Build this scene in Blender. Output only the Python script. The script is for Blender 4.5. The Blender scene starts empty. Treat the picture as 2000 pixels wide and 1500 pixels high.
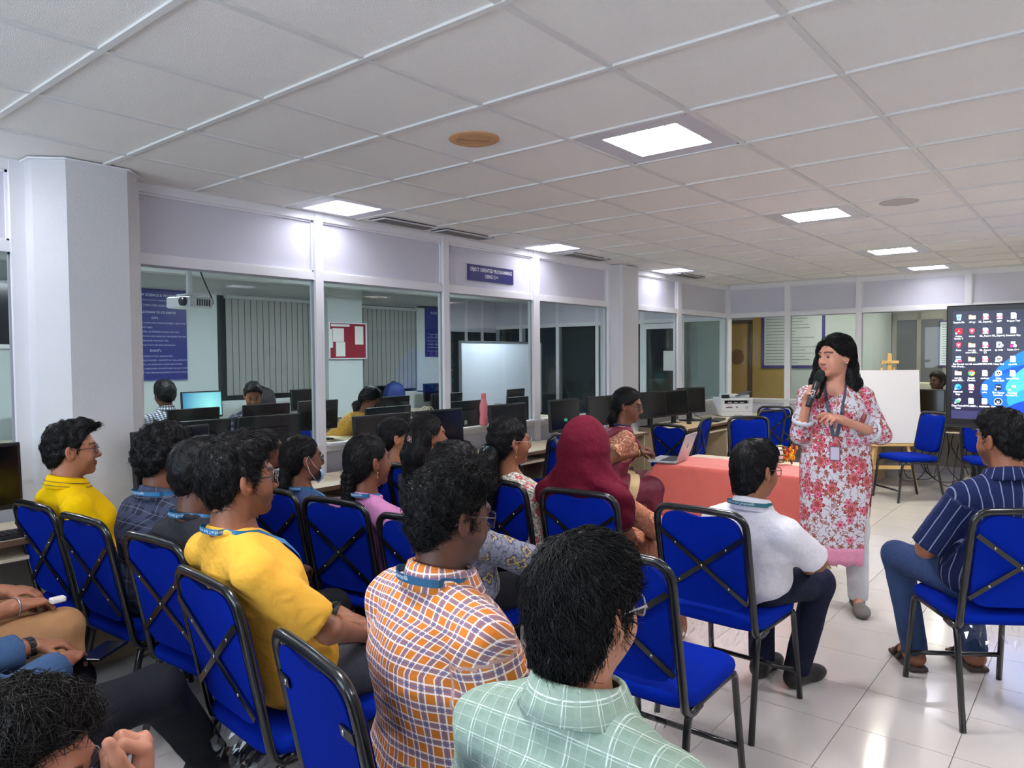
import bpy, bmesh, math, random
import numpy as np
from mathutils import Vector, Matrix

# ---------------------------------------------------------------- camera, world, exposure
SC = bpy.context.scene
COL = SC.collection
PI = math.pi
R_ = math.radians
CAM_H = 1.541
CEIL = 2.554


def make_camera():
    yaw, pitch, roll, fpx = 0.685106, -0.0356466, -0.00741522, 1430.126
    f = Vector((math.cos(pitch) * math.cos(yaw), math.cos(pitch) * math.sin(yaw), math.sin(pitch)))
    r = Vector((math.sin(yaw), -math.cos(yaw), 0))
    u = r.cross(f)
    r2 = math.cos(roll) * r + math.sin(roll) * u
    u2 = -math.sin(roll) * r + math.cos(roll) * u
    cd = bpy.data.cameras.new('camera')
    cd.sensor_width = 36.0
    cd.lens = fpx * 36.0 / 2000.0
    cd.clip_start = 0.05
    cam = bpy.data.objects.new('camera', cd)
    m = Matrix((r2, u2, -f)).transposed().to_4x4()
    m.translation = (0, 0, CAM_H)
    cam.matrix_world = m
    COL.objects.link(cam)
    SC.camera = cam


make_camera()
W = bpy.data.worlds.new('world')
W.use_nodes = True
W.node_tree.nodes['Background'].inputs[0].default_value = (0.55, 0.6, 0.7, 1)
W.node_tree.nodes['Background'].inputs[1].default_value = 0.12
SC.world = W
SC.view_settings.view_transform = 'Standard'
SC.view_settings.look = 'None'
SC.view_settings.exposure = 0.7
SC.view_settings.gamma = 1.0
SC.view_settings.use_curve_mapping = False
LAMP = 54.0          # strength of the ceiling panels

# assumed daylight: lamp added at assumed windows in the rear wall, behind the photographer
ASSUMED_DAY = bpy.data.lights.new('assumed_daylight', 'AREA')
ASSUMED_DAY.shape = 'RECTANGLE'
ASSUMED_DAY.size, ASSUMED_DAY.size_y = 1.35, 4.6
ASSUMED_DAY.energy = 128.0
ASSUMED_DAY.color = (0.79, 0.84, 1.0)
_d = bpy.data.objects.new('assumed_daylight', ASSUMED_DAY)
_d.location = (-2.62, 1.70, 1.66)
_d.rotation_euler = (0, -PI / 2, 0)
COL.objects.link(_d)

# ---------------------------------------------------------------- materials
MATS = {}


def srgb(r, g, b):
    def c(v):
        v /= 255.0
        return v / 12.92 if v <= 0.04045 else ((v + 0.055) / 1.055) ** 2.4
    return (c(r), c(g), c(b), 1.0)


def _new(name):
    m = bpy.data.materials.new(name)
    m.use_nodes = True
    nt = m.node_tree
    return m, nt, nt.nodes['Principled BSDF']


def mat(name, col=(200, 200, 200), rough=0.5, metal=0.0, noise=0.0, nscale=30.0, bump=0.0, bscale=200.0, spec=0.5, sheen=0.0, coat=0.0):
    """plain principled surface with optional mottling and fine relief"""
    if name in MATS:
        return MATS[name]
    m, nt, b = _new(name)
    c = srgb(*col)
    b.inputs['Base Color'].default_value = c
    b.inputs['Roughness'].default_value = rough
    b.inputs['Metallic'].default_value = metal
    b.inputs['Specular IOR Level'].default_value = spec
    if sheen:
        b.inputs['Sheen Weight'].default_value = sheen
    if coat:
        b.inputs['Coat Weight'].default_value = coat
    N, L = nt.nodes, nt.links
    if noise or bump:
        tc = N.new('ShaderNodeTexCoord')
    if noise:
        n = N.new('ShaderNodeTexNoise')
        n.inputs['Scale'].default_value = nscale
        n.inputs['Detail'].default_value = 4
        L.new(tc.outputs['Object'], n.inputs['Vector'])
        mx = N.new('ShaderNodeMix')
        mx.data_type = 'RGBA'
        mx.inputs[6].default_value = tuple(x * (1 - noise) for x in c[:3]) + (1,)
        mx.inputs[7].default_value = tuple(min(1, x * (1 + noise)) for x in c[:3]) + (1,)
        L.new(n.outputs['Fac'], mx.inputs[0])
        L.new(mx.outputs[2], b.inputs['Base Color'])
    if bump:
        n2 = N.new('ShaderNodeTexNoise')
        n2.inputs['Scale'].default_value = bscale
        n2.inputs['Detail'].default_value = 3
        L.new(tc.outputs['Object'], n2.inputs['Vector'])
        bp = N.new('ShaderNodeBump')
        bp.inputs['Strength'].default_value = bump
        bp.inputs['Distance'].default_value = 0.01
        L.new(n2.outputs['Fac'], bp.inputs['Height'])
        L.new(bp.outputs['Normal'], b.inputs['Normal'])
    MATS[name] = m
    return m


def emit_mat(name, col, strength):
    if name in MATS:
        return MATS[name]
    m, nt, b = _new(name)
    b.inputs['Base Color'].default_value = srgb(*col)
    b.inputs['Emission Color'].default_value = srgb(*col)
    b.inputs['Emission Strength'].default_value = strength
    MATS[name] = m
    return m


def glass_mat(name, tint=(0.90, 0.94, 0.93), refl=1.0):
    if name in MATS:
        return MATS[name]
    m = bpy.data.materials.new(name)
    m.use_nodes = True
    nt = m.node_tree
    N, L = nt.nodes, nt.links
    N.remove(N['Principled BSDF'])
    tr = N.new('ShaderNodeBsdfTransparent')
    tr.inputs[0].default_value = tint + (1,)
    gl = N.new('ShaderNodeBsdfGlossy')
    gl.inputs['Roughness'].default_value = 0.01
    fr = N.new('ShaderNodeFresnel')
    fr.inputs['IOR'].default_value = 1.38
    mu = N.new('ShaderNodeMath')
    mu.operation = 'MULTIPLY'
    mu.inputs[1].default_value = refl
    ge = N.new('ShaderNodeNewGeometry')
    iv = N.new('ShaderNodeMath')          # only the entry face reflects: no total reflection inside the thin sheet
    iv.operation = 'SUBTRACT'
    iv.inputs[0].default_value = 1.0
    L.new(ge.outputs['Backfacing'], iv.inputs[1])
    mv = N.new('ShaderNodeMath')
    mv.operation = 'MULTIPLY'
    L.new(fr.outputs[0], mv.inputs[0])
    L.new(iv.outputs[0], mv.inputs[1])
    L.new(mv.outputs[0], mu.inputs[0])
    mx = N.new('ShaderNodeMixShader')
    L.new(mu.outputs[0], mx.inputs[0])
    L.new(tr.outputs[0], mx.inputs[1])
    L.new(gl.outputs[0], mx.inputs[2])
    L.new(mx.outputs[0], N['Material Output'].inputs['Surface'])
    MATS[name] = m
    return m


class NT:
    """small helper to wire math nodes for cloth patterns"""
    def __init__(self, m):
        self.nt = m.node_tree
        self.N, self.L = self.nt.nodes, self.nt.links

    def math(self, op, a, b=None, c=None):
        n = self.N.new('ShaderNodeMath')
        n.operation = op
        for i, v in enumerate((a, b, c)):
            if v is None:
                continue
            if isinstance(v, (int, float)):
                n.inputs[i].default_value = v
            else:
                self.L.new(v, n.inputs[i])
        return n.outputs[0]

    def mix(self, fac, a, b, blend='MIX'):
        n = self.N.new('ShaderNodeMix')
        n.data_type = 'RGBA'
        n.blend_type = blend
        for i, v in ((0, fac), (6, a), (7, b)):
            if isinstance(v, (int, float)):
                n.inputs[i].default_value = v
            elif isinstance(v, tuple):
                n.inputs[i].default_value = v
            else:
                self.L.new(v, n.inputs[i])
        return n.outputs[2]

    def noise(self, vec, scale, detail=3, rough=0.5):
        n = self.N.new('ShaderNodeTexNoise')
        n.inputs['Scale'].default_value = scale
        n.inputs['Detail'].default_value = detail
        n.inputs['Roughness'].default_value = rough
        if vec is not None:
            self.L.new(vec, n.inputs['Vector'])
        return n

    def attr(self, name):
        n = self.N.new('ShaderNodeAttribute')
        n.attribute_name = name
        return n

    def sep(self, v):
        n = self.N.new('ShaderNodeSeparateXYZ')
        self.L.new(v, n.inputs[0])
        return n.outputs

    def stripe(self, u, period, off, width, soft=0.08):
        """1 inside a stripe of the given width (metres), soft edged"""
        t = self.math('FRACT', self.math('ADD', self.math('DIVIDE', u, period), off))
        d = self.math('ABSOLUTE', self.math('SUBTRACT', t, 0.5))
        hw = 0.5 * width / period
        n = self.N.new('ShaderNodeMapRange')
        n.inputs[1].default_value = hw * (1 + soft)
        n.inputs[2].default_value = hw * (1 - soft)
        n.inputs[3].default_value = 0
        n.inputs[4].default_value = 1
        self.L.new(d, n.inputs[0])
        return n.outputs[0]

    def weave(self, bsdf, vec, strength=0.25, scale=900.0):
        n = self.noise(vec, scale, 2)
        bp = self.N.new('ShaderNodeBump')
        bp.inputs['Strength'].default_value = strength
        bp.inputs['Distance'].default_value = 0.002
        self.L.new(n.outputs['Fac'], bp.inputs['Height'])
        self.L.new(bp.outputs['Normal'], bsdf.inputs['Normal'])


# ---------------------------------------------------------------- mesh building
def frame_from(d):
    d = Vector(d).normalized()
    a = Vector((0, 0, 1)) if abs(d.z) < 0.95 else Vector((1, 0, 0))
    s = d.cross(a).normalized()
    return s, s.cross(d).normalized(), d


class Geo:
    def __init__(self):
        self.v = []
        self.f = []

    def add(self, vs, fs):
        o = len(self.v)
        self.v += [tuple(p) for p in vs]
        self.f += [tuple(i + o for i in q) for q in fs]
        return self

    def box(self, c, s, rz=0.0, rot=None):
        x, y, z = (k / 2 for k in s)
        P = [Vector(p) for p in ((-x, -y, -z), (x, -y, -z), (x, y, -z), (-x, y, -z), (-x, -y, z), (x, -y, z), (x, y, z), (-x, y, z))]
        M = rot if rot is not None else (Matrix.Rotation(rz, 3, 'Z') if rz else None)
        c = Vector(c)
        P = [(M @ p if M is not None else p) + c for p in P]
        return self.add(P, [(0, 3, 2, 1), (4, 5, 6, 7), (0, 1, 5, 4), (1, 2, 6, 5), (2, 3, 7, 6), (3, 0, 4, 7)])

    def bb(self, x0, x1, y0, y1, z0, z1):
        return self.box(((x0 + x1) / 2, (y0 + y1) / 2, (z0 + z1) / 2), (abs(x1 - x0), abs(y1 - y0), abs(z1 - z0)))

    def rbox(self, c, s, r, rot=None, seg=2):
        """box with rounded edges"""
        bm = bmesh.new()
        bmesh.ops.create_cube(bm, size=1.0)
        for v in bm.verts:
            v.co = Vector((v.co.x * s[0], v.co.y * s[1], v.co.z * s[2]))
        bmesh.ops.bevel(bm, geom=bm.edges[:], offset=min(r, min(s) * 0.49), segments=seg, profile=0.5, affect='EDGES')
        c = Vector(c)
        bm.verts.index_update()
        vs = [(rot @ v.co if rot is not None else v.co) + c for v in bm.verts]
        fs = [tuple(v.index for v in f.verts) for f in bm.faces]
        bm.free()
        return self.add(vs, fs)

    def prism(self, pts, z0, z1):
        n = len(pts)
        vs = [(x, y, z0) for x, y in pts] + [(x, y, z1) for x, y in pts]
        fs = [tuple(reversed(range(n))), tuple(range(n, 2 * n))]
        fs += [(i, (i + 1) % n, (i + 1) % n + n, i + n) for i in range(n)]
        return self.add(vs, fs)

    def loft(self, rings, closed=True, caps=True):
        """rings: list of equal-length point lists"""
        n = len(rings[0])
        o = len(self.v)
        for r in rings:
            self.v += [tuple(p) for p in r]
        for k in range(len(rings) - 1):
            for i in range(n if closed else n - 1):
                j = (i + 1) % n
                self.f.append((o + k * n + i, o + k * n + j, o + (k + 1) * n + j, o + (k + 1) * n + i))
        if caps:
            self.f.append(tuple(o + i for i in reversed(range(n))))
            self.f.append(tuple(o + (len(rings) - 1) * n + i for i in range(n)))
        return self

    def tube(self, path, r, seg=8, caps=True, flat=1.0, up=None, closed=False):
        """tube along a path; flat squashes the section along the frame's second axis"""
        P = [Vector(p) for p in path]
        n = len(P)
        rs = r if isinstance(r, (list, tuple)) else [r] * n
        rings = []
        s0 = None
        for i in range(n):
            if closed:
                d = P[(i + 1) % n] - P[i - 1]
            else:
                d = P[min(i + 1, n - 1)] - P[max(i - 1, 0)]
            d.normalize()
            if up is not None:
                s = d.cross(Vector(up)).normalized()
            elif s0 is None:
                s = frame_from(d)[0]
            else:
                s = (s0 - d * s0.dot(d)).normalized()
            s0 = s
            t = s.cross(d).normalized()
            rings.append([P[i] + s * math.cos(a) * rs[i] + t * math.sin(a) * rs[i] * flat for a in (2 * PI * k / seg for k in range(seg))])
        if closed:
            rings.append(rings[0])
        return self.loft(rings, caps=caps and not closed)

    def lathe(self, prof, seg=24, c=(0, 0, 0), rot=None, caps=True):
        rings = []
        c = Vector(c)
        for r, z in prof:
            ring = []
            for k in range(seg):
                a = 2 * PI * k / seg
                p = Vector((r * math.cos(a), r * math.sin(a), z))
                ring.append((rot @ p if rot is not None else p) + c)
            rings.append(ring)
        return self.loft(rings, caps=caps)

    def ball(self, c, r, seg=10, rot=None):
        r3 = r if isinstance(r, (tuple, list)) else (r, r, r)
        n = max(4, seg // 2)
        rings = []
        c = Vector(c)
        for i in range(n + 1):
            th = PI * i / n
            ring = []
            for k in range(seg):
                a = 2 * PI * k / seg
                p = Vector((r3[0] * math.sin(th) * math.cos(a), r3[1] * math.sin(th) * math.sin(a), -r3[2] * math.cos(th)))
                ring.append((rot @ p if rot is not None else p) + c)
            rings.append(ring)
        return self.loft(rings, caps=False)

    def mesh(self, name, m=None, smooth=False):
        me = bpy.data.meshes.new(name)
        me.from_pydata(self.v, [], self.f)
        if m:
            me.materials.append(m)
        if smooth:
            me.shade_smooth()
        me.update()
        return me

    def obj(self, name, m, parent=None, smooth=False, loc=None):
        o = bpy.data.objects.new(name, self.mesh(name, m, smooth))
        COL.objects.link(o)
        if smooth == 'angle':
            me = o.data
            me.shade_smooth()
            me.set_sharp_from_angle(angle=R_(40))
        if parent is not None:
            o.parent = parent
        if loc is not None:
            o.location = loc
        return o


def tag(o, label=None, cat=None, group=None, kind=None):
    if label:
        o['label'] = label
    if cat:
        o['category'] = cat
    if group:
        o['group'] = group
    if kind:
        o['kind'] = kind
    return o


def thing(name, label, cat, loc=(0, 0, 0), rz=0.0, group=None):
    o = bpy.data.objects.new(name, None)
    o.empty_display_size = 0.1
    COL.objects.link(o)
    o.location = loc
    o.rotation_euler = (0, 0, rz)
    return tag(o, label, cat, group)


def inst(me, name, parent, loc=(0, 0, 0), rz=0.0, rot=None, scale=None):
    """another object that shares the mesh data"""
    o = bpy.data.objects.new(name, me)
    COL.objects.link(o)
    o.parent = parent
    o.location = loc
    o.rotation_euler = rot if rot is not None else (0, 0, rz)
    if scale:
        o.scale = scale
    return o


def copy_tree(o, parent=None):
    c = o.copy()
    COL.objects.link(c)
    c.parent = parent
    for ch in list(o.children):
        copy_tree(ch, c)
    return c


def arc(c, r, a0, a1, n, ax='xz'):
    out = []
    for i in range(n + 1):
        a = a0 + (a1 - a0) * i / n
        p = [c[0], c[1], c[2]]
        k = {'x': 0, 'y': 1, 'z': 2}
        p[k[ax[0]]] += r * math.cos(a)
        p[k[ax[1]]] += r * math.sin(a)
        out.append(tuple(p))
    return out


_FONT_CACHE = {}


def text_geo(s, size, align='CENTER', bold=False, spacing=1.0):
    """flat lettering as vertices/faces in the XY plane"""
    key = (s, size, align, spacing)
    if key in _FONT_CACHE:
        return _FONT_CACHE[key]
    cu = bpy.data.curves.new('lettering', 'FONT')
    cu.body = s
    cu.size = size
    cu.align_x = align
    cu.align_y = 'CENTER'
    cu.resolution_u = 2
    cu.space_line = spacing
    if bold:
        cu.offset = size * 0.018
    o = bpy.data.objects.new('lettering', cu)
    me = o.to_mesh()
    vs = [tuple(v.co) for v in me.vertices]
    fs = [tuple(p.vertices) for p in me.polygons]
    o.to_mesh_clear()
    bpy.data.objects.remove(o)
    bpy.data.curves.remove(cu)
    _FONT_CACHE[key] = (vs, fs)
    return vs, fs


def text_on(g, s, size, origin, ux, uy, align='CENTER', bold=False, spacing=1.0):
    """add lettering to Geo g at origin, reading along ux with up = uy"""
    vs, fs = text_geo(s, size, align, bold, spacing)
    o, ux, uy = Vector(origin), Vector(ux), Vector(uy)
    g.add([o + ux * v[0] + uy * v[1] for v in vs], fs)
    return g

# ================================================================ THE SETTING
WY = 4.28            # glass partition on the left
WX = 10.2            # glass partition at the back
M_white = mat('white_painted_aluminium', (234, 234, 237), 0.38, noise=0.03, nscale=4)
M_panel = mat('pale_grey_laminate_panel', (210, 209, 220), 0.45, noise=0.03, nscale=3)
M_plaster = mat('white_plaster', (212, 212, 214), 0.75, noise=0.04, nscale=3, bump=0.15, bscale=60)
M_glass = glass_mat('clear_glass', (0.86, 0.91, 0.91), 1.0)
M_tile = mat('mineral_fibre_ceiling_tile', (240, 237, 232), 0.9, noise=0.04, nscale=140, bump=0.5, bscale=260)
M_bar = mat('ceiling_grid_bar_paint', (220, 219, 216), 0.55)
M_gasket = mat('dark_rubber_gasket', (40, 42, 46), 0.6)

# ---- floor: polished 400 mm tiles on a grout bed
def floor_material():
    m, nt, b = _new('polished_vitrified_floor_tile')
    n = NT(m)
    tc = n.N.new('ShaderNodeTexCoord')
    geo = n.N.new('ShaderNodeNewGeometry')
    ns = n.noise(geo.outputs['Position'], 3.0, 5)
    ns2 = n.noise(geo.outputs['Position'], 0.7, 2)
    c = n.mix(ns.outputs['Fac'], srgb(196, 191, 184), srgb(212, 207, 200))
    c = n.mix(n.math('MULTIPLY', ns2.outputs['Fac'], 0.35), c, srgb(214, 206, 203))
    n.L.new(c, b.inputs['Base Color'])
    b.inputs['Roughness'].default_value = 0.13
    b.inputs['Specular IOR Level'].default_value = 0.6
    MATS['floor_tile'] = m
    return m


M_floor = floor_material()
floor = Geo().bb(-2.4, 16.0, -3.2, 9.0, -0.08, -0.006).obj('floor', mat('grey_grout', (150, 146, 142), 0.8))
tag(floor, kind='structure')
FX0, FY0, FT = 3.197 - 0.4 * 14, 0.842 - 0.4 * 10, 0.4
ft_g = Geo().box((0, 0, -0.004), (FT - 0.0035, FT - 0.0035, 0.008))
ft_me = ft_g.mesh('floor_tile', M_floor)
cand = []
rest = Geo()
for i in range(0, 46):
    for j in range(0, 31):
        x, y = FX0 + FT * (i + 0.5), FY0 + FT * (j + 0.5)
        if x > 15.9 or y > 8.9 or x < -2.3 or y < -3.1:
            continue
        ang = math.degrees(math.atan2(y, x))
        vis = x > 1.9 and 2.0 < ang < 44 and x < WX and y < 3.6
        cand.append((0 if vis else 1, math.hypot(x, y), x, y))
cand.sort()
for k, (_, _, x, y) in enumerate(cand):
    if k < 290:
        inst(ft_me, 'floor_tile', floor, (x, y, 0))
    else:
        rest.box((x, y, -0.004), (FT - 0.0035, FT - 0.0035, 0.008))
ro = rest.obj('floor_tile_field', M_floor, floor)
ro['kind'] = 'stuff'

# ---- ceiling: 600 mm lay-in tiles on a bar grid
ceil = Geo().bb(-2.4, WX + 0.1, -3.2, WY + 0.1, CEIL + 0.08, CEIL + 0.12).obj('ceiling', mat('dark_plenum', (90, 90, 92), 0.9))
tag(ceil, kind='structure')
GX0, GY0, GT = 1.0325, 3.765, 0.6
LIGHTS = [(3, 3), (3, -1), (7, 3), (7, -1), (11, -1), (11, 3), (14, 3), (-1, 3), (-1, -1), (-1, 7), (3, 7), (7, 7), (11, 7), (14, 7)]  # second half: unseen assumed lights; last one added to brighten the far end
VENT_T = [(4, -1), (5, -1), (8, -1), (12, -1)]
SPK = [(2, 2)]
ti_me = {}


def tile_mesh(w, d):
    k = (round(w, 3), round(d, 3))
    if k not in ti_me:
        ti_me[k] = Geo().rbox((0, 0, 0.006), (w, d, 0.012), 0.003, seg=1).mesh('ceiling_tile', M_tile)
    return ti_me[k]


for i in range(-5, 16):
    x0, x1 = GX0 + GT * i, min(GX0 + GT * (i + 1), WX)
    for j in range(-1, 12):
        y1, y0 = min(GY0 - GT * j, WY), max(GY0 - GT * (j + 1), -3.2)
        if (i, j) in LIGHTS:
            continue
        if y1 - y0 < 0.05 or x1 - x0 < 0.05:
            continue
        inst(tile_mesh(x1 - x0 - 0.006, y1 - y0 - 0.006), 'ceiling_tile', ceil, ((x0 + x1) / 2, (y0 + y1) / 2, CEIL + 0.003))
gb = Geo().box((0, 0, 0.006), (1, 0.024, 0.016))
gb_me = gb.mesh('grid_bar', M_bar)
for j in range(-1, 12):
    y = GY0 - GT * j
    if y > WY:
        continue
    inst(gb_me, 'grid_bar', ceil, ((WX - 2.4) / 2, y, CEIL - 0.003), scale=(WX + 2.4, 1, 1))
for i in range(-5, 17):
    x = GX0 + GT * i
    if x < WX:
        inst(gb_me, 'grid_bar', ceil, (x, (WY - 3.2) / 2, CEIL - 0.004), rz=PI / 2, scale=(WY + 3.2, 1, 1))
# edge angle along the partitions
inst(gb_me, 'grid_bar', ceil, ((WX - 2.4) / 2, WY - 0.012, CEIL - 0.0035), scale=(WX + 2.4, 1, 1))
inst(gb_me, 'grid_bar', ceil, (WX - 0.012, (WY - 3.2) / 2, CEIL - 0.0035), rz=PI / 2, scale=(WY + 3.2, 1, 1))

# ---- left partition of white aluminium bars, laminate panels and glass
wall_l = tag(bpy.data.objects.new('wall_left', None), kind='structure')
COL.objects.link(wall_l)
wall_b = tag(bpy.data.objects.new('wall_back', None), kind='structure')
COL.objects.link(wall_b)


def partition(root, axis, pos, spans, bars, z_sill=0.945, z_t0=2.09, z_t1=2.145, thick=0.05, sgn=1):
    """spans/bars along x (axis 'x', wall at y=pos) or along y (axis 'y', wall at x=pos); sgn points away from the room"""
    def put(g, a0, a1, d0, d1, z0, z1):
        lo, hi = pos + sgn * d0, pos + sgn * d1
        if axis == 'x':
            g.bb(a0, a1, min(lo, hi), max(lo, hi), z0, z1)
        else:
            g.bb(min(lo, hi), max(lo, hi), a0, a1, z0, z1)
        return g
    for a0, a1 in bars:
        put(Geo(), a0, a1, -0.020, thick, 0.0, CEIL - 0.002).obj('mullion', M_white, root)
    for a0, a1 in spans:
        for (z0, z1) in ((CEIL - 0.055, CEIL - 0.002), (z_t0, z_t1), (z_sill - 0.055, z_sill), (0.0, 0.07)):
            put(Geo(), a0, a1, -0.014, thick, z0, z1).obj('rail', M_white, root)
        put(Geo(), a0, a1, -0.065, 0.0, z_sill - 0.012, z_sill + 0.006).obj('sill_ledge', M_white, root)
        put(Geo(), a0, a1, 0.020, 0.034, z_t1, CEIL - 0.055).obj('panel', M_panel, root)
        put(Geo(), a0, a1, 0.020, 0.034, 0.07, z_sill - 0.055).obj('panel', M_panel, root)
        put(Geo(), a0, a1, 0.018, 0.024, z_sill + 0.006, z_t0).obj('glass_pane', M_glass, root)
        g = Geo()
        e = 0.012
        put(g, a0, a1, 0.006, 0.018, z_t0 - e, z_t0)
        put(g, a0, a0 + e * .8, 0.006, 0.018, z_sill, z_t0)
        put(g, a1 - e * .8, a1, 0.006, 0.018, z_sill, z_t0)
        g.obj('glazing_bead', mat('grey_glazing_bead', (150, 152, 158), 0.4), root)
        # bead round the upper panel
        g = Geo()
        put(g, a0, a1, 0.006, 0.022, z_t1, z_t1 + e)
        put(g, a0, a1, 0.006, 0.022, CEIL - 0.055 - e, CEIL - 0.055)
        put(g, a0, a0 + e, 0.006, 0.022, z_t1, CEIL - 0.055)
        put(g, a1 - e, a1, 0.006, 0.022, z_t1, CEIL - 0.055)
        g.obj('panel_bead', M_white, root)


partition(wall_l, 'x', WY,
          [(-2.4, -0.62), (-0.56, 1.27), (1.90, 3.08), (3.145, 4.335), (4.40, 5.55), (5.645, 6.89), (7.39, 8.56), (8.66, 10.13)],
          [(-0.62, -0.56), (1.27, 1.335), (1.84, 1.90), (3.08, 3.145), (4.335, 4.40), (5.55, 5.645), (6.89, 6.945), (7.345, 7.39), (8.56, 8.66), (10.13, 10.26)])
partition(wall_b, 'y', WX, [(3.475, 4.28), (2.56, 3.40), (1.345, 2.495), (0.10, 1.285), (-1.15, 0.04), (-2.5, -1.21)],
          [(3.40, 3.475), (2.495, 2.56), (1.285, 1.345), (0.04, 0.10), (-1.21, -1.15), (-3.2, -2.5)])
# structural pillars standing in the partition
Geo().prism([(1.335, 4.40), (1.335, 4.155), (1.45, 4.045), (1.745, 4.045), (1.845, 4.16), (1.845, 4.40)], 0, CEIL - 0.006).obj('pillar', M_plaster, wall_l)
Geo().prism([(1.315, 4.30), (1.315, 4.145), (1.44, 4.025), (1.755, 4.025), (1.868, 4.155), (1.868, 4.30)], CEIL - 0.012, CEIL - 0.004).obj('pillar_cap', M_white, wall_l)
Geo().prism([(6.945, 4.40), (6.945, 4.16), (6.975, 4.13), (7.315, 4.13), (7.345, 4.16), (7.345, 4.40)], 0, CEIL - 0.006).obj('pillar', M_plaster, wall_l)
# plain walls behind and to the right of the photographer
tag(Geo().bb(-2.46, WX + 0.1, -3.26, -3.2, 0, CEIL + 0.1).obj('wall_right', M_plaster), kind='structure')
wr = Geo().bb(-2.46, -2.4, -3.2, -0.6, 0, CEIL + 0.1).bb(-2.46, -2.4, 4.0, WY + 0.1, 0, CEIL + 0.1)
wr.bb(-2.46, -2.4, -0.6, 4.0, 0, 0.98).bb(-2.46, -2.4, -0.6, 4.0, 2.34, CEIL + 0.1)  # gap left for the assumed windows
tag(wr.obj('wall_rear', M_plaster), kind='structure')
w2 = tag(bpy.data.objects.new('assumed_window', None), kind='structure')  # unseen windows, assumed from the cool light, to admit the added daylight
COL.objects.link(w2)
for k in range(5):
    y = -0.6 + 4.6 * k / 4
    Geo().bb(-2.45, -2.39, y - 0.03, y + 0.03, 0.98, 2.34).obj('assumed_window_frame', M_white, w2)
for z in (1.0, 2.32):
    Geo().bb(-2.45, -2.39, -0.6, 4.0, z - 0.025, z + 0.025).obj('assumed_window_frame', M_white, w2)
for k in range(4):
    y = -0.6 + 4.6 * k / 4
    Geo().bb(-2.43, -2.424, y + 0.03, y + 1.12, 1.02, 2.30).obj('assumed_window_pane', M_glass, w2)
tag(Geo().bb(-2.4, WX, -3.2, -3.185, 0, 0.1).obj('baseboard_right', M_white), kind='structure')

# ---- ceiling fittings
M_lamp = emit_mat('lit_panel_diffuser', (250, 249, 255), LAMP)
M_lamp_w = emit_mat('lit_panel_diffuser_by_wall', (246, 246, 255), LAMP * 0.2)
M_lamp_f = emit_mat('lit_panel_diffuser_warm', (255, 251, 236), LAMP * 1.25)
M_fit = mat('fitting_white_steel', (205, 205, 210), 0.35)
fit_proto = None


def ceiling_light(i, j, label, tube=False):
    global fit_proto
    y1, y0 = min(GY0 - GT * j, WY), GY0 - GT * (j + 1)
    x0 = GX0 + GT * i
    cy = (y0 + y1) / 2
    dy = y1 - y0
    t = thing('ceiling_light', label, 'light', (x0 + 0.3, cy, CEIL), 0, 'recessed square ceiling lights')
    a, b, c, d = 0.296, dy / 2 - 0.004, 0.19, min(0.19, dy / 2 - 0.07)
    g = Geo()
    for (p, q, r, s) in ((-a, a, d, b), (-a, a, -b, -d), (-a, -c, -d, d), (c, a, -d, d)):
        g.bb(p, q, r, s, -0.001, 0.006)
    g.obj('frame', M_fit, t)
    Geo().bb(-c, c, -d, d, 0.040, 0.044).obj('diffuser', M_lamp_w if (j < 0 or (i == 14 and j == 3)) else (M_lamp_f if i >= 11 else M_lamp), t)
    g = Geo()
    for (p, q, r, s) in ((-c, c, d - .004, d), (-c, c, -d, -d + .004), (-c, -c + .004, -d, d), (c - .004, c, -d, d)):
        g.bb(p, q, r, s, 0.0, 0.04)
    g.obj('trim', M_fit, t)
    for k in range(4):
        y = -d + 2 * d * (k + 1) / 5
        Geo().bb(-c, c, y - 0.004, y + 0.004, 0.012, 0.036).obj('louvre', M_fit, t)
    for sx in (-1, 1):
        for sy in (-1, 1):
            Geo().lathe([(0.006, -0.003), (0.006, 0.0)], 8, (sx * (a - 0.02), sy * (b - 0.02), 0)).obj('screw', mat('screw_steel', (120, 120, 124), 0.3, 0.9), t)
    return t


LL = {(3, 3): 'large square ceiling light nearest the camera, beside the round orange speaker',
      (3, -1): 'square ceiling light against the glass partition, above the window with the projector',
      (7, 3): 'square ceiling light in the middle of the room, second in its line',
      (7, -1): 'square ceiling light against the partition, past the blue sign',
      (11, -1): 'square ceiling light beyond the far pillar, above the printer corner',
      (11, 3): 'square ceiling light third in the middle line, before the back wall',
      (14, 3): 'square ceiling light touching the back partition, last of the middle line'}
for ij in LIGHTS:
    ceiling_light(ij[0], ij[1], LL.get(ij, 'square ceiling light outside the picture behind or right of the camera'))


def ceiling_vent(x0, x1, label):
    t = thing('ceiling_vent', label, 'air vent', ((x0 + x1) / 2, 4.105, CEIL - 0.004), 0, 'slatted air vents along the partition')
    w = (x1 - x0) / 2
    Geo().bb(-w, w, -.085, .085, -0.002, 0.004).obj('backing', mat('vent_dark', (74, 74, 72), 0.7), t)
    g = Geo()
    for (p, q, r, s) in ((-w, w, .07, .085), (-w, w, -.085, -.07), (-w, -w + .015, -.07, .07), (w - .015, w, -.07, .07)):
        g.bb(p, q, r, s, -0.010, 0.0)
    g.obj('frame', M_fit, t)
    n = 7
    sl = Geo().box((0, 0, 0), (2 * w - .03, 0.010, 0.003), rot=Matrix.Rotation(0.5, 3, 'X')).mesh('slat', mat('vent_slat', (150, 148, 144), 0.5))
    for k in range(n):
        inst(sl, 'slat', t, (0, -.06 + .12 * k / (n - 1), -0.006))


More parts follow.
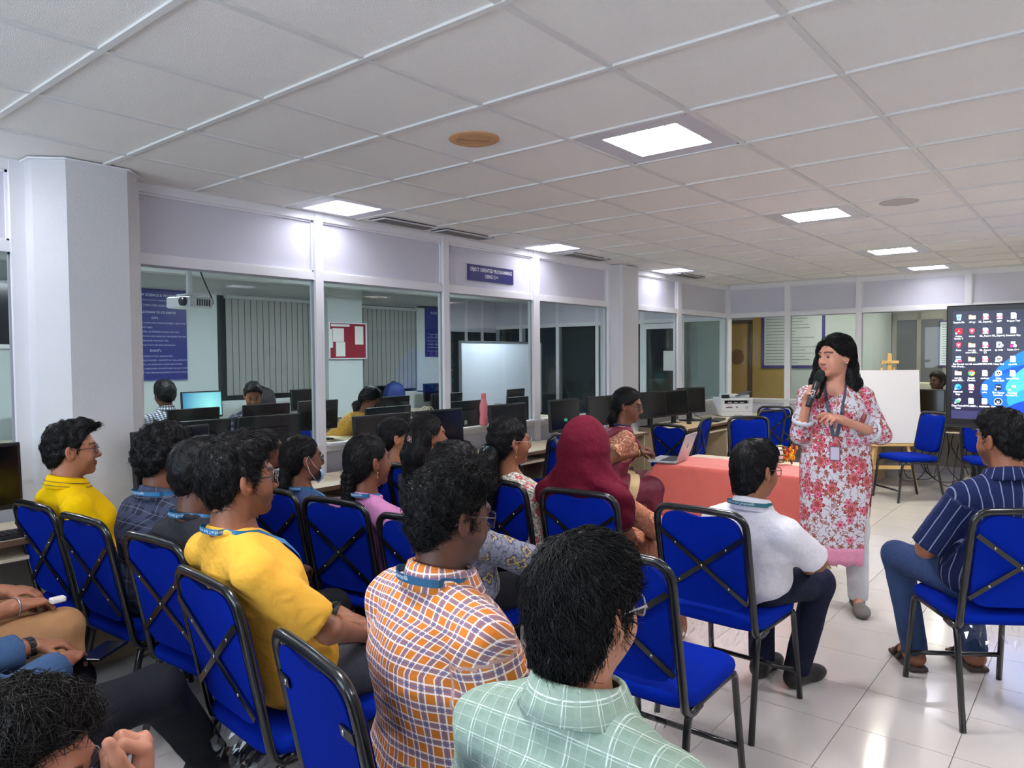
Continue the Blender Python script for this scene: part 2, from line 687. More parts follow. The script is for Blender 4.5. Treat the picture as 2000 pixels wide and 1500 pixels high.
ceiling_vent(3.50, 4.05, 'slatted air vent in the ceiling, left of two in line before the blue sign')
ceiling_vent(4.13, 4.70, 'slatted air vent in the ceiling directly above the blue sign')
ceiling_vent(5.86, 6.55, 'slatted air vent in the ceiling just before the far pillar')
ceiling_vent(8.15, 8.85, 'slatted air vent in the ceiling beyond the far pillar')

t = thing('ceiling_speaker', 'round orange-brown ceiling speaker in a tile near the big light', 'speaker', (2.55, 2.30, CEIL + 0.003))
M_or = mat('aged_tan_plastic', (196, 152, 106), 0.6, noise=0.1, nscale=40)
Geo().lathe([(0.118, 0.0), (0.118, -0.004), (0.108, -0.009), (0.078, -0.007), (0.078, 0.0)], 40).obj('rim', M_or, t, 'angle')
Geo().lathe([(0.076, -0.001), (0.076, -0.006), (0.0005, -0.0075)], 40).obj('grille', M_or, t, 'angle')
Geo().box((0, 0, -0.008), (0.14, 0.007, 0.004), rz=2.5).obj('slot', mat('tan_slot', (150, 110, 72), 0.6), t)
t = tag(Geo().lathe([(0.118, 0.0), (0.118, -0.003), (0.1, -0.0045), (0.0005, -0.004)], 40).obj('ceiling_cover', mat('pale_round_cover', (186, 182, 178), 0.8), None, 'angle', (5.43, 1.105, CEIL + 0.003)),
        'pale round cover plate flush in a ceiling tile above the presenter', 'cover plate')

# ================================================================ CHAIRS
M_blue = mat('royal_blue_chair_fabric', (0, 32, 142), 0.9, noise=0.12, nscale=18, bump=0.25, bscale=700, spec=0.08)
M_black = mat('black_powder_coated_tube', (15, 16, 18), 0.28, coat=0.3)
M_bolt = mat('bright_screw_head', (190, 190, 195), 0.25, 1.0)
M_wrap = glass_mat('clear_plastic_wrap', (0.93, 0.94, 0.95), 2.2)


def back_x(z):
    return -0.205 - (z - 0.45) * 0.205


def make_chair(style='cross'):
    """parts of one banquet chair, origin on the floor under the seat centre, facing +x"""
    root = thing('blue_chair', 'x', 'chair')
    # seat pad
    g = Geo()
    rings = []
    for (z, k) in ((0.425, 0.93), (0.432, 0.985), (0.447, 1.0), (0.462, 0.985), (0.474, 0.93), (0.480, 0.80), (0.483, 0.45)):
        ring = []
        for i in range(40):
            a = 2 * PI * i / 40
            ca, sa = math.cos(a), math.sin(a)
            e = 0.32
            ring.append((0.005 + 0.225 * k * math.copysign(abs(ca) ** e, ca), 0.222 * k * math.copysign(abs(sa) ** e, sa), z))
        rings.append(ring)
    g.loft(rings)
    g.obj('seat', M_blue, root, True)
    # back pad, heart-notched top
    out = []
    n = 44
    for i in range(n):
        a = 2 * PI * i / n
        ca, sa = math.cos(a), math.sin(a)
        y = 0.178 * math.copysign(abs(ca) ** 0.36, ca)
        z = 0.703 + 0.198 * math.copysign(abs(sa) ** 0.36, sa)
        if sa > 0:
            z -= 0.016 * math.exp(-(y / 0.035) ** 2)
        out.append((y, z))
    g = Geo()
    rings = []
    for (off, k) in ((-0.008, 0.93), (-0.010, 1.0), (0.012, 1.0), (0.028, 0.96), (0.038, 0.84), (0.042, 0.5)):
        rings.append([(back_x(0.703 + (z - 0.703) * k) + off, y * k, 0.703 + (z - 0.703) * k) for y, z in out])
    g.loft([list(reversed(r)) for r in rings])
    g.obj('backrest', M_blue, root, 'angle')
    # bent tube frame round the back
    pts = []
    w = 0.198
    pts += [(-0.09, w, 0.408), (-0.14, w, 0.400)]
    pts += [(-0.175, w, 0.404), (-0.198, w, 0.425), (-0.208, w, 0.46)]
    pts += [(back_x(z), w, z) for z in (0.55, 0.70, 0.84)]
    for k in range(1, 6):
        a = PI / 2 * k / 5
        z = 0.855 + 0.06 * math.sin(a)
        pts.append((back_x(z), w - 0.06 + 0.06 * math.cos(a), z))
    pts += [(back_x(0.917), 0.05, 0.917), (back_x(0.917), 0.0, 0.918)]
    full = pts + [(x, -y, z) for x, y, z in reversed(pts[:-1])]
    Geo().tube(full, 0.0155, 10, flat=0.85).obj('back_frame', M_black, root, True)
    if style == 'cross':
        for s in (-1, 1):
            a, b = Vector((back_x(0.82) - 0.016 - 0.004 * (s > 0), s * 0.185, 0.82)), Vector((back_x(0.545) - 0.016 - 0.004 * (s > 0), -s * 0.185, 0.545))
            d = (b - a).normalized()
            nx = Vector((1, 0, 0.2)).normalized()
            g = Geo()
            sd = d.cross(nx).normalized()
            rot = Matrix((d, sd, nx)).transposed()
            g.box((a + b) / 2, ((b - a).length, 0.02, 0.004), rot=rot)
            st = g.obj('strap', M_black, root)
            for t_ in (0.2, 0.8):
                p = a.lerp(b, t_) - nx * 0.002
                Geo().ball(p, (0.003, 0.0055, 0.0055), 8).obj('screw', M_bolt, st, True)
        p = Vector((back_x(0.68) - 0.024, 0, 0.6825))
        Geo().ball(p, (0.003, 0.006, 0.006), 8).obj('screw', M_bolt, root, True)
    else:
        for s in (-1, 1):
            z = 0.80
            g = Geo().box((back_x(z) - 0.014, s * 0.163, z), (0.004, 0.06, 0.026), rot=Matrix.Rotation(-0.2, 3, 'Y'))
            st = g.obj('bracket', M_black, root)
            Geo().ball((back_x(z) - 0.017, s * 0.148, z), (0.003, 0.007, 0.007), 8).obj('screw', M_bolt, st, True)
    for s in (-1, 1):
        y, yf = s * 0.2, s * 0.212
        Geo().tube([(0.175, y, 0.416), (-0.15, y, 0.416)], 0.0125, 8).obj('side_rail', M_black, root, True)
        Geo().tube([(0.16, y, 0.416), (0.192, y, 0.412), (0.208, y, 0.395), (0.215, y, 0.36), (0.262, yf, 0.0)], 0.0135, 8).obj('leg', M_black, root, True)
        Geo().tube([(-0.13, y, 0.416), (-0.162, y, 0.41), (-0.18, y, 0.39), (-0.19, y, 0.35), (-0.268, yf, 0.0)], 0.0135, 8).obj('leg', M_black, root, True)
    Geo().tube([(0.245, 0.207, 0.125), (0.245, -0.207, 0.125)], 0.0115, 8).obj('stretcher', M_black, root, True)
    return root


def wrap_strip(root, x, seed):
    """torn clear film hanging under the rear edge of a seat"""
    rnd = random.Random(seed)
    g = Geo()
    n, k = 36, 4
    rows = []
    for j in range(k):
        row = []
        for i in range(n):
            y = -0.2 + 0.4 * i / (n - 1)
            L = 0.035 + 0.05 * abs(math.sin(i * 0.35 + seed)) * rnd.uniform(0.6, 1.2)
            row.append((x + rnd.uniform(-.008, .008) - 0.01 * j, y + rnd.uniform(-.004, .004), 0.424 - L * j / (k - 1)))
        rows.append(row)
    g.loft(rows, closed=False, caps=False)
    return g.obj('plastic_wrap', M_wrap, root)


CH_X = make_chair('cross')
CH_B = make_chair('bracket')
CHAIRS = {}


def chair(key, x, y, hd, label, proto=None, group='blue padded chairs', wrap=None):
    """x,y = seat centre"""
    c = copy_tree(proto or CH_X)
    c.location = (x, y, 0)
    c.rotation_euler = (0, 0, R_(hd))
    c['label'] = label
    c['group'] = group
    CHAIRS[key] = (x, y, hd)
    if wrap is not None:
        wrap_strip(c, -0.21, wrap)
    return c


def chair_bar(key, bx, by, hd, label, **kw):
    """placed by the middle of the top bar of its back"""
    return chair(key, bx + 0.30 * math.cos(R_(hd)), by + 0.30 * math.sin(R_(hd)), hd, label, **kw)


chair_bar('a', 1.13, 3.62, 4, 'blue chair at the left end of its row, under the bright yellow polo')
chair_bar('b', 1.15, 3.15, 3, 'blue chair under the man in dark plaid shirt with bushy hair')
chair_bar('c', 1.165, 2.58, 3, 'blue chair under the man in charcoal shirt')
chair_bar('d', 1.045, 2.00, -5, 'blue chair under the man in mustard yellow t-shirt', wrap=3)
chair_bar('q', 0.915, 1.315, -12, 'blue chair with two side brackets instead of crossed straps, behind the orange plaid shirt', proto=CH_B)
chair_bar('e', 1.98, 3.575, 2, 'blue chair under the ponytailed woman hidden behind the mustard t-shirt man')
chair_bar('f', 1.97, 3.12, 3, 'blue chair under the woman with the lowered face mask')
chair_bar('g', 1.98, 2.64, 6, 'blue chair under the woman in pink t-shirt with a braid')
chair_bar('j', 1.945, 2.09, 4, 'blue chair behind the orange plaid man, under the person in grey patterned top')
chair('m0', 2.29, 1.22, 1, 'empty blue chair in front of the green checked shirt', wrap=5)
chair_bar('h', 2.92, 3.56, 0, 'blue chair under the woman in black top with glasses')
chair_bar('i', 2.885, 3.12, -4, 'blue chair under the long-haired woman with a flower hair clip')
chair_bar('k', 2.80, 2.40, -4, 'blue chair under the woman in white floral top with a ponytail')
chair_bar('l', 2.795, 1.90, 5, 'blue chair under the woman in maroon headscarf')
chair_bar('n', 2.775, 1.29, -2, 'blue chair with torn plastic wrap, under the man in white shirt', wrap=8)
chair('p', 3.52 + 0.30 * math.cos(R_(34)), 0.246 + 0.30 * math.sin(R_(34)), 34, 'blue chair at the right edge, under the man in striped navy shirt', wrap=11)
chair_bar('r', 0.74, 0.655, 3, 'blue chair at the bottom edge, under the man in green checked shirt')
chair('s', 0.16, 1.10, 2, 'blue chair at the bottom left corner, under the man leaning over with glasses')
chair('u', 0.42, 2.12, 2, 'blue chair at the left edge, under the man with the metal wristwatch')
chair('t', 0.42, 3.05, 4, 'blue chair at the left edge, under the person in tan trousers')
# empty ones by the partition and at the back
chair_bar('w1', 4.10, 3.45, 82, 'empty blue chair by the partition, left of two, behind the women')
chair_bar('w2', 4.92, 3.42, 70, 'empty blue chair with crossed straps by the partition, behind the maroon headscarf')
chair('m', 4.68, 3.01, -50, 'blue chair under the woman in maroon sari with the laptop')
chair('w3', 6.35, 3.05, -12, 'empty blue chair in side view just right of the sari woman')
chair('w4', 6.85, 3.42, 100, 'empty blue chair half hidden behind the sari woman, pushed to the desk')
chair('w5', 7.05, 2.68, 215, 'empty blue chair facing the camera behind the cloth-covered table')
chair_bar('w6', 8.98, 3.17, 30, 'empty blue chair with crossed straps near the printer, rear of a pair')
chair_bar('w7', 8.35, 2.98, 62, 'empty blue chair turned sideways near the printer, front of a pair')
chair('w8', 8.73, 1.66, 137, 'empty blue chair beside the easel, seen from the side')
chair('w9', 8.9, 0.93, 205, 'empty blue chair standing behind the big display stand', wrap=2)
chair('v', 3.33, 7.0, 92, 'blue chair under the man in gingham shirt behind the glass')
chair('w', 3.95, 6.66, -110, 'blue chair under the man bending over a monitor behind the glass')
chair('x', 4.76, 6.42, -52, 'blue chair under the bending woman in mustard behind the glass')
chair('y', 11.62, 1.80, 150, 'blue chair under the dark-haired person beyond the back glass')
for c_ in (CH_X, CH_B):
    for ch in list(c_.children):
        for g2 in list(ch.children):
            bpy.data.objects.remove(g2)
        bpy.data.objects.remove(ch)
    bpy.data.objects.remove(c_)

# ================================================================ DESKS AND COMPUTERS
M_top = mat('cream_laminate_desktop', (222, 208, 180), 0.35, noise=0.06, nscale=12)
M_edge = mat('brown_edge_band', (112, 84, 62), 0.45)
M_side = mat('beige_board', (190, 172, 140), 0.5, noise=0.05, nscale=8)
M_dark = mat('dark_plastic', (20, 20, 22), 0.45, bump=0.1, bscale=900)
M_scr = mat('switched_off_screen', (11, 12, 15), 0.18)
M_key = mat('keyboard_black', (24, 24, 26), 0.5)
M_cable = mat('black_cable', (16, 16, 17), 0.5)


def desk(x, y, rz, w, label, d=0.46, drawer=False):
    """desk with its back edge on the local +y side; x,y = middle of the footprint"""
    t = thing('computer_desk', label, 'desk', (x, y, 0), rz, 'cream computer desks')
    Geo().rbox((0, 0, 0.738), (w, d, 0.024), 0.003, seg=1).obj('desktop', M_top, t)
    Geo().box((0, -d / 2 - 0.002, 0.738), (w, 0.004, 0.026)).obj('edge_band', M_edge, t)
    for s in (-1, 1):
        Geo().box((s * (w / 2 - 0.012), 0.01, 0.363), (0.022, d - 0.06, 0.726)).obj('side_panel', M_side, t)
    Geo().box((0, d / 2 - 0.06, 0.45), (w - 0.05, 0.018, 0.5)).obj('modesty_panel', mat('grey_board', (150, 146, 142), 0.6), t)
    Geo().box((-0.04, -0.04, 0.655), (w - 0.2, d - 0.14, 0.016)).obj('keyboard_tray', M_top, t)
    if drawer:
        ped = Geo().box((w / 2 - 0.2, 0, 0.40), (0.34, d - 0.08, 0.46)).obj('pedestal', M_side, t)
        for k in range(2):
            dr = Geo().rbox((w / 2 - 0.2, -d / 2 + 0.035, 0.52 - 0.22 * k), (0.325, 0.016, 0.2), 0.003, seg=1).obj('drawer', M_top, ped)
    return t


def monitor(x, y, z, rz, label, w=0.49, h=0.30, sticker=False, lit=None, tilt=-0.06, group='black desktop monitors'):
    """screen faces local -y"""
    t = thing('monitor', label, 'monitor', (x, y, z), rz, group)
    Rx = Matrix.Rotation(tilt, 3, 'X')
    c = Vector((0, 0, 0.10 + h / 2))
    Geo().rbox(c, (w, 0.03, h), 0.006, rot=Rx).obj('housing', M_dark, t)
    s = Geo().box(c + Rx @ Vector((0, -0.0155, 0.004)), (w - 0.03, 0.002, h - 0.04), rot=Rx).obj('screen', lit or M_scr, t)
    Geo().rbox(c + Rx @ Vector((0, 0.025, -0.02)), (w * 0.55, 0.04, h * 0.55), 0.012, rot=Rx).obj('rear_cover', M_dark, t)
    Geo().box((0, 0.035, 0.085), (0.06, 0.03, 0.17)).obj('neck', M_dark, t)
    Geo().rbox((0, 0.02, 0.008), (0.22, 0.17, 0.016), 0.007).obj('base', M_dark, t)
    if sticker:
        Geo().box(c + Vector((0.02, 0.0465, -0.06)), (0.035, 0.002, 0.045)).obj('sticker', mat('paper_sticker', (205, 200, 180), 0.7), t)
    return t


def keyboard(x, y, z, rz, label):
    t = thing('keyboard', label, 'keyboard', (x, y, z), rz, 'black keyboards')
    Geo().rbox((0, 0, 0.009), (0.43, 0.14, 0.016), 0.005).obj('base', M_key, t)
    g = Geo()
    for r in range(5):
        for c in range(15):
            g.box((-0.196 + c * 0.028, -0.05 + r * 0.024, 0.0185), (0.023, 0.019, 0.006))
    o = g.obj('keys', mat('keycap_black', (34, 34, 36), 0.4), t)
    o['kind'] = 'stuff'
    return t


def mouse(x, y, z, rz, label):
    t = thing('computer_mouse', label, 'mouse', (x, y, z), rz)
    Geo().ball((0, 0, 0.012), (0.05, 0.03, 0.018), 14).obj('shell', M_key, t, True)
    Geo().box((0.025, 0, 0.028), (0.014, 0.006, 0.006)).obj('wheel', M_dark, t)
    return t


def cable(pts, r, name, label, m=None, parent=None):
    P = [Vector(p) for p in pts]
    path = []
    n = len(P)
    for i in range(n - 1):
        p0, p1, p2, p3 = P[max(i - 1, 0)], P[i], P[i + 1], P[min(i + 2, n - 1)]
        for k in range(6):
            s = k / 6
            path.append(0.5 * ((2 * p1) + (p2 - p0) * s + (2 * p0 - 5 * p1 + 4 * p2 - p3) * s * s + (3 * p1 - p0 - 3 * p2 + p3) * s ** 3))
    path.append(P[-1])
    o = Geo().tube(path, r, 6).obj(name, m or M_cable, parent, True)
    if label:
        tag(o, label, 'cable')
    return o


DY = WY - 0.300       # desk centre line along the left partition
for k, (x0, x1, lab) in enumerate([(-0.6, 0.58, 'cream desk against the partition outside the left edge of the picture'),
                                   (0.60, 1.30, 'cream desk at the left edge, before the big pillar'),
                                   (1.90, 3.05, 'cream desk against the partition beyond the big pillar'),
                                   (3.07, 4.15, 'cream desk against the partition behind the seated women'),
                                   (4.17, 5.25, 'cream desk against the partition below the blue sign'),
                                   (5.27, 6.85, 'cream desk against the partition before the far pillar')]):
    desk((x0 + x1) / 2, DY, 0, x1 - x0, lab)
t = thing('worktop_strip', 'narrow cream worktop strip in front of the big pillar', 'worktop', (1.60, 3.865, 0))
Geo().bb(-0.29, 0.29, -0.11, 0.11, 0.726, 0.75).obj('top', M_top, t)
Geo().bb(-0.28, 0.28, 0.08, 0.10, 0.0, 0.726).obj('support_panel', M_side, t)
for s in (1.33, 1.87):
    pass
desk(8.15, 3.885, 0, 1.5, 'cream desk with drawers holding the pair of monitors beyond the far pillar', d=0.64, drawer=True)
desk(9.53, 3.895, 0, 1.22, 'cream corner desk carrying the white printer', d=0.62)
desk(9.84, 2.90, -PI / 2, 1.30, 'cream desk at the back partition behind the presenter, strewn with papers', d=0.56)
desk(9.84, 1.60, -PI / 2, 1.20, 'cream desk at the back partition beside the easel', d=0.56)
desk(9.84, 0.32, -PI / 2, 1.20, 'cream desk at the back partition behind the big display', d=0.56)
TZ = 0.751
monitor(0.95, 3.98, TZ, 0.05, 'black monitor at the left edge in front of the left window', w=0.50, h=0.31)
monitor(1.93, 3.99, TZ, 0.30, 'black monitor angled beside the big pillar, behind the bushy-haired man', w=0.52, h=0.32)
monitor(3.41, 3.97, TZ, -0.05, 'black monitor on the desk behind the woman in black top')
monitor(3.97, 3.97, TZ, -0.06, 'black monitor behind the long-haired woman with the clip')
monitor(4.80, 3.97, TZ, 0.02, 'black monitor directly behind the woman with the blue scrunchie')
monitor(5.63, 3.97, TZ, 0.02, 'black monitor above the maroon headscarf')
monitor(6.26, 3.97, TZ, 0.0, 'black monitor beside the far pillar, left of the sari woman')
monitor(7.37, 3.98, TZ, -0.16, 'black monitor right of the far pillar, left of a touching pair', w=0.46)
monitor(7.84, 3.93, TZ, -0.14, 'black monitor right of the far pillar, right of a touching pair', w=0.46)
monitor(8.35, 3.98, TZ, -0.42, 'smaller black monitor standing alone beside the white printer', w=0.42, h=0.31)
monitor(9.93, 1.73, TZ, -PI / 2, 'wide black monitor on the back desk between easel and display', w=0.46, h=0.28)
keyboard(0.95, 3.83, TZ, 0.05, 'black keyboard on the desk at the left edge')
keyboard(8.55, 3.74, TZ, 0.2, 'black keyboard on the desk beside the printer')
keyboard(9.70, 1.70, 0.664, -PI / 2, 'black keyboard on the tray of the back desk by the easel')
mouse(7.75, 3.72, TZ + 0.021, 0.4, 'black mouse lying on the wooden board before the paired monitors')
tag(Geo().rbox((0, 0, 0.011), (0.42, 0.26, 0.02), 0.004).obj('drawing_board', mat('pale_wood_board', (224, 196, 150), 0.5, noise=0.08, nscale=9), None, False, (7.72, 3.75, TZ)),
    'pale wooden board lying on the desk under the mouse', 'board')
cable([(8.35, 4.05, 0.82), (8.5, 4.0, 0.76), (8.68, 3.98, 0.757), (8.8, 4.15, 0.80), (8.92, 4.2, 0.95)], 0.004, 'cable', 'black cable looping from the lone monitor towards the printer')
cable([(0.98, 4.0, 0.80), (0.86, 3.92, 0.757), (0.76, 3.95, 0.757), (0.66, 4.1, 0.76)], 0.004, 'cable', 'thin black cable behind the keyboard at the left edge')
cable([(0.72, 3.8, 0.70), (0.78, 3.74, 0.45), (0.70, 3.74, 0.2), (0.6, 3.7, 0.02)], 0.004, 'cable', 'black cable hanging below the desk at the left edge')

# bottle on the desk by the partition
M_pet = glass_mat('clear_bottle_plastic', (0.90, 0.95, 0.95), 1.5)
t = thing('water_bottle', 'small clear water bottle with green cap before the partition', 'bottle', (5.50, 3.86, TZ))
Geo().lathe([(0.030, 0), (0.033, 0.02), (0.031, 0.08), (0.033, 0.14), (0.03, 0.17), (0.013, 0.205), (0.013, 0.21)], 18).obj('body', M_pet, t, True)
Geo().lathe([(0.016, 0.206), (0.016, 0.228), (0.013, 0.231)], 16).obj('cap', mat('green_cap', (70, 190, 150), 0.4), t, 'angle')
tag(Geo().rbox((0, 0, 0.01), (0.16, 0.22, 0.02), 0.004).obj('notebook', mat('cream_paper', (226, 218, 186), 0.8), None, False, (5.92, 3.80, TZ)), 'cream notebook on the desk behind the headscarf', 'notebook')

# printer
M_pw = mat('white_printer_plastic', (232, 233, 236), 0.4)
t = thing('printer', 'white multifunction laser printer on the corner desk', 'printer', (9.42, 3.90, TZ), R_(-50))
# local -y faces the camera side
Geo().rbox((0, 0, 0.085), (0.42, 0.38, 0.165), 0.012).obj('body', M_pw, t)
Geo().rbox((0, 0, 0.225), (0.42, 0.38, 0.03), 0.008).obj('scanner_bed', M_pw, t)
Geo().rbox((0.0, 0.03, 0.19), (0.42, 0.30, 0.06), 0.006).obj('rear_body', M_pw, t)
for s in (-1, 1):
    Geo().box((s * 0.185, -0.15, 0.19), (0.05, 0.07, 0.05)).obj('corner_post', M_pw, t)
Geo().box((0.0, -0.125, 0.19), (0.31, 0.01, 0.045)).obj('output_slot', mat('slot_black', (22, 22, 24), 0.5), t)
for k in range(3):
    Geo().box((-0.08 + k * 0.08, -0.15, 0.182), (0.05, 0.02, 0.008)).obj('paper', mat('print_paper', (240, 240, 240), 0.8), t)
Geo().rbox((0.04, 0.05, 0.262), (0.34, 0.24, 0.045), 0.015).obj('document_feeder', M_pw, t)
Geo().box((0.12, -0.02, 0.292), (0.22, 0.2, 0.008), rot=Matrix.Rotation(-0.25, 3, 'Y')).obj('feeder_tray', mat('grey_tray', (90, 90, 94), 0.5), t)
Geo().rbox((-0.145, -0.17, 0.262), (0.10, 0.03, 0.05), 0.004).obj('control_screen', mat('printer_screen', (46, 48, 44), 0.2), t)
Geo().box((0, -0.191, 0.064), (0.41, 0.002, 0.003)).obj('tray_seam', mat('seam_grey', (150, 150, 155), 0.6), t)
Geo().box((0.02, -0.192, 0.02), (0.11, 0.003, 0.008)).obj('tray_grip', mat('grip_grey', (120, 120, 124), 0.6), t)
Geo().box((-0.10, -0.191, 0.118), (0.085, 0.002, 0.014)).obj('blue_sticker', mat('navy_sticker', (50, 52, 110), 0.6), t)
Geo().box((-0.095, -0.191, 0.138), (0.06, 0.002, 0.014)).obj('orange_sticker', mat('peach_sticker', (226, 170, 150), 0.6), t)
Geo().lathe([(0.014, 0), (0.014, 0.002)], 20, (0.0, -0.190, 0.122), Matrix.Rotation(PI / 2, 3, 'X')).obj('round_logo', mat('logo_grey', (140, 142, 146), 0.6), t)
Geo().box((0.13, -0.191, 0.118), (0.03, 0.002, 0.03)).obj('grey_sticker', mat('pale_sticker', (190, 192, 205), 0.6), t)

# loose papers on the desk behind the presenter
rnd = random.Random(4)
M_paper = mat('white_paper', (236, 234, 228), 0.8)
M_paper2 = mat('cream_sheet', (228, 220, 196), 0.8)
labs = ['stack of white papers on the back desk next to the printer', 'crumpled pale paper heap on the back desk', 'open cream booklet on the back desk behind the presenter']
for k, (yy, hh) in enumerate(((3.30, 0.035), (3.05, 0.05), (2.55, 0.03))):
    t = thing('paper_stack', labs[k], 'papers', (9.86, yy, TZ), rnd.uniform(-.3, .3))
    for q in range(5):
        g = Geo()
        z = hh * q / 5
        a = rnd.uniform(-.3, .3)
        rows = [[(math.cos(a) * u - math.sin(a) * v, math.sin(a) * u + math.cos(a) * v, z + 0.006 + 0.016 * (k > 0) * (math.sin(u * 20 + q) * math.sin(v * 17 + 2 * q) + 0.6)) for u in np.linspace(-.15, .15, 7)] for v in np.linspace(-.11, .11, 6)]
        g.loft(rows, closed=False, caps=False)
        g.obj('sheet', M_paper if (q + k) % 3 else M_paper2, t)

# boxes and pc under/behind desks
def pc(x, y, rz, label, z=0.0):
    t = thing('computer_tower', label, 'computer', (x, y, z), rz, 'black computer towers')
    Geo().rbox((0, 0, 0.20), (0.18, 0.42, 0.40), 0.006).obj('case', M_dark, t)
    Geo().box((0, -0.212, 0.20), (0.165, 0.006, 0.38)).obj('front_panel', mat('gloss_black', (10, 10, 12), 0.2), t)
    Geo().box((0, -0.216, 0.33), (0.14, 0.004, 0.035)).obj('disc_drive', M_key, t)
    Geo().lathe([(0.008, 0), (0.008, 0.004)], 12, (0, -0.214, 0.24), Matrix.Rotation(PI / 2, 3, 'X')).obj('power_button', M_bolt, t)
    return t


pc(9.82, 1.10, -PI / 2, 'black computer tower on a low stand under the back desk', 0.145)
t = thing('tower_stand', 'low cream stand under the black computer tower', 'stand', (9.80, 1.10, 0), -PI / 2)
Geo().box((0, 0, 0.13), (0.3, 0.44, 0.025)).obj('shelf', M_top, t)
for s in (-1, 1):
    Geo().box((s * 0.135, 0, 0.059), (0.022, 0.42, 0.117)).obj('leg', M_side, t)
pc(1.02, 4.02, 0, 'black computer tower under the desk at the left edge')
pc(5.0, 4.02, 0, 'black computer tower under the desk below the sign')
pc(6.55, 4.02, 0, 'black computer tower under the desk before the far pillar')
rnd = random.Random(12)
for k in range(7):
    y0 = 1.95 - 0.09 * k
    pts = [(9.98, y0, 0.66), (9.93, y0 + rnd.uniform(-.05, .05), 0.45), (9.85, y0 + rnd.uniform(-.15, .1), 0.22), (9.75, y0 + rnd.uniform(-.25, .1), 0.05 + .04 * rnd.random()), (9.7, y0 - 0.2 - .1 * rnd.random(), 0.03 + 0.1 * rnd.random()), (9.8, y0 - 0.3, 0.25), (9.95, y0 - 0.32, 0.5)]
    cable(pts, 0.0045, 'cable', 'black cable in the tangle hanging below the back desk by the easel')['group'] = 'tangled cables under the back desk'
# big black loudspeaker under the corner desk and a flat box on it
t = thing('loudspeaker', 'large black loudspeaker lying on the floor behind the laptop', 'speaker', (6.42, 2.40, 0), R_(30))
Geo().rbox((0, 0, 0.20), (0.34, 0.62, 0.40), 0.05, seg=3).obj('cabinet', M_dark, t, 'angle')
Geo().rbox((-0.168, 0, 0.20), (0.012, 0.54, 0.33), 0.005).obj('grille', mat('speaker_mesh', (34, 34, 36), 0.7, bump=0.6, bscale=400), t)
Geo().rbox((-0.15, 0.27, 0.28), (0.05, 0.05, 0.12), 0.01).obj('handle', mat('handle_black', (10, 10, 10), 0.4), t)
t = thing('receiver_box', 'flat black receiver box with raised antenna on the loudspeaker', 'receiver', (6.42, 2.40, 0.401), R_(30))
Geo().rbox((0, 0, 0.025), (0.20, 0.36, 0.048), 0.004).obj('case', M_dark, t)
Geo().box((-0.101, 0.08, 0.025), (0.003, 0.08, 0.02)).obj('display', M_scr, t)
Geo().tube([(0.08, -0.10, 0.045), (0.0, -0.22, 0.33)], 0.003, 6).obj('antenna', mat('antenna_steel', (160, 160, 160), 0.3, 0.8), t)

# ================================================================ TABLE WITH CLOTH
TA = R_(-1.0)
t = thing('office_table', 'cream office table under the coral cloth beside the presenter', 'table', (5.18, 2.05, 0))
Geo().rbox((0.0, 0, 0.737), (0.70, 1.06, 0.025), 0.003).obj('tabletop', M_top, t)
for s in (-1, 1):
    Geo().box((0.0, s * 0.5, 0.36), (0.62, 0.025, 0.72)).obj('side_panel', M_side, t)
Geo().box((-0.24, 0, 0.40), (0.02, 0.96, 0.62)).obj('front_panel', M_side, t)
Geo().box((-0.24, 0, 0.045), (0.03, 0.97, 0.09)).obj('skirting', M_white, t)


def cloth_material():
    m, nt, b = _new('coral_woven_cloth')
    n = NT(m)
    tc = n.N.new('ShaderNodeTexCoord')
    s = n.sep(tc.outputs['Object'])
    # two-tone weave: orange on the side edges, coral in the body
    ns = n.noise(tc.outputs['Object'], 7.0, 4)
    c = n.mix(ns.outputs['Fac'], srgb(200, 88, 84), srgb(222, 108, 94))
    e = n.math('GREATER_THAN', n.math('ABSOLUTE', s[1]), 0.66)
    c = n.mix(n.math('MULTIPLY', e, 0.55), c, srgb(222, 84, 110))
    w = n.noise(tc.outputs['Object'], 60.0, 2)
    c = n.mix(n.math('MULTIPLY', w.outputs['Fac'], 0.2), c, srgb(236, 140, 100))
    n.L.new(c, b.inputs['Base Color'])
    b.inputs['Roughness'].default_value = 0.8
    b.inputs['Sheen Weight'].default_value = 0.3
    n.weave(b, tc.outputs['Object'], 0.3, 300)
    return m


def drape():
    """cloth over the camera side of the table: on the top, over the front edge, hanging nearly to the floor"""
    g = Geo()
    rnd = random.Random(3)
    rows = []
    nu, nv = 60, 44
    for v in range(nv + 1):
        row = []
        s = v / nv * 1.22              # length down from the rear edge of the cloth
        for u in range(nu + 1):
            y = 0.80 - 1.60 * u / nu    # +y is the left end in the picture
            yy = max(-0.535, min(0.535, y))
            over = abs(y) - 0.535
            if s < 0.50:
                x, z = 0.14 - s, 0.756
                if z > 0 and over > 0:
                    z -= over * 0.93
            else:
                d = s - 0.50
                flare = 0.05 * d + 0.018 * math.sin(u * 0.55) * d + 0.03 * math.sin(u * 0.21 + 1) * d
                x, z = -0.362 - flare, 0.756 - d
                if over > 0:
                    z -= over * 0.35
                    x += 0.12 * over
            if over > 0:
                yy = math.copysign(0.537 + over * (0.42 if s > 0.5 else 0.14) + 0.015 * math.sin(s * 14), y)
            z += 0.002 * math.sin(u * 1.3 + v) + 0.0015 * rnd.random()
            row.append((x, yy, max(z, 0.012 + 0.004 * rnd.random())))
        rows.append(row)
    g.loft(rows, closed=False, caps=False)
    return g


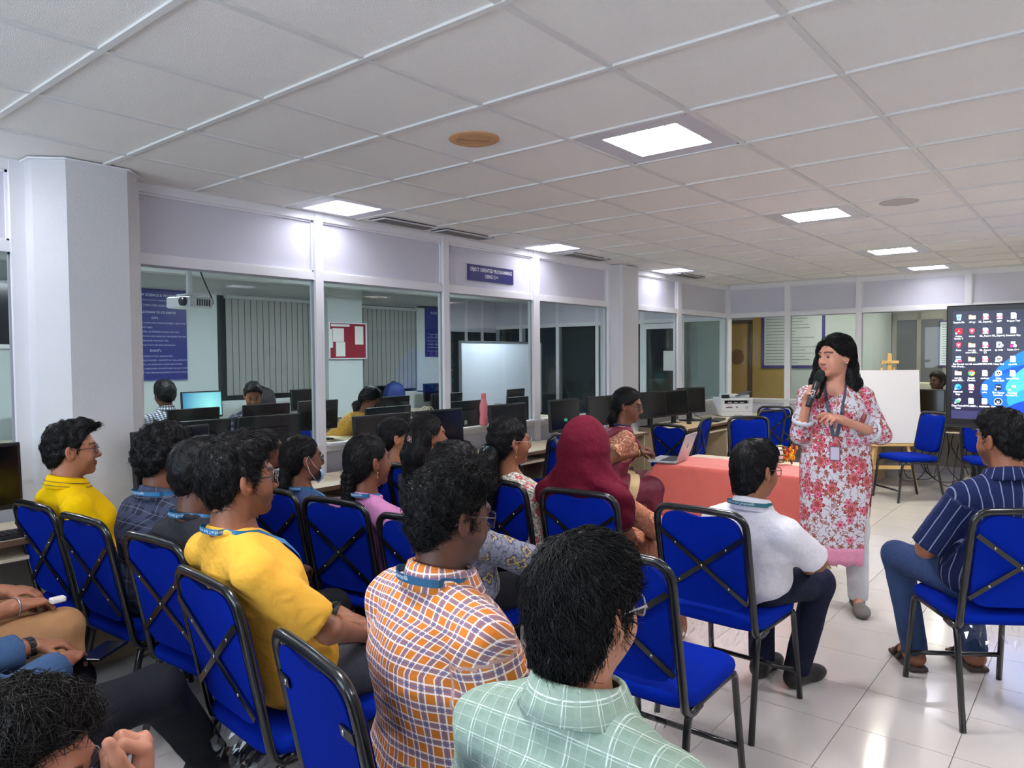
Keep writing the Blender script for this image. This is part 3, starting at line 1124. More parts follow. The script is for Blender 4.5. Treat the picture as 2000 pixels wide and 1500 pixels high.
cl = thing('tablecloth', 'coral orange fringed cloth draped over the front of the table', 'tablecloth', (5.18, 2.05, 0))
M_cloth = cloth_material()
o = drape().obj('cloth', M_cloth, cl, True)
sm = o.modifiers.new('thick', 'SOLIDIFY')
sm.thickness = 0.003
sm.offset = 1
rnd = random.Random(9)
M_fr = mat('orange_fringe_thread', (190, 110, 50), 0.8)
for k in range(16):
    s = k / 15
    x, z = 0.10 - s * 0.50, 0.46 - 0.10 * s
    y = -0.60 - 0.02 * rnd.random()
    L = rnd.uniform(0.14, 0.26)
    dx = rnd.uniform(-.08, .10)
    Geo().tube([(x, y, z + .06), (x + dx * .4, y - 0.03, z - L * 0.5), (x + dx, y - 0.05 - 0.05 * rnd.random(), z - L)], [0.008, 0.006, 0.003], 5).obj('tassel', M_fr, cl, True)

# bouquet lying on the table
bq = thing('bouquet', 'bouquet of orange and yellow flowers wrapped in white paper on the table', 'bouquet', (5.30, 1.84, 0.768), R_(-48))
Geo().lathe([(0.012, -0.26), (0.03, -0.16), (0.055, -0.03), (0.066, 0.0)], 20, (0, 0, 0.062), Matrix.Rotation(PI / 2, 3, 'Y'), caps=False).obj('paper_wrap', mat('wrap_paper', (232, 228, 224), 0.7), bq, True)
rnd = random.Random(2)
fl_cols = [mat('flower_orange', (236, 118, 26), 0.6), mat('flower_yellow', (240, 186, 40), 0.6), mat('flower_red', (196, 54, 34), 0.6)]
for k in range(46):
    a, rr = rnd.uniform(0, 2 * PI), 0.062 * math.sqrt(rnd.random())
    p = Vector((rnd.uniform(0.0, 0.11), rr * math.cos(a) * 1.1, 0.064 + rr * math.sin(a)))
    g = Geo()
    for q in range(5):
        b = 2 * PI * q / 5 + a
        g.ball(p + Vector((0.003, 0.010 * math.cos(b), 0.010 * math.sin(b))), (0.005, 0.008, 0.008), 6)
    g.ball(p + Vector((0.006, 0, 0)), 0.005, 6)
    g.obj('blossom', fl_cols[rnd.choice((0, 0, 1, 1, 2))], bq, True)
for k in range(10):
    a = 2 * PI * k / 10
    Geo().ball((0.0, 0.066 * math.cos(a), 0.066 + 0.06 * math.sin(a)), (0.03, 0.012, 0.006), 6).obj('leaf', mat('bouquet_leaf', (92, 110, 40), 0.6), bq, True)

# ================================================================ BLUE SIGN
t = thing('wall_sign', 'small navy sign naming object oriented programming above the glass', 'sign', (4.972, WY + 0.010, 2.285))
Geo().box((0, 0.004, 0), (0.615, 0.012, 0.138)).obj('board', mat('navy_sign', (38, 40, 112), 0.35), t)
g = Geo()
text_on(g, 'OBJECT ORIENTED PROGRAMMING\nUSING C++', 0.041, (0, -0.0028, 0.001), (0.87, 0, 0), (0, 0, 1.1), bold=True, spacing=1.15)
g.obj('lettering', mat('sign_white', (240, 240, 245), 0.5), t)

# ================================================================ BIG DISPLAY ON A STAND
DX = 7.80
disp = thing('display_panel', 'large black touch display showing a computer desktop, on a wheeled stand', 'display', (DX, 0.18, 0))
DW, DH, DZ = 2.0, 1.118, 1.432
M_bez = mat('display_bezel', (14, 15, 18), 0.3)
M_glow = 1.0
Geo().rbox((0.045, 0, DZ), (0.08, DW, DH), 0.01).obj('housing', M_bez, disp)


def wallpaper():
    m, nt, b = _new('desktop_wallpaper_light')
    n = NT(m)
    tc = n.N.new('ShaderNodeTexCoord')
    s = n.sep(tc.outputs['Object'])
    t_ = n.math('MULTIPLY_ADD', s[2], 0.9, -0.8)
    c = n.mix(t_, srgb(30, 30, 62), srgb(16, 17, 44))
    n.L.new(c, b.inputs['Emission Color'])
    b.inputs['Base Color'].default_value = (0.005, 0.005, 0.01, 1)
    b.inputs['Emission Strength'].default_value = 1.1
    b.inputs['Roughness'].default_value = 0.25
    return m


sw, sh = DW - 0.10, DH - 0.135
SZ = DZ + 0.012
scr = Geo().box((0.002, 0, SZ), (0.006, sw, sh)).obj('screen', wallpaper(), disp)


def lit(name, col, k=1.0):
    return emit_mat('lit_' + name, col, 1.05 * k)


# coordinates on the screen: px from the left edge and from the top, in metres
def S(px, pz, d=0.0):
    return Vector((-0.0016 - d, sw / 2 - px, SZ + sh / 2 - pz))


def flat(name, pts, m, d, parent=scr):
    g = Geo()
    g.add([S(a, b, d) for a, b in pts], [tuple(range(len(pts)))])
    return g.obj(name, m, parent)


# blue ribbons of the wallpaper: overlapping petals
def petal(cx, cz, L, wd, ang, col, d, k=1.0):
    pts = []
    for i in range(28):
        a = 2 * PI * i / 28
        u, v = math.cos(a), math.sin(a)
        u2 = L * u
        v2 = wd * v * (1 - 0.35 * u)
        x = cx + u2 * math.cos(ang) - v2 * math.sin(ang)
        z = cz + u2 * math.sin(ang) + v2 * math.cos(ang)
        pts.append((min(max(x, 0), sw), min(max(z, 0), sh - 0.075)))
    flat('wallpaper_ribbon', pts, lit('ribbon_%d_%d_%d' % col, col, k), d)


petal(0.66, 0.48, 0.42, 0.16, -0.62, (28, 110, 235), 0.0002)
petal(0.66, 0.62, 0.40, 0.15, -0.25, (14, 70, 215), 0.0004)
petal(0.64, 0.76, 0.42, 0.17, 0.15, (20, 92, 232), 0.0006)
petal(0.70, 0.70, 0.30, 0.13, -0.5, (40, 140, 250), 0.0008)
petal(0.60, 0.56, 0.24, 0.07, -0.75, (70, 165, 255), 0.0010)
petal(0.70, 0.88, 0.30, 0.10, -0.2, (10, 60, 205), 0.0012)
petal(1.05, 0.62, 0.40, 0.2, 0.9, (20, 92, 232), 0.0006)
flat('taskbar', [(0, sh - 0.075), (sw, sh - 0.075), (sw, sh), (0, sh)], lit('taskbar', (44, 44, 82)), 0.0014)

W_ = lit('icon_white', (245, 246, 250))
ICOL = {'pdf': (232, 60, 110), 'folder': (250, 205, 150), 'bin': (150, 195, 235), 'doc': (170, 195, 235), 'red': (214, 32, 52), 'shield': (240, 70, 92), 'xls': (150, 205, 215), 'edge': (40, 150, 205), 'db': (190, 190, 225), 'dark': (18, 18, 34), 'chrome': (240, 200, 60)}


def disc(cx, cz, r, n=20, a0=0, a1=2 * PI):
    return [(cx + r * math.cos(a0 + (a1 - a0) * i / n), cz + r * math.sin(a0 + (a1 - a0) * i / n)) for i in range(n)]


def icon(kind, cx, cz):
    e = 0.0018
    a = 0.027
    if kind in ('pdf', 'doc', 'xls', 'file', 'py'):
        flat('icon', [(cx - a * .75, cz - a), (cx + a * .45, cz - a), (cx + a * .78, cz - a * .6), (cx + a * .78, cz + a), (cx - a * .75, cz + a)], lit('page', (228, 230, 246)), e)
        if kind == 'pdf':
            flat('icon_band', [(cx - a * .85, cz + .0), (cx + a * .95, cz), (cx + a * .95, cz + a * .6), (cx - a * .85, cz + a * .6)], lit('pdf', ICOL['pdf']), e + .0003)
            g = Geo()
            text_on(g, 'PDF', a * .6, S(cx + .001, cz + a * .31, e + .0006), (0, -1, 0), (0, 0, 1), bold=True)
            g.obj('icon_text', W_, scr)
        elif kind == 'doc':
            g = Geo()
            text_on(g, 'Wse', a * .75, S(cx, cz - a * .1, e + .0006), (0, -1, 0), (0, 0, 1), bold=True)
            g.obj('icon_text', lit('word_blue', (60, 92, 170)), scr)
        elif kind == 'xls':
            flat('icon_band', disc(cx, cz, a * .5), lit('xls', ICOL['xls']), e + .0003)
        elif kind == 'py':
            flat('icon_band', disc(cx + a * .2, cz, a * .45), lit('py_blue', (70, 120, 190)), e + .0003)
            flat('icon_band', disc(cx + a * .75, cz + a * .25, a * .5), lit('cream_disc', (250, 232, 205)), e + .0005)
    elif kind == 'folder':
        flat('icon', [(cx - a, cz - a * .75), (cx - a * .3, cz - a * .75), (cx - a * .1, cz - a * .5), (cx + a, cz - a * .5), (cx + a, cz + a * .75), (cx - a, cz + a * .75)], lit('folder', ICOL['folder']), e)
        flat('icon_band', [(cx - a, cz - a * .25), (cx + a, cz - a * .25), (cx + a, cz + a * .75), (cx - a, cz + a * .75)], lit('folder_front', (252, 220, 176)), e + .0003)
    elif kind == 'bin':
        flat('icon', [(cx - a * .8, cz - a), (cx + a * .8, cz - a), (cx + a * .55, cz + a), (cx - a * .55, cz + a)], lit('bin', ICOL['bin']), e)
        flat('icon_band', disc(cx, cz, a * .35, 3), lit('bin_arrow', (40, 90, 190)), e + .0003)
    elif kind == 'red':
        flat('icon', [(cx - a, cz - a), (cx + a, cz - a), (cx + a, cz + a), (cx - a, cz + a)], lit('red', ICOL['red']), e)
        for q in range(3):
            b = PI / 2 + q * 2 * PI / 3
            flat('icon_band', [(cx - .003 * math.sin(b), cz + .003 * math.cos(b)), (cx + .003 * math.sin(b), cz - .003 * math.cos(b)), (cx + a * .7 * math.cos(b), cz - a * .7 * math.sin(b))], W_, e + .0003)
    elif kind == 'shield':
        flat('icon', [(cx - a * .8, cz - a * .7), (cx, cz - a), (cx + a * .8, cz - a * .7), (cx + a * .65, cz + a * .4), (cx, cz + a), (cx - a * .65, cz + a * .4)], lit('shield', ICOL['shield']), e)
        g = Geo()
        text_on(g, 'V', a * 1.2, S(cx, cz, e + .0006), (0, -1, 0), (0, 0, 1), bold=True)
        g.obj('icon_text', W_, scr)
    elif kind == 'chrome':
        for q, cc in enumerate(((228, 62, 50), (248, 200, 60), (52, 160, 84))):
            b = -PI / 2 - PI / 3 + q * 2 * PI / 3
            flat('icon', [(cx, cz)] + disc(cx, cz, a, 10, b, b + 2 * PI / 3 * 1.1), lit('ring%d' % q, cc), e)
        flat('icon_band', disc(cx, cz, a * .5), W_, e + .0003)
        flat('icon_band', disc(cx, cz, a * .38), lit('ring_core', (66, 132, 240)), e + .0006)
    elif kind == 'edge':
        flat('icon', disc(cx, cz, a), lit('edge', ICOL['edge']), e)
        flat('icon_band', disc(cx - a * .1, cz + a * .1, a * .8, 12, PI, 2 * PI), lit('edge_green', (70, 205, 160)), e + .0003)
        flat('icon_band', disc(cx + a * .25, cz + a * .2, a * .42), lit('edge_deep', (20, 80, 170)), e + .0005)
    elif kind == 'db':
        flat('icon', [(cx - a * .8, cz - a), (cx + a * .8, cz - a), (cx + a * .8, cz + a), (cx - a * .8, cz + a)], lit('db', ICOL['db']), e)
        flat('icon_band', [(cx - a * .8, cz - a * .5), (cx + a * .8, cz - a * .5), (cx + a * .8, cz), (cx - a * .8, cz)], lit('db_blue', (90, 120, 215)), e + .0003)
        flat('icon_band', [(cx - a * .2, cz + a * .3), (cx + a, cz + a * .3), (cx + a, cz + a), (cx - a * .2, cz + a)], lit('pdf', ICOL['pdf']), e + .0003)
    elif kind == 'cube':
        flat('icon', disc(cx, cz, a * 1.05, 6, PI / 6, PI / 6 + 2 * PI), W_, e)
        flat('icon_band', disc(cx, cz, a * .55, 6, PI / 6, PI / 6 + 2 * PI), lit('icon_dark', ICOL['dark']), e + .0003)
        for q in range(3):
            b = PI / 6 + q * 2 * PI / 3
            flat('icon_band', [(cx - .003 * math.sin(b), cz + .003 * math.cos(b)), (cx + .003 * math.sin(b), cz - .003 * math.cos(b)), (cx + a * .6 * math.cos(b), cz + a * .6 * math.sin(b))], W_, e + .0005)
    elif kind == 'epic':
        flat('icon', [(cx - a * .85, cz - a), (cx + a * .85, cz - a), (cx + a * .85, cz + a * .7), (cx, cz + a), (cx - a * .85, cz + a * .7)], lit('icon_dark', ICOL['dark']), e)
        g = Geo()
        text_on(g, 'EPIC', a * .72, S(cx, cz - a * .2, e + .0006), (0, -1, 0), (0, 0, 1), bold=True)
        g.obj('icon_text', W_, scr)
    elif kind == 'u':
        flat('icon', disc(cx, cz, a * 1.15), W_, e)
        flat('icon_band', disc(cx, cz, a * 1.02), lit('icon_dark', ICOL['dark']), e + .0003)
        g = Geo()
        text_on(g, 'u', a * 1.8, S(cx, cz, e + .0006), (0, -1, 0), (0, 0, 1), bold=True)
        g.obj('icon_text', W_, scr)
    elif kind == 'turbo':
        flat('icon', [(cx - a * .6, cz - a), (cx + a * .6, cz - a), (cx + a * .6, cz - a * .2), (cx - a * .6, cz - a * .2)], lit('page', (228, 230, 246)), e)
        flat('icon_band', [(cx - a * .8, cz), (cx, cz), (cx, cz + a * .9), (cx - a * .8, cz + a * .9)], lit('magenta', (206, 50, 130)), e)
        flat('icon_band', disc(cx + a * .5, cz + a * .4, a * .5), W_, e)
    elif kind == 'net':
        flat('icon', disc(cx - a * .3, cz, a * .6), lit('net_blue', (80, 150, 220)), e)
        flat('icon_band', disc(cx + a * .4, cz - a * .3, a * .55), lit('net_cream', (240, 225, 190)), e + .0003)
        flat('icon_band', disc(cx + a * .2, cz + a * .3, a * .45), lit('net_green', (70, 170, 90)), e + .0005)
    if kind in ('red', 'db', 'cube', 'epic', 'u', 'edge', 'net'):
        flat('shortcut_badge', [(cx - a, cz + a * .45), (cx - a * .45, cz + a * .45), (cx - a * .45, cz + a), (cx - a, cz + a)], W_, e + .0008)


GRID = [[('bin', 'Recycle Bin'), ('folder', 'ml1.py'), ('pdf', 'ML_Report(...'), ('pdf', 'GPT'), ('doc', 'Project Titel')],
        [('red', 'Adobe\nReader 9'), ('shield', 'snoop'), ('pdf', 'ML_Report'), ('doc', 'ML_Report(...'), ('doc', 'Research Gap')],
        [('shield', 'Brave'), ('folder', 'svm lab\nexam-2025...'), ('pdf', 'ML_Report\n(1)'), ('py', 'qp code'), ('turbo', 'Turbo C++')],
        [('db', 'Get Started\nWith Oracle...'), ('folder', 'svm lab exam'), ('pdf', 'CERTIFICATE'), ('cube', 'Unity Hub'), ('file', 'pq code')],
        [('folder', 'svm lab\nexam-2025...'), ('chrome', 'Google\nChrome'), ('xls', 'students'), ('cube', 'Unity\n6000.0.30f1'), ('xls', 'spreadsheet')],
        [('edge', 'Microsoft\nEdge'), ('pdf', 'rtsr'), ('xls', 'sales'), ('epic', 'Epic Games\nLauncher'), ('net', 'AA Magic\nPartition R...')],
        [('net', 'Cisco Packet\nTracer'), ('doc', 'DOC-20251...'), ('xls', 'employees'), ('u', 'Unreal Engine')]]
lab = Geo()
for r, row in enumerate(GRID):
    for c, (k, s) in enumerate(row):
        cx, cz = 0.050 + c * 0.1035, 0.055 + r * 0.127
        icon(k, cx, cz)
        text_on(lab, s, 0.0205, S(cx, cz + 0.046 + (0.011 if '\n' in s else 0), 0.0026), (0, -0.92, 0), (0, 0, 1.1), bold=True, spacing=0.95)
lab.obj('icon_captions', W_, scr)['kind'] = 'stuff'
# lower control strip, ports and stand
Geo().box((-0.001, 0, DZ - DH / 2 + 0.022), (0.006, DW - 0.02, 0.004)).obj('bezel_line', mat('bezel_grey', (52, 54, 58), 0.4), disp)
strip = Geo().box((0.03, 0.48, DZ - DH / 2 - 0.012), (0.05, 0.62, 0.022)).obj('port_strip', mat('strip_grey', (44, 45, 48), 0.4), disp)
for k in range(9):
    Geo().box((0.004, 0.74 - 0.07 * k, DZ - DH / 2 - 0.012), (0.004, 0.014 + 0.012 * (k % 3 == 0), 0.008)).obj('port', mat('port_pale', (150, 150, 155), 0.4), strip)
for y in (0.45, -0.45):
    Geo().bb(0.10, 0.15, y - 0.03, y + 0.03, 0.10, 1.55).obj('stand_post', M_black, disp)
    Geo().bb(-0.25, 0.45, y - 0.03, y + 0.03, 0.06, 0.11).obj('stand_foot', M_black, disp)
    for x in (-0.22, 0.42):
        Geo().lathe([(0.03, -0.012), (0.03, 0.012)], 16, (x, y, 0.031), Matrix.Rotation(PI / 2, 3, 'X')).obj('caster', M_black, disp)
Geo().bb(0.10, 0.15, -0.45, 0.45, 0.55, 0.60).obj('cross_bar', M_black, disp)
cable([(0.05, 0.50, 0.86), (0.03, 0.52, 0.75), (0.06, 0.44, 0.55), (0.12, 0.30, 0.30), (0.25, 0.2, 0.05)], 0.007, 'power_cable', None, parent=disp)

# ================================================================ EASEL WITH WHITE BOARD
M_wood = mat('light_pine', (226, 186, 122), 0.5, noise=0.1, nscale=20)
es = thing('easel', 'light wooden easel standing behind the presenter', 'easel', (9.28, 1.98, 0), R_(215))
# local +x is the front of the easel
for s in (-1, 1):
    Geo().tube([(0.16, s * 0.26, 0.0), (-0.02, s * 0.06, 1.40)], 0.018, 4).obj('leg', M_wood, es)
Geo().tube([(-0.42, 0, 0.0), (-0.03, 0, 1.30)], 0.018, 4).obj('leg', M_wood, es)
Geo().box((0.02, 0, 1.10), (0.03, 0.045, 0.92)).obj('mast', M_wood, es)
Geo().rbox((0.035, 0, 1.46), (0.05, 0.19, 0.035), 0.008).obj('top_clamp', M_wood, es)
Geo().rbox((0.105, 0, 0.52), (0.06, 0.56, 0.035), 0.006).obj('shelf', M_wood, es)
Geo().box((0.12, 0, 0.26), (0.025, 0.44, 0.04)).obj('brace', M_wood, es)
bd = thing('canvas_board', 'blank white canvas board resting on the easel', 'canvas', (9.28, 1.98, 0), R_(215))
Geo().box((0.095, -0.02, 0.955), (0.02, 0.66, 0.83), rot=Matrix.Rotation(-0.09, 3, 'Y')).obj('canvas', mat('blank_canvas', (226, 226, 234), 0.7), bd)
Geo().box((0.082, -0.02, 0.955), (0.012, 0.63, 0.80), rot=Matrix.Rotation(-0.09, 3, 'Y')).obj('stretcher_frame', M_wood, bd)

# ================================================================ ROOM BEHIND THE LEFT PARTITION
FY = 8.7
M_wall2 = mat('pale_green_white_wall', (206, 214, 212), 0.8, noise=0.03, nscale=2)
M_navy = mat('navy_poster', (44, 52, 128), 0.35)
M_pw2 = mat('poster_lettering', (206, 210, 232), 0.6)
wf = Geo().bb(-2.4, 4.80, FY, FY + 0.1, 0, CEIL + 0.1)
wf.bb(4.80, 8.95, FY, FY + 0.1, 0, 1.02)
wf.bb(4.80, 8.95, FY, FY + 0.1, 2.36, CEIL + 0.1)
wf.bb(6.26, 6.86, FY - 0.30, FY + 0.1, 0, CEIL)
wf.bb(8.22, 8.95, FY, FY + 0.1, 1.0, 2.4)
tag(wf.obj('wall_far', M_wall2), kind='structure')
c2 = Geo().bb(-2.4, 15.9, WY + 0.06, FY + 0.1, CEIL, CEIL + 0.1)
c2.bb(WX + 0.06, 15.9, -3.2, WY + 0.06, CEIL, CEIL + 0.1)
ceil2 = tag(c2.obj('ceiling_beyond', mat('white_ceiling_board', (200, 200, 196), 0.9)), kind='structure')
for k in range(18):
    inst(gb_me, 'grid_bar', ceil2, (GX0 - 1.8 + 0.6 * k, (WY + FY) / 2, CEIL - 0.004), rz=PI / 2, scale=(FY - WY - 0.1, 1, 1))
for k in range(7):
    inst(gb_me, 'grid_bar', ceil2, ((WX - 2.4) / 2, WY + 0.6 + 0.6 * k, CEIL - 0.0045), scale=(WX + 2.4, 1, 1))
tag(Geo().bb(-2.4, WX, 7.6, 7.75, CEIL - 0.10, CEIL).obj('trim_1', M_wall2), kind='structure')
tag(Geo().bb(-2.46, -2.4, WY + .1, FY, 0, CEIL).obj('wall_rear_beyond', M_wall2), kind='structure')
# cross partition closing that room on the right: dark glazing, a door with a paper notice
wc = tag(bpy.data.objects.new('wall_cross', None), kind='structure')
COL.objects.link(wc)
M_dgl = mat('glazing_dark_beyond', (52, 58, 60), 0.08)  # opaque pane coloured dark to stand for the unlit space beyond
M_gpan = mat('grey_green_panel', (176, 180, 176), 0.5)
for (a, b) in ((4.36, 4.42), (4.98, 5.05), (5.66, 5.73), (6.5, 6.56), (7.3, 7.36), (8.1, 8.16)):
    Geo().bb(WX, WX + 0.05, a, b, 0, CEIL).obj('mullion', M_white, wc)
for (a, b) in ((4.42, 4.98), (5.05, 5.66), (5.73, 6.5), (6.56, 7.3), (7.36, 8.1), (8.16, FY)):
    Geo().bb(WX, WX + 0.04, a, b, 2.12, CEIL).obj('panel', M_panel, wc)
    Geo().bb(WX - 0.005, WX + 0.05, a, b, 2.06, 2.12).obj('rail', M_white, wc)
    Geo().bb(WX + 0.01, WX + 0.03, a, b, 0.0, 2.06).obj('glass_pane', M_glass, wc)
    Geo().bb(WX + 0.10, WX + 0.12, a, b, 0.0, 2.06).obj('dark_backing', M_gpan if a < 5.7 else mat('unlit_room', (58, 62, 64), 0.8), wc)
door = tag(bpy.data.objects.new('door_1', None), kind='structure')
COL.objects.link(door)
door.location = (WX - 0.03, 5.36, 0)
for (a, b, z0, z1) in ((-0.30, -0.23, 0.02, 2.05), (0.23, 0.30, 0.02, 2.05), (-0.23, 0.23, 1.97, 2.05), (-0.23, 0.23, 0.02, 0.14)):
    Geo().bb(-0.03, 0.0, a, b, z0, z1).obj('door_stile', M_white, door)
Geo().bb(-0.018, -0.012, -0.23, 0.23, 0.14, 1.97).obj('door_glass', M_glass, door)
Geo().tube([(-0.03, -0.265, 0.88), (-0.07, -0.265, 0.90), (-0.07, -0.265, 1.10), (-0.03, -0.265, 1.12)], 0.012, 8).obj('door_handle', M_white, door, True)
tag(Geo().box((0, 0, 0), (0.003, 0.21, 0.30)).obj('paper_notice', M_paper, None, False, (WX - 0.075, 5.18, 1.48)), 'white paper notice taped to the glass door beyond the partition', 'notice')
# far glazed partition right of the blinds
wg = tag(bpy.data.objects.new('wall_far_glazed', None), kind='structure')
COL.objects.link(wg)
Geo().bb(8.95, WX, FY, FY + 0.05, 2.0, CEIL).obj('panel', M_panel, wg)
Geo().bb(8.95, WX, FY, FY + 0.05, 0, 0.9).obj('panel', M_panel, wg)
for k in range(3):
    a = 8.95 + k * 0.42
    Geo().bb(a, a + 0.05, FY - 0.01, FY + 0.05, 0, CEIL).obj('mullion', M_white, wg)
    Geo().bb(a + 0.05, a + 0.42, FY + 0.01, FY + 0.03, 0.9, 2.0).obj('glass_pane', M_dgl, wg)

# vertical blinds, every slat a part
M_slat = mat('grey_blind_slat', (150, 152, 148), 0.7, noise=0.06, nscale=5)


def blind(x0, x1, z0, z1, label):
    t = thing('vertical_blind', label, 'blind', ((x0 + x1) / 2, FY - 0.05, z0), 0, 'vertical slat blinds')
    w = x1 - x0
    Geo().box((0, 0.0, z1 - z0 + 0.02), (w, 0.05, 0.045)).obj('headrail', mat('blind_rail', (170, 174, 172), 0.5), t)
    n = int(w / 0.088)
    me = Geo().box((0, 0, (z1 - z0) / 2), (0.0835, 0.0025, z1 - z0), rz=0.06).mesh('slat', M_slat)
    for k in range(n):
        inst(me, 'slat', t, (-w / 2 + 0.05 + k * 0.088, 0, 0.0))
    Geo().tube([(-w / 2 + .05, -0.028, 0.012), (w / 2 - .05, -0.028, 0.012)], 0.002, 4).obj('bead_chain', M_bolt, t)
    return t


win = tag(Geo().bb(4.80, 6.26, FY + 0.04, FY + 0.06, 1.02, 2.36).bb(6.86, 8.22, FY + 0.04, FY + 0.06, 1.02, 2.36).obj('window_1', mat('night_window', (66, 78, 80), 0.15)), kind='structure')
blind(4.88, 6.22, 1.09, 2.32, 'grey vertical blind behind the projector, left of the two blinds')
blind(6.90, 8.18, 1.07, 2.30, 'grey vertical blind right of the red notice board')


# navy rules poster and the second one
def poster(x, y, z, w, h, label, lines, size0):
    t = thing('wall_poster', label, 'poster', (x, y, z), 0, 'navy posters on the far wall')
    Geo().box((0, 0, 0), (w, 0.012, h)).obj('sheet', M_navy, t)
    g = Geo()
    for (s, dz, size, al) in lines:
        text_on(g, s, size, (0 if al == 'CENTER' else -w / 2 + 0.03, -0.0075, h / 2 - dz), (1, 0, 0), (0, 0, 1), align=al, bold=size > 0.034)
    g.obj('lettering', M_pw2, t)
    return t


L1 = [('INSTITUTE OF SCIENCE & TECHNOLOGY', 0.075, 0.040, 'CENTER'), ('AUTONOMOUS CAMPUS, CHENNAI - 600 066.', 0.135, 0.022, 'CENTER'),
      ('DEPARTMENT OF COMPUTER SCIENCE & ENGINEERING', 0.195, 0.034, 'CENTER'), ('INSTRUCTIONS TO STUDENTS', 0.275, 0.036, 'CENTER'),
      ("DO's", 0.34, 0.036, 'CENTER')]
for k, s in enumerate(['SHUT DOWN THE COMPUTER SYSTEM PROPERLY AND PUSH YOUR', 'CHAIRS UNDER THE TABLE.', 'KEEP THE COMPUTER LAB PREMISES CLEAN AND TIDY.', 'KEEP YOUR BACKPACKS AND SHOES IN THE RESPECTIVE RACKS.', 'SIGN THE LOGIN REGISTER WITHOUT FAIL.', 'ENTER THE LAB ONLY WITH PROPER PERMISSION.']):
    L1.append((s, 0.40 + 0.052 * k, 0.026, 'LEFT'))
L1.append(("DONT's", 0.725, 0.038, 'CENTER'))
for k, s in enumerate(['DO NOT EAT OR DRINK IN THE LABORATORY.', 'DO NOT USE MOBILE PHONES / GADGETS IN THE LABORATORY', 'DO NOT TURN OFF, OR MOVE ANY COMPUTER SYSTEM.', 'DO NOT INSTALL HARDWARE OR SOFTWARE ON ANY COMPUTER.', 'DO NOT DISTURB THE CABLING/EQUIPMENT/SYSTEM WITHOUT', 'PERMISSION.', 'DO NOT PLAY GAMES IN THE COMPUTER SCIENCE LAB SYSTEM.']):
    L1.append((s, 0.79 + 0.048 * k, 0.026, 'LEFT'))
poster(4.02, FY - 0.008, 1.84, 0.76, 1.08, 'navy poster of laboratory dos and donts behind the projector', L1, 0)
poster(8.60, FY - 0.008, 1.98, 0.40, 0.82, 'dark navy poster right of the second blind', [('RULES', 0.10, 0.05, 'CENTER')] + [('SYSTEMS AND NETWORK USAGE LINE', 0.45 + 0.055 * k, 0.018, 'LEFT') for k in range(6)], 0)
# red notice board
t = thing('notice_board', 'red notice board with pinned papers on the white pillar beyond the glass', 'notice board', (6.58, FY - 0.315, 1.80))
Geo().box((0, 0, 0), (0.64, 0.02, 0.50)).obj('felt', mat('maroon_felt', (150, 30, 52), 0.9), t)
for (c, s) in (((0, -.012, .25), (.66, .03, .016)), ((0, -.012, -.25), (.66, .03, .016)), ((-.325, -.012, 0), (.016, .03, .5)), ((.325, -.012, 0), (.016, .03, .5))):
    Geo().box(c, s).obj('frame', M_white, t)
g = None
for (x, z, w, h) in ((-.17, .08, .20, .19), (-.13, -.12, .16, .20), (.20, .08, .15, .26), (-.29, .03, .06, .26), (-.13, .215, .32, .035)):
    Geo().box((x, -0.0125, z), (w, 0.003, h)).obj('pinned_paper', M_paper, t)
# dark board on the far wall seen at the left edge
t = thing('dark_wall_board', 'dark glossy board with white lower frame on the far wall at the left edge', 'board', (2.35, FY - 0.02, 2.02))
Geo().box((0, 0, 0), (1.5, 0.02, 0.62)).obj('surface', mat('dark_board_glass', (34, 38, 46), 0.15), t)
Geo().box((0, -0.005, -0.325), (1.54, 0.035, 0.04)).obj('frame', M_white, t)
Geo().box((0, -0.005, 0.325), (1.54, 0.035, 0.03)).obj('frame', M_white, t)
# free-standing whiteboard
t = thing('whiteboard', 'large white board on a stand behind the glass, right of the pink bottle', 'whiteboard', (8.36, 7.0, 0))
Geo().box((0, 0, 1.225), (1.84, 0.02, 1.08)).obj('surface', mat('whiteboard_enamel', (216, 222, 232), 0.25), t)
for (c, s) in (((0, -.002, 1.775), (1.88, .034, .022)), ((0, -.002, .675), (1.88, .034, .022)), ((-.93, -.002, 1.225), (.022, .034, 1.1)), ((.93, -.002, 1.225), (.022, .034, 1.1))):
    Geo().box(c, s).obj('frame', mat('grey_aluminium', (150, 152, 156), 0.35, 0.8), t)
for s in (-1, 1):
    Geo().bb(s * .8 - .015, s * .8 + .015, 0.015, 0.045, 0.03, 1.7).obj('leg', M_white, t)
    Geo().bb(s * .8 - .015, s * .8 + .015, -0.25, 0.31, 0.0, 0.03).obj('foot', M_white, t)
# projector hanging from the ceiling
t = thing('projector', 'white ceiling-hung projector with its lens towards the left', 'projector', (2.84, 5.55, CEIL - 0.004), R_(192))
Geo().tube([(0, 0, 0), (0, 0, -0.50)], 0.022, 12).obj('drop_pole', M_white, t, True)
Geo().box((0, 0, -0.505), (0.14, 0.12, 0.012)).obj('mount_plate', M_white, t)
Geo().rbox((0, 0, -0.565), (0.22, 0.27, 0.085), 0.015).obj('body', M_pw, t)
Geo().lathe([(0.034, 0.0), (0.034, 0.03), (0.026, 0.032)], 20, (0.105, 0.075, -0.562), Matrix.Rotation(PI / 2, 3, 'Y')).obj('lens', mat('lens_dark', (60, 64, 72), 0.1), t, 'angle')
for k in range(6):
    Geo().box((-0.07 + 0.022 * k, 0.136, -0.565), (0.010, 0.004, 0.05)).obj('vent_slot', mat('vent_black', (60, 60, 62), 0.6), t)
cable([(-0.04, 0, 0), (-0.05, -0.02, -0.12), (-0.13, 0.0, -0.36), (-0.22, 0.0, -0.54), (-0.17, 0, -0.585)], 0.006, 'cable', None, parent=t)

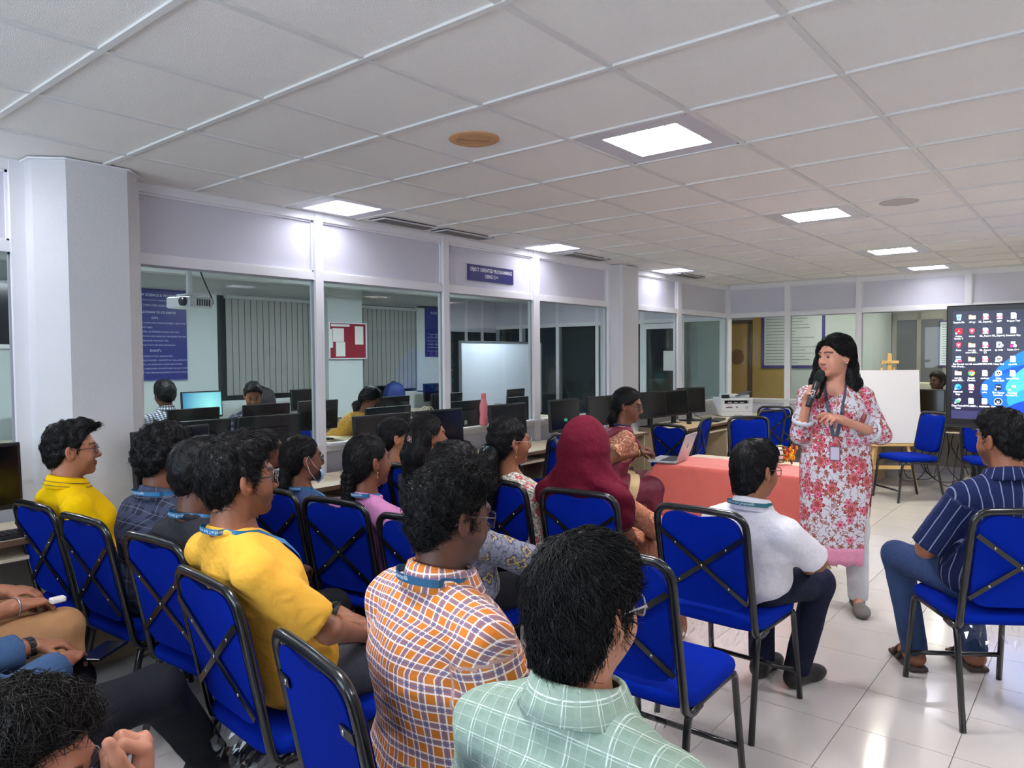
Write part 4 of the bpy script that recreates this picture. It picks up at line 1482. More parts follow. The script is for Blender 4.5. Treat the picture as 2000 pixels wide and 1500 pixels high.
# lights of that room
for k, (x, y, lab) in enumerate(((3.13, 6.6, 'lit ceiling panel of the room behind the glass, left'), (5.53, 6.6, 'lit ceiling panel of the room behind the glass, middle'),
                                 (7.93, 6.6, 'lit ceiling panel of the room behind the glass, right'), (0.73, 6.6, 'lit ceiling panel of the room behind the glass, out of view'))):  # the out-of-view panel is assumed
    t = thing('ceiling_light', lab, 'light', (x, y, CEIL - 0.01), 0, 'ceiling lights behind the glass')
    Geo().bb(-.3, .3, -.3, .3, -0.006, 0.004).obj('frame', M_fit, t)
    Geo().bb(-.2, .2, -.2, .2, -0.0085, -0.0065).obj('diffuser', emit_mat('lit_panel_beyond', (232, 240, 250), LAMP * 1.1), t)

# desks, monitors and things in that room
for k, (x0, x1, y, rz, lab) in enumerate(((1.95, 4.2, 4.66, PI, 'long desk just behind the glass left of the second mullion'), (4.25, 6.6, 4.66, PI, 'long desk just behind the glass beyond the pink bottle'),
                                          (1.6, 4.3, 5.95, PI, 'desk in the middle of the room behind the glass, left'), (4.5, 6.9, 5.95, PI, 'desk in the middle of the room behind the glass, right'),
                                          (2.4, 4.98, 8.38, 0, 'desk at the far wall behind the checked shirt'), (6.87, 8.9, 8.38, 0, 'desk at the far wall below the second blind'))):
    desk((x0 + x1) / 2, y, rz, x1 - x0, lab, d=0.55)
MB = 'monitors behind the glass'
for (x, y, rz, w, lab, st) in ((3.04, 5.92, PI + .05, .46, 'black monitor back with a sticker, before the checked shirt', True),
                               (3.72, 5.92, PI - .05, .46, 'black monitor back with a sticker, hiding the bent man', True),
                               (4.35, 6.02, PI, .46, 'dark monitor back at the left window edge beyond the bent man', False),
                               (5.22, 5.92, PI, .48, 'black monitor back beside the gift bag, before the bent woman', True),
                               (6.05, 5.92, PI, .50, 'black monitor back right of the gift bag', True),
                               (2.42, 4.70, PI, .50, 'dark monitor back right behind the glass at the first window', False),
                               (2.98, 4.70, PI, .50, 'dark monitor back right behind the glass next to the mullion', False),
                               (4.10, 4.70, PI + .03, .50, 'dark monitor back right behind the glass of the second window', False),
                               (5.05, 4.72, PI, .50, 'dark monitor back right behind the glass beyond the pink bottle', True),
                               (5.95, 4.72, PI, .50, 'dark monitor back behind the glass before the far pillar', False),
                               (2.75, 8.45, 0, .48, 'black monitor at the far wall below the navy poster', False),
                               (5.90, 8.45 - .4, 0, .44, 'black monitor below the left blind', False),
                               (7.25, 8.45, 0, .46, 'black monitor at the far wall below the second blind', False),
                               (8.35, 8.45, 0, .46, 'black monitor at the far wall under the dark poster', False),
                               (7.35, 5.95, PI + .2, .46, 'dark monitor before the whiteboard', False)):
    z = TZ
    if y > 8:
        if x in (5.90,):
            y = 8.45
    monitor(x, y, z, rz, lab, w=w, h=0.29, sticker=st, group=MB)
desk(5.62, 8.38, 0, 1.24, 'desk at the far wall below the left blind', d=0.55)
desk(7.55, 5.95, PI, 1.2, 'desk before the whiteboard behind the glass', d=0.55)


def win_mat():
    m, nt, b = _new('lit_blue_desktop')
    n = NT(m)
    tc = n.N.new('ShaderNodeTexCoord')
    gr = n.N.new('ShaderNodeTexGradient')
    gr.gradient_type = 'SPHERICAL'
    mp = n.N.new('ShaderNodeMapping')
    mp.inputs['Location'].default_value = (-0.25, 0, -0.62)
    mp.inputs['Scale'].default_value = (2.5, 2.5, 2.5)
    n.L.new(tc.outputs['Object'], mp.inputs[0])
    n.L.new(mp.outputs[0], gr.inputs[0])
    c = n.mix(gr.outputs['Fac'], srgb(24, 100, 150), srgb(150, 225, 225))
    n.L.new(c, b.inputs['Emission Color'])
    b.inputs['Emission Strength'].default_value = 1.0
    b.inputs['Base Color'].default_value = (0, 0, 0, 1)
    return m


monitor(4.42, 8.40, TZ, 0.05, 'lit monitor with a blue-green picture beyond the checked shirt', w=0.52, h=0.32, lit=win_mat(), group=MB)

# bottles, bags
t = thing('pink_bottle', 'pink plastic water bottle standing on the partition sill before the white board', 'bottle', (4.80, 4.245, 0.952))
Geo().lathe([(0.034, 0), (0.038, 0.02), (0.036, 0.07), (0.032, 0.10), (0.037, 0.14), (0.036, 0.18), (0.022, 0.225), (0.02, 0.235)], 20).obj('body', mat('pink_translucent', (226, 130, 138), 0.25), t, True)
Geo().lathe([(0.022, 0.233), (0.022, 0.275), (0.018, 0.28)], 18).obj('cap', mat('coral_cap', (222, 96, 104), 0.35), t, 'angle')
t = thing('steel_bottle', 'small steel bottle on the far desk left of the bent woman', 'bottle', (6.05, 8.25, TZ))
Geo().lathe([(0.036, 0), (0.036, 0.17), (0.022, 0.2), (0.022, 0.24)], 16).obj('body', mat('steel', (130, 134, 136), 0.3, 0.8), t, True)
Geo().lathe([(0.024, 0.235), (0.024, 0.262)], 14).obj('cap', M_dark, t)
t = thing('blue_bottle', 'squat teal water bottle on the desk before the whiteboard', 'bottle', (6.62, 5.85, TZ))
Geo().lathe([(0.05, 0), (0.055, 0.02), (0.055, 0.13), (0.04, 0.16), (0.03, 0.19)], 18).obj('body', mat('teal_plastic', (70, 110, 126), 0.3), t, True)
Geo().lathe([(0.034, 0.185), (0.034, 0.21)], 14).obj('cap', mat('teal_cap', (60, 96, 112), 0.4), t)


def handbag(x, y, z, w, d, h, rz, m, name, label, handle):
    t = thing(name, label, 'bag', (x, y, z), rz)
    g = Geo()
    rings = []
    for (q, k) in ((0, .9), (.03, 1.0), (h * .5, 1.04), (h * .9, .95), (h, .88)):
        rings.append([(w / 2 * k * math.copysign(abs(math.cos(a)) ** .4, math.cos(a)), d / 2 * k * math.copysign(abs(math.sin(a)) ** .4, math.sin(a)), q) for a in (2 * PI * i / 24 for i in range(24))])
    g.loft(rings)
    g.obj('body', m, t, True)
    for s in (-1, 1):
        Geo().tube(arc((0, s * d * .3, h - 0.01), w * .28, 0, PI, 10, 'xz'), 0.007, 6).obj('handle', handle, t, True)
    return t


M_gift = mat('pale_green_floral_bag', (150, 170, 140), 0.6, noise=0.4, nscale=60)
handbag(5.70, 5.88, TZ, 0.26, 0.12, 0.19, 0.1, M_gift, 'gift_bag', 'pale green patterned paper bag between two monitors behind the glass', mat('cream_cord', (220, 200, 180), 0.7))
handbag(3.28, 4.80, TZ, 0.26, 0.14, 0.14, 0.2, mat('green_printed_cloth_bag', (160, 180, 140), 0.8, noise=0.6, nscale=30), 'cloth_bag', 'crumpled green printed bag on the desk behind the second window', mat('cream_cord', (220, 200, 180), 0.7))
handbag(6.95, 5.9, TZ, 0.24, 0.1, 0.16, 0.0, mat('brown_handbag', (74, 44, 44), 0.5), 'handbag', 'dark brown handbag beside the teal bottle', M_black)


def backpack(x, y, z, rz, m, label):
    t = thing('backpack', label, 'backpack', (x, y, z), rz, 'backpacks behind the glass')
    g = Geo()
    rings = []
    for (q, k) in ((0, .86), (.04, 1.0), (.2, 1.03), (.33, .95), (.40, .75), (.44, .35)):
        rings.append([(.16 * k * math.copysign(abs(math.cos(a)) ** .5, math.cos(a)), .10 * k * math.copysign(abs(math.sin(a)) ** .5, math.sin(a)), q) for a in (2 * PI * i / 24 for i in range(24))])
    g.loft(rings)
    g.obj('body', m, t, True)
    Geo().rbox((0, -0.105, 0.15), (0.24, 0.05, 0.2), 0.02).obj('front_pocket', m, t)
    Geo().tube(arc((0, 0.02, 0.41), 0.045, 0, PI, 8, 'xz'), 0.01, 6).obj('grab_handle', M_black, t, True)
    Geo().box((0.05, -0.132, 0.2), (0.06, 0.003, 0.012)).obj('badge', M_pw2, t)
    for s in (-1, 1):
        Geo().tube([(s * .08, .09, .38), (s * .12, .14, .25), (s * .1, .1, .05)], 0.012, 6, flat=.4).obj('shoulder_strap', M_black, t, True)


backpack(5.17, 8.30, TZ, 0.1, mat('black_nylon', (30, 32, 38), 0.6), 'black backpack with white badge standing behind the bent man')
backpack(6.95 + .35, 8.22, TZ, -0.2, mat('blue_nylon', (34, 56, 120), 0.6), 'blue backpack below the second blind')
chb = None

# ================================================================ CORRIDOR AND OFFICE BEHIND THE BACK PARTITION
BX = 12.3
M_yel = mat('mustard_plywood', (182, 150, 92), 0.55, noise=0.1, nscale=6)
M_gw = mat('pale_grey_wall', (196, 204, 204), 0.8)
tag(Geo().bb(BX, BX + .1, 4.12, 4.74, 0, CEIL).obj('wall_corridor_yellow', M_yel), kind='structure')
tag(Geo().bb(BX, BX + .1, 2.85, 4.12, 0, CEIL).bb(BX, BX + .1, 5.30, 8.8, 0, CEIL).bb(BX, BX + .1, 4.74, 5.30, 2.16, CEIL).obj('wall_corridor', M_gw), kind='structure')
d2 = tag(bpy.data.objects.new('door_2', None), kind='structure')
COL.objects.link(d2)
d2.location = (BX - 0.01, 5.02, 0)
Geo().bb(0, 0.05, -.22, .22, 0, 2.1).obj('door_leaf', mat('tan_door', (190, 152, 96), 0.5, noise=.06, nscale=5), d2)
for (a, b) in ((-.27, -.22), (.22, .27)):
    Geo().bb(-0.02, 0.06, a, b, 0, 2.12).obj('door_jamb', mat('brown_jamb', (96, 84, 76), 0.5), d2)
Geo().bb(-0.02, 0.06, -.27, .27, 2.1, 2.16).obj('door_head', mat('brown_jamb', (96, 84, 76), 0.5), d2)
Geo().lathe([(0.13, 0), (0.13, 0.015), (0.115, 0.02)], 28, (-0.001, -0.02, 1.53), Matrix.Rotation(-PI / 2, 3, 'Y')).obj('porthole_rim', mat('wood_rim', (130, 96, 62), 0.5), d2, 'angle')
Geo().lathe([(0.113, 0), (0.113, 0.018)], 28, (-0.001, -0.02, 1.53), Matrix.Rotation(-PI / 2, 3, 'Y')).obj('porthole_glass', mat('porthole_glass', (176, 168, 168), 0.15), d2)
t = thing('door_sign', 'navy sign above the tan door in the corridor', 'sign', (BX - 0.02, 5.02, 2.26))
Geo().box((0, 0, 0), (0.012, 0.5, 0.12)).obj('board', M_navy, t)
g = Geo()
text_on(g, 'LAB OFFICE', 0.06, (-0.007, 0, 0), (0, -1, 0), (0, 0, 1))
g.obj('lettering', M_pw2, t)


def big_poster(x, y, z, w, h, label, rows, seed, rim=0.045):
    t = thing('text_poster', label, 'poster', (x, y, z), 0, 'white text posters in the corridor')
    Geo().box((0, 0, 0), (0.012, w, h)).obj('border', mat('purple_border', (70, 62, 132), 0.5), t)
    Geo().box((-0.008, 0, 0), (0.006, w - 2 * rim, h - 2 * rim)).obj('sheet', mat('poster_white', (206, 212, 214), 0.6), t)
    rnd = random.Random(seed)
    g = Geo()
    for k in range(rows):
        ww = (w - 2 * rim - .08) * rnd.uniform(.55, 1.0)
        g.box((-0.0118, (w / 2 - rim - .03) - ww / 2, h / 2 - rim - .05 - k * (h - 2 * rim - .09) / (rows - 1)), (0.0012, ww, 0.008))
    g.obj('text_lines', mat('print_grey', (104, 108, 112), 0.8), t)['kind'] = 'stuff'


big_poster(BX - 0.02, 4.06, 1.82, 1.02, 0.96, 'large white text poster with purple border on the corridor wall', 16, 3)
# office with glazed front
OX = 13.6
wo = tag(bpy.data.objects.new('wall_office', None), kind='structure')
COL.objects.link(wo)
M_gm = mat('grey_metal_frame', (168, 164, 156), 0.5)
for (a, b) in ((2.78, 2.85), (2.42, 2.48), (2.02, 2.10), (1.58, 1.66), (0.9, 0.96), (0.2, 0.26)):
    Geo().bb(OX, OX + .05, a, b, 0, CEIL).obj('mullion', M_gm, wo)
Geo().bb(OX, OX + .04, -1.5, 2.85, 2.12, CEIL).obj('panel', M_gm, wo)
Geo().bb(OX, OX + .04, -1.5, 2.85, 0, 1.02).obj('panel', M_gm, wo)
for (a, b) in ((2.48, 2.78), (2.10, 2.42), (1.66, 2.02), (0.96, 1.58), (0.26, 0.9)):
    Geo().bb(OX + .015, OX + .02, a, b, 1.02, 2.12).obj('glass_pane', mat('office_dark_glass', (118, 118, 124), 0.6), wo)
Geo().bb(BX + .1, OX, 2.86, 2.92, 0, CEIL).obj('return_wall', M_gw, wo)
big_poster(OX - 0.02, 1.86, 1.72, 0.60, 0.74, 'grey text poster left of the big display, beyond the glass', 17, 5, rim=0.02)
for (x, y, lab) in ((11.3, 3.4, 'lit ceiling panel in the corridor behind the presenter'), (12.6, 1.75, 'lit ceiling panel in the office beyond the glass'), (11.4, 1.75, 'lit ceiling panel between the back glass and the office')):  # unseen lamps, added to light the corridor and office
    t = thing('ceiling_light', lab, 'light', (x, y, CEIL - 0.01), 0, 'corridor ceiling lights')
    Geo().bb(-.3, .3, -.3, .3, -0.006, 0.004).obj('frame', M_fit, t)
    Geo().bb(-.2, .2, -.2, .2, -0.0085, -0.0065).obj('diffuser', emit_mat('lit_panel_office', (255, 246, 226), LAMP * 0.5), t)
t = thing('office_chair', 'pale high-backed chair beyond the back glass', 'chair', (11.95, 2.24, 0), R_(150))
Geo().rbox((-.22, 0, .92), (.07, .34, .44), .03, seg=3).obj('backrest', mat('pale_leather', (196, 192, 176), 0.5), t, 'angle')
Geo().rbox((0, 0, .48), (.44, .44, .08), .03, seg=3).obj('seat', mat('pale_leather', (196, 192, 176), 0.5), t, 'angle')
Geo().tube([(0, 0, .45), (0, 0, .08)], .03, 10).obj('post', M_black, t, True)
for k in range(5):
    a = 2 * PI * k / 5
    Geo().tube([(0, 0, .09), (.26 * math.cos(a), .26 * math.sin(a), .03)], .02, 6).obj('base_arm', M_black, t, True)
Geo().box((-.19, 0, .62), (.03, .08, .3)).obj('back_support', M_black, t)
# glazed return: the right half of the world ends behind the office
tag(Geo().bb(15.85, 15.9, -3.2, 9.0, 0, CEIL).obj('wall_end', M_gw), kind='structure')

# ================================================================ PEOPLE: distance-field modelling
def _v(a):
    return np.array(a, dtype=float)


class Field:
    """smooth union of tapered capsules and ellipsoids, meshed with surface nets"""
    def __init__(self):
        self.pr = []
        self.post = []

    def cap(self, a, b, ra, rb, k=0.02, flat=None, op='u', cut=None):
        """flat = (axis, scale): section stretched along axis; cut = (point, normal): keep where (p-point).normal<0"""
        a, b = _v(a), _v(b)
        sc = 1.0 if flat is None else max(1.0, flat[1])
        r = max(ra, rb) * sc
        lo, hi = np.minimum(a, b) - r, np.maximum(a, b) + r
        ab = b - a
        L2 = float(ab @ ab) + 1e-9
        ax = None
        if flat is not None:
            ax = _v(flat[0])
            ax = ax - ab * (ax @ ab) / L2
            ax /= np.linalg.norm(ax)

        def fn(P):
            pa = P - a
            t = np.clip((pa @ ab) / L2, 0, 1)
            q = pa - t[..., None] * ab
            if ax is not None:
                s = q @ ax
                q = q - ((1 - 1 / flat[1]) * s)[..., None] * ax
            d = np.sqrt((q * q).sum(-1)) - (ra + (rb - ra) * t)
            if cut is not None:
                d = np.maximum(d, (P - _v(cut[0])) @ _v(cut[1]))
            return d
        self.pr.append((fn, lo, hi, k, op))
        return self

    def ell(self, c, r, R=None, k=0.02, op='u', cut=None):
        c, r = _v(c), _v(r)
        m = r.max()
        Rm = None if R is None else np.array(R, dtype=float)

        def fn(P):
            q = P - c
            if Rm is not None:
                q = q @ Rm
            k0 = np.sqrt(((q / r) ** 2).sum(-1)) + 1e-9
            k1 = np.sqrt(((q / (r * r)) ** 2).sum(-1)) + 1e-9
            d = k0 * (k0 - 1) / k1
            if cut is not None:
                d = np.maximum(d, (P - _v(cut[0])) @ _v(cut[1]))
            return d
        self.pr.append((fn, c - m, c + m, k, op))
        return self

    def eval(self, P):
        D = np.full(P.shape[:-1], 1.0)
        for fn, lo, hi, k, op in self.pr:
            D = self._comb(D, fn(P), k, op)
        for f in self.post:
            D = f(P, D)
        return D

    @staticmethod
    def _comb(a, b, k, op):
        if op == 'u':
            h = np.clip(0.5 + 0.5 * (b - a) / k, 0, 1)
            return b + (a - b) * h - k * h * (1 - h)
        b = -b
        h = np.clip(0.5 - 0.5 * (b - a) / k, 0, 1)
        return b + (a - b) * h + k * h * (1 - h)

    def mesh(self, h, pad=0.03):
        add = [p for p in self.pr if p[4] == 'u']
        lo = np.min([p[1] for p in add], axis=0) - pad
        hi = np.max([p[2] for p in add], axis=0) + pad
        n = np.ceil((hi - lo) / h).astype(int) + 1
        D = np.full(tuple(n), 1.0, dtype=np.float32)
        axs = [lo[i] + h * np.arange(n[i]) for i in range(3)]
        for fn, plo, phi, k, op in self.pr:
            i0 = np.maximum(((plo - pad - lo) / h).astype(int), 0)
            i1 = np.minimum(np.ceil((phi + pad - lo) / h).astype(int) + 1, n)
            if np.any(i1 <= i0):
                continue
            sl = tuple(slice(i0[i], i1[i]) for i in range(3))
            G = np.stack(np.meshgrid(*[axs[i][sl[i]] for i in range(3)], indexing='ij'), -1)
            D[sl] = self._comb(D[sl], fn(G), k, op)
        if self.post:
            near = np.argwhere(D < 0.05)
            P = lo + near * h
            d = D[tuple(near.T)]
            for f in self.post:
                d = f(P, d)
            D[tuple(near.T)] = d
        return surface_nets(D, lo, h)


def surface_nets(D, lo, h):
    S = D < 0
    c = np.zeros(tuple(k - 1 for k in D.shape), dtype=np.int8)
    for dx in (0, 1):
        for dy in (0, 1):
            for dz in (0, 1):
                c += S[dx:dx + c.shape[0], dy:dy + c.shape[1], dz:dz + c.shape[2]]
    idx = np.argwhere((c > 0) & (c < 8))
    ids = np.full(c.shape, -1, dtype=np.int64)
    ids[tuple(idx.T)] = np.arange(len(idx))
    acc = np.zeros((len(idx), 3))
    cnt = np.zeros(len(idx))
    cor = [(x, y, z) for x in (0, 1) for y in (0, 1) for z in (0, 1)]
    for a in cor:
        for ax in range(3):
            if a[ax]:
                continue
            b = list(a)
            b[ax] = 1
            da = D[tuple((idx + a).T)].astype(float)
            db = D[tuple((idx + b).T)].astype(float)
            m = (da < 0) != (db < 0)
            t = np.where(m, da / np.where(m, da - db, 1), 0)
            p = np.tile(np.array(a, float), (len(idx), 1))
            p[:, ax] = t
            acc[m] += p[m]
            cnt[m] += 1
    V = lo + (idx + acc / np.maximum(cnt, 1)[:, None]) * h
    Q = []
    for ax in range(3):
        b, c_ = (ax + 1) % 3, (ax + 2) % 3
        s0 = [slice(None)] * 3
        s1 = [slice(None)] * 3
        s0[ax], s1[ax] = slice(0, -1), slice(1, None)
        ch = S[tuple(s0)] != S[tuple(s1)]
        e = np.argwhere(ch)
        ok = (e[:, b] > 0) & (e[:, c_] > 0) & (e[:, b] < S.shape[b] - 1) & (e[:, c_] < S.shape[c_] - 1)
        e = e[ok]
        ins = S[tuple(s0)][tuple(e.T)]
        q = []
        for (ob, oc) in ((1, 1), (0, 1), (0, 0), (1, 0)):
            f = e.copy()
            f[:, b] -= ob
            f[:, c_] -= oc
            q.append(ids[tuple(f.T)])
        q = np.stack(q, 1)
        q[~ins] = q[~ins][:, ::-1]
        Q.append(q)
    Q = np.concatenate(Q)
    return V, Q


def np_mesh(name, V, Q, mats, attrs=None, mi=None, smooth=True):
    """mesh from numpy arrays; Q may be a list of (array of n-gons)"""
    me = bpy.data.meshes.new(name)
    Qs = Q if isinstance(Q, list) else [Q]
    Qs = [q for q in Qs if len(q)]
    me.vertices.add(len(V))
    me.vertices.foreach_set('co', np.ascontiguousarray(V, dtype=np.float32).ravel())
    tot = sum(q.size for q in Qs)
    nf = sum(len(q) for q in Qs)
    me.loops.add(tot)
    me.polygons.add(nf)
    me.loops.foreach_set('vertex_index', np.concatenate([q.ravel() for q in Qs]).astype(np.int32))
    st = np.concatenate([np.full(len(q), q.shape[1]) for q in Qs])
    me.polygons.foreach_set('loop_start', np.concatenate([[0], np.cumsum(st)[:-1]]).astype(np.int32))
    if mi is not None:
        me.polygons.foreach_set('material_index', mi.astype(np.int32))
    for m in (mats if isinstance(mats, (list, tuple)) else [mats]):
        me.materials.append(m)
    for nm, (ty, A) in (attrs or {}).items():
        at = me.attributes.new(nm, ty, 'POINT')
        if ty == 'FLOAT_COLOR':
            at.data.foreach_set('color', np.ascontiguousarray(A, dtype=np.float32).ravel())
        else:
            at.data.foreach_set('vector', np.ascontiguousarray(A, dtype=np.float32).ravel())
    me.update()
    me.validate()
    if smooth:
        me.shade_smooth()
    return me


def np_obj(name, parent, V, Q, mats, attrs=None, **kw):
    o = bpy.data.objects.new(name, np_mesh(name, V, Q, mats, attrs, **kw))
    COL.objects.link(o)
    o.parent = parent
    return o


def wave_noise(seed, scale, n=7):
    r = np.random.RandomState(seed)
    K = r.normal(size=(n, 3))
    K /= np.linalg.norm(K, axis=1)[:, None]
    K *= scale * r.uniform(0.6, 1.7, size=(n, 1))
    ph = r.uniform(0, 6.28, n)

    def f(P):
        return np.sin(P @ K.T + ph).sum(-1) / n
    return f


# ---------------------------------------------------------------- materials of people
def skin_mat():
    m, nt, b = _new('skin')
    n = NT(m)
    at = n.attr('col')
    tc = n.N.new('ShaderNodeTexCoord')
    ns = n.noise(tc.outputs['Object'], 60.0, 3)
    c = n.mix(n.math('MULTIPLY', ns.outputs['Fac'], 0.35), at.outputs['Color'], (0.25, 0.10, 0.06, 1), 'SOFT_LIGHT')
    n.L.new(c, b.inputs['Base Color'])
    b.inputs['Roughness'].default_value = 0.48
    b.inputs['Specular IOR Level'].default_value = 0.4
    return m


def hair_mat(name, col=(15, 14, 15), rough=0.5):
    if name in MATS:
        return MATS[name]
    m, nt, b = _new(name)
    n = NT(m)
    tc = n.N.new('ShaderNodeTexCoord')
    ns = n.noise(tc.outputs['Object'], 160.0, 3)
    c0 = srgb(*col)
    c = n.mix(ns.outputs['Fac'], tuple(x * 0.5 for x in c0[:3]) + (1,), tuple(x * 1.5 for x in c0[:3]) + (1,))
    n.L.new(c, b.inputs['Base Color'])
    b.inputs['Roughness'].default_value = rough
    b.inputs['Specular IOR Level'].default_value = 0.22
    bp = n.N.new('ShaderNodeBump')
    bp.inputs['Strength'].default_value = 0.5
    bp.inputs['Distance'].default_value = 0.004
    n.L.new(ns.outputs['Fac'], bp.inputs['Height'])
    n.L.new(bp.outputs['Normal'], b.inputs['Normal'])
    MATS[name] = m
    return m


M_skin = skin_mat()
M_hair = hair_mat('black_hair')
M_hair2 = hair_mat('dark_brown_hair', (26, 21, 18))
M_lens = glass_mat('spectacle_lens', (0.94, 0.95, 0.97), 1.6)


def _folds(n, b, vec, amp=0.5):
    """soft creases plus weave"""
    f = n.noise(vec, 9.0, 3, 0.6)
    g = n.noise(vec, 500.0, 2)
    h = n.math('ADD', n.math('MULTIPLY', f.outputs['Fac'], 1.0), n.math('MULTIPLY', g.outputs['Fac'], 0.05))
    bp = n.N.new('ShaderNodeBump')
    bp.inputs['Strength'].default_value = amp
    bp.inputs['Distance'].default_value = 0.03
    n.L.new(h, bp.inputs['Height'])
    n.L.new(bp.outputs['Normal'], b.inputs['Normal'])


def cloth_plain(name, col, amp=0.5, var=0.08, rough=0.85):
    if name in MATS:
        return MATS[name]
    m, nt, b = _new(name)
    n = NT(m)
    tc = n.N.new('ShaderNodeTexCoord')
    ns = n.noise(tc.outputs['Object'], 12.0, 4)
    c0 = srgb(*col)
    c = n.mix(ns.outputs['Fac'], tuple(x * (1 - var) for x in c0[:3]) + (1,), tuple(min(1, x * (1 + var)) for x in c0[:3]) + (1,))
    n.L.new(c, b.inputs['Base Color'])
    b.inputs['Roughness'].default_value = rough
    b.inputs['Specular IOR Level'].default_value = 0.15
    _folds(n, b, tc.outputs['Object'], amp)
    MATS[name] = m
    return m


def cloth_check(name, base, stripes, amp=0.5):
    """stripes: (axis 0/1, period, offset, width, colour, strength)"""
    if name in MATS:
        return MATS[name]
    m, nt, b = _new(name)
    n = NT(m)
    at = n.attr('cloth')
    tc = n.N.new('ShaderNodeTexCoord')
    uv = n.sep(at.outputs['Vector'])
    c = srgb(*base)
    for (ax, per, off, wd, col, st) in stripes:
        s = n.stripe(uv[ax], per, off, wd)
        c = n.mix(n.math('MULTIPLY', s, st), c, srgb(*col))
    n.L.new(c, b.inputs['Base Color'])
    b.inputs['Roughness'].default_value = 0.85
    b.inputs['Specular IOR Level'].default_value = 0.15
    _folds(n, b, tc.outputs['Object'], amp)
    MATS[name] = m
    return m


def cloth_floral(name, base, layers, amp=0.4, vine=None):
    """layers: (scale, radius, petals, outline, inner, centre, seed, density)"""
    if name in MATS:
        return MATS[name]
    m, nt, b = _new(name)
    n = NT(m)
    at = n.attr('cloth')
    tc = n.N.new('ShaderNodeTexCoord')
    c = srgb(*base)
    if vine:
        vs, vc, vw = vine
        v1 = n.noise(at.outputs['Vector'], vs, 3, 0.55)
        d = n.math('ABSOLUTE', n.math('SUBTRACT', v1.outputs['Fac'], 0.5))
        c = n.mix(n.math('LESS_THAN', d, vw), c, srgb(*vc))
        v2 = n.noise(at.outputs['Vector'], vs * 1.7, 2, 0.5)
        c = n.mix(n.math('GREATER_THAN', v2.outputs['Fac'], 0.66), c, srgb(*vc))
    for (sc, rad, pet, outl, inn, cen, seed, dens) in layers:
        mp = n.N.new('ShaderNodeMapping')
        mp.inputs['Location'].default_value = (seed * 1.37, seed * 0.71, 0)
        n.L.new(at.outputs['Vector'], mp.inputs[0])
        vo = n.N.new('ShaderNodeTexVoronoi')
        vo.voronoi_dimensions = '2D'
        vo.inputs['Scale'].default_value = sc
        vo.inputs['Randomness'].default_value = 0.75
        n.L.new(mp.outputs[0], vo.inputs['Vector'])
        sub = n.N.new('ShaderNodeVectorMath')
        sub.operation = 'SUBTRACT'
        scl = n.N.new('ShaderNodeVectorMath')
        scl.operation = 'SCALE'
        scl.inputs[3].default_value = 1.0
        n.L.new(mp.outputs[0], sub.inputs[0])
        n.L.new(vo.outputs['Position'], sub.inputs[1])
        q = n.sep(sub.outputs[0])
        th = n.math('ARCTAN2', q[1], q[0])
        r = n.math('SQRT', n.math('ADD', n.math('MULTIPLY', q[0], q[0]), n.math('MULTIPLY', q[1], q[1])))
        pr = n.math('MULTIPLY_ADD', n.math('ABSOLUTE', n.math('COSINE', n.math('MULTIPLY', th, pet * 0.5))), 0.55, 0.45)
        e = n.math('DIVIDE', r, n.math('MULTIPLY', pr, rad))
        col = n.sep(vo.outputs['Color'])
        on = n.math('LESS_THAN', col[0], dens)
        c = n.mix(n.math('MULTIPLY', on, n.math('LESS_THAN', e, 1.0)), c, srgb(*outl))
        c = n.mix(n.math('MULTIPLY', on, n.math('LESS_THAN', e, 0.74)), c, srgb(*inn))
        c = n.mix(n.math('MULTIPLY', on, n.math('LESS_THAN', e, 0.42)), c, srgb(*outl))
        c = n.mix(n.math('MULTIPLY', on, n.math('LESS_THAN', e, 0.26)), c, srgb(*cen))
    n.L.new(c, b.inputs['Base Color'])
    b.inputs['Roughness'].default_value = 0.85
    _folds(n, b, tc.outputs['Object'], amp)
    MATS[name] = m
    return m


# ---------------------------------------------------------------- the figure
def rotm(yaw=0, pitch=0, roll=0):
    """numpy rotation; pitch>0 looks down, yaw>0 turns to the person's left"""
    return np.array(Matrix.Rotation(R_(yaw), 3, 'Z') @ Matrix.Rotation(R_(pitch), 3, 'Y') @ Matrix.Rotation(R_(roll), 3, 'X'))


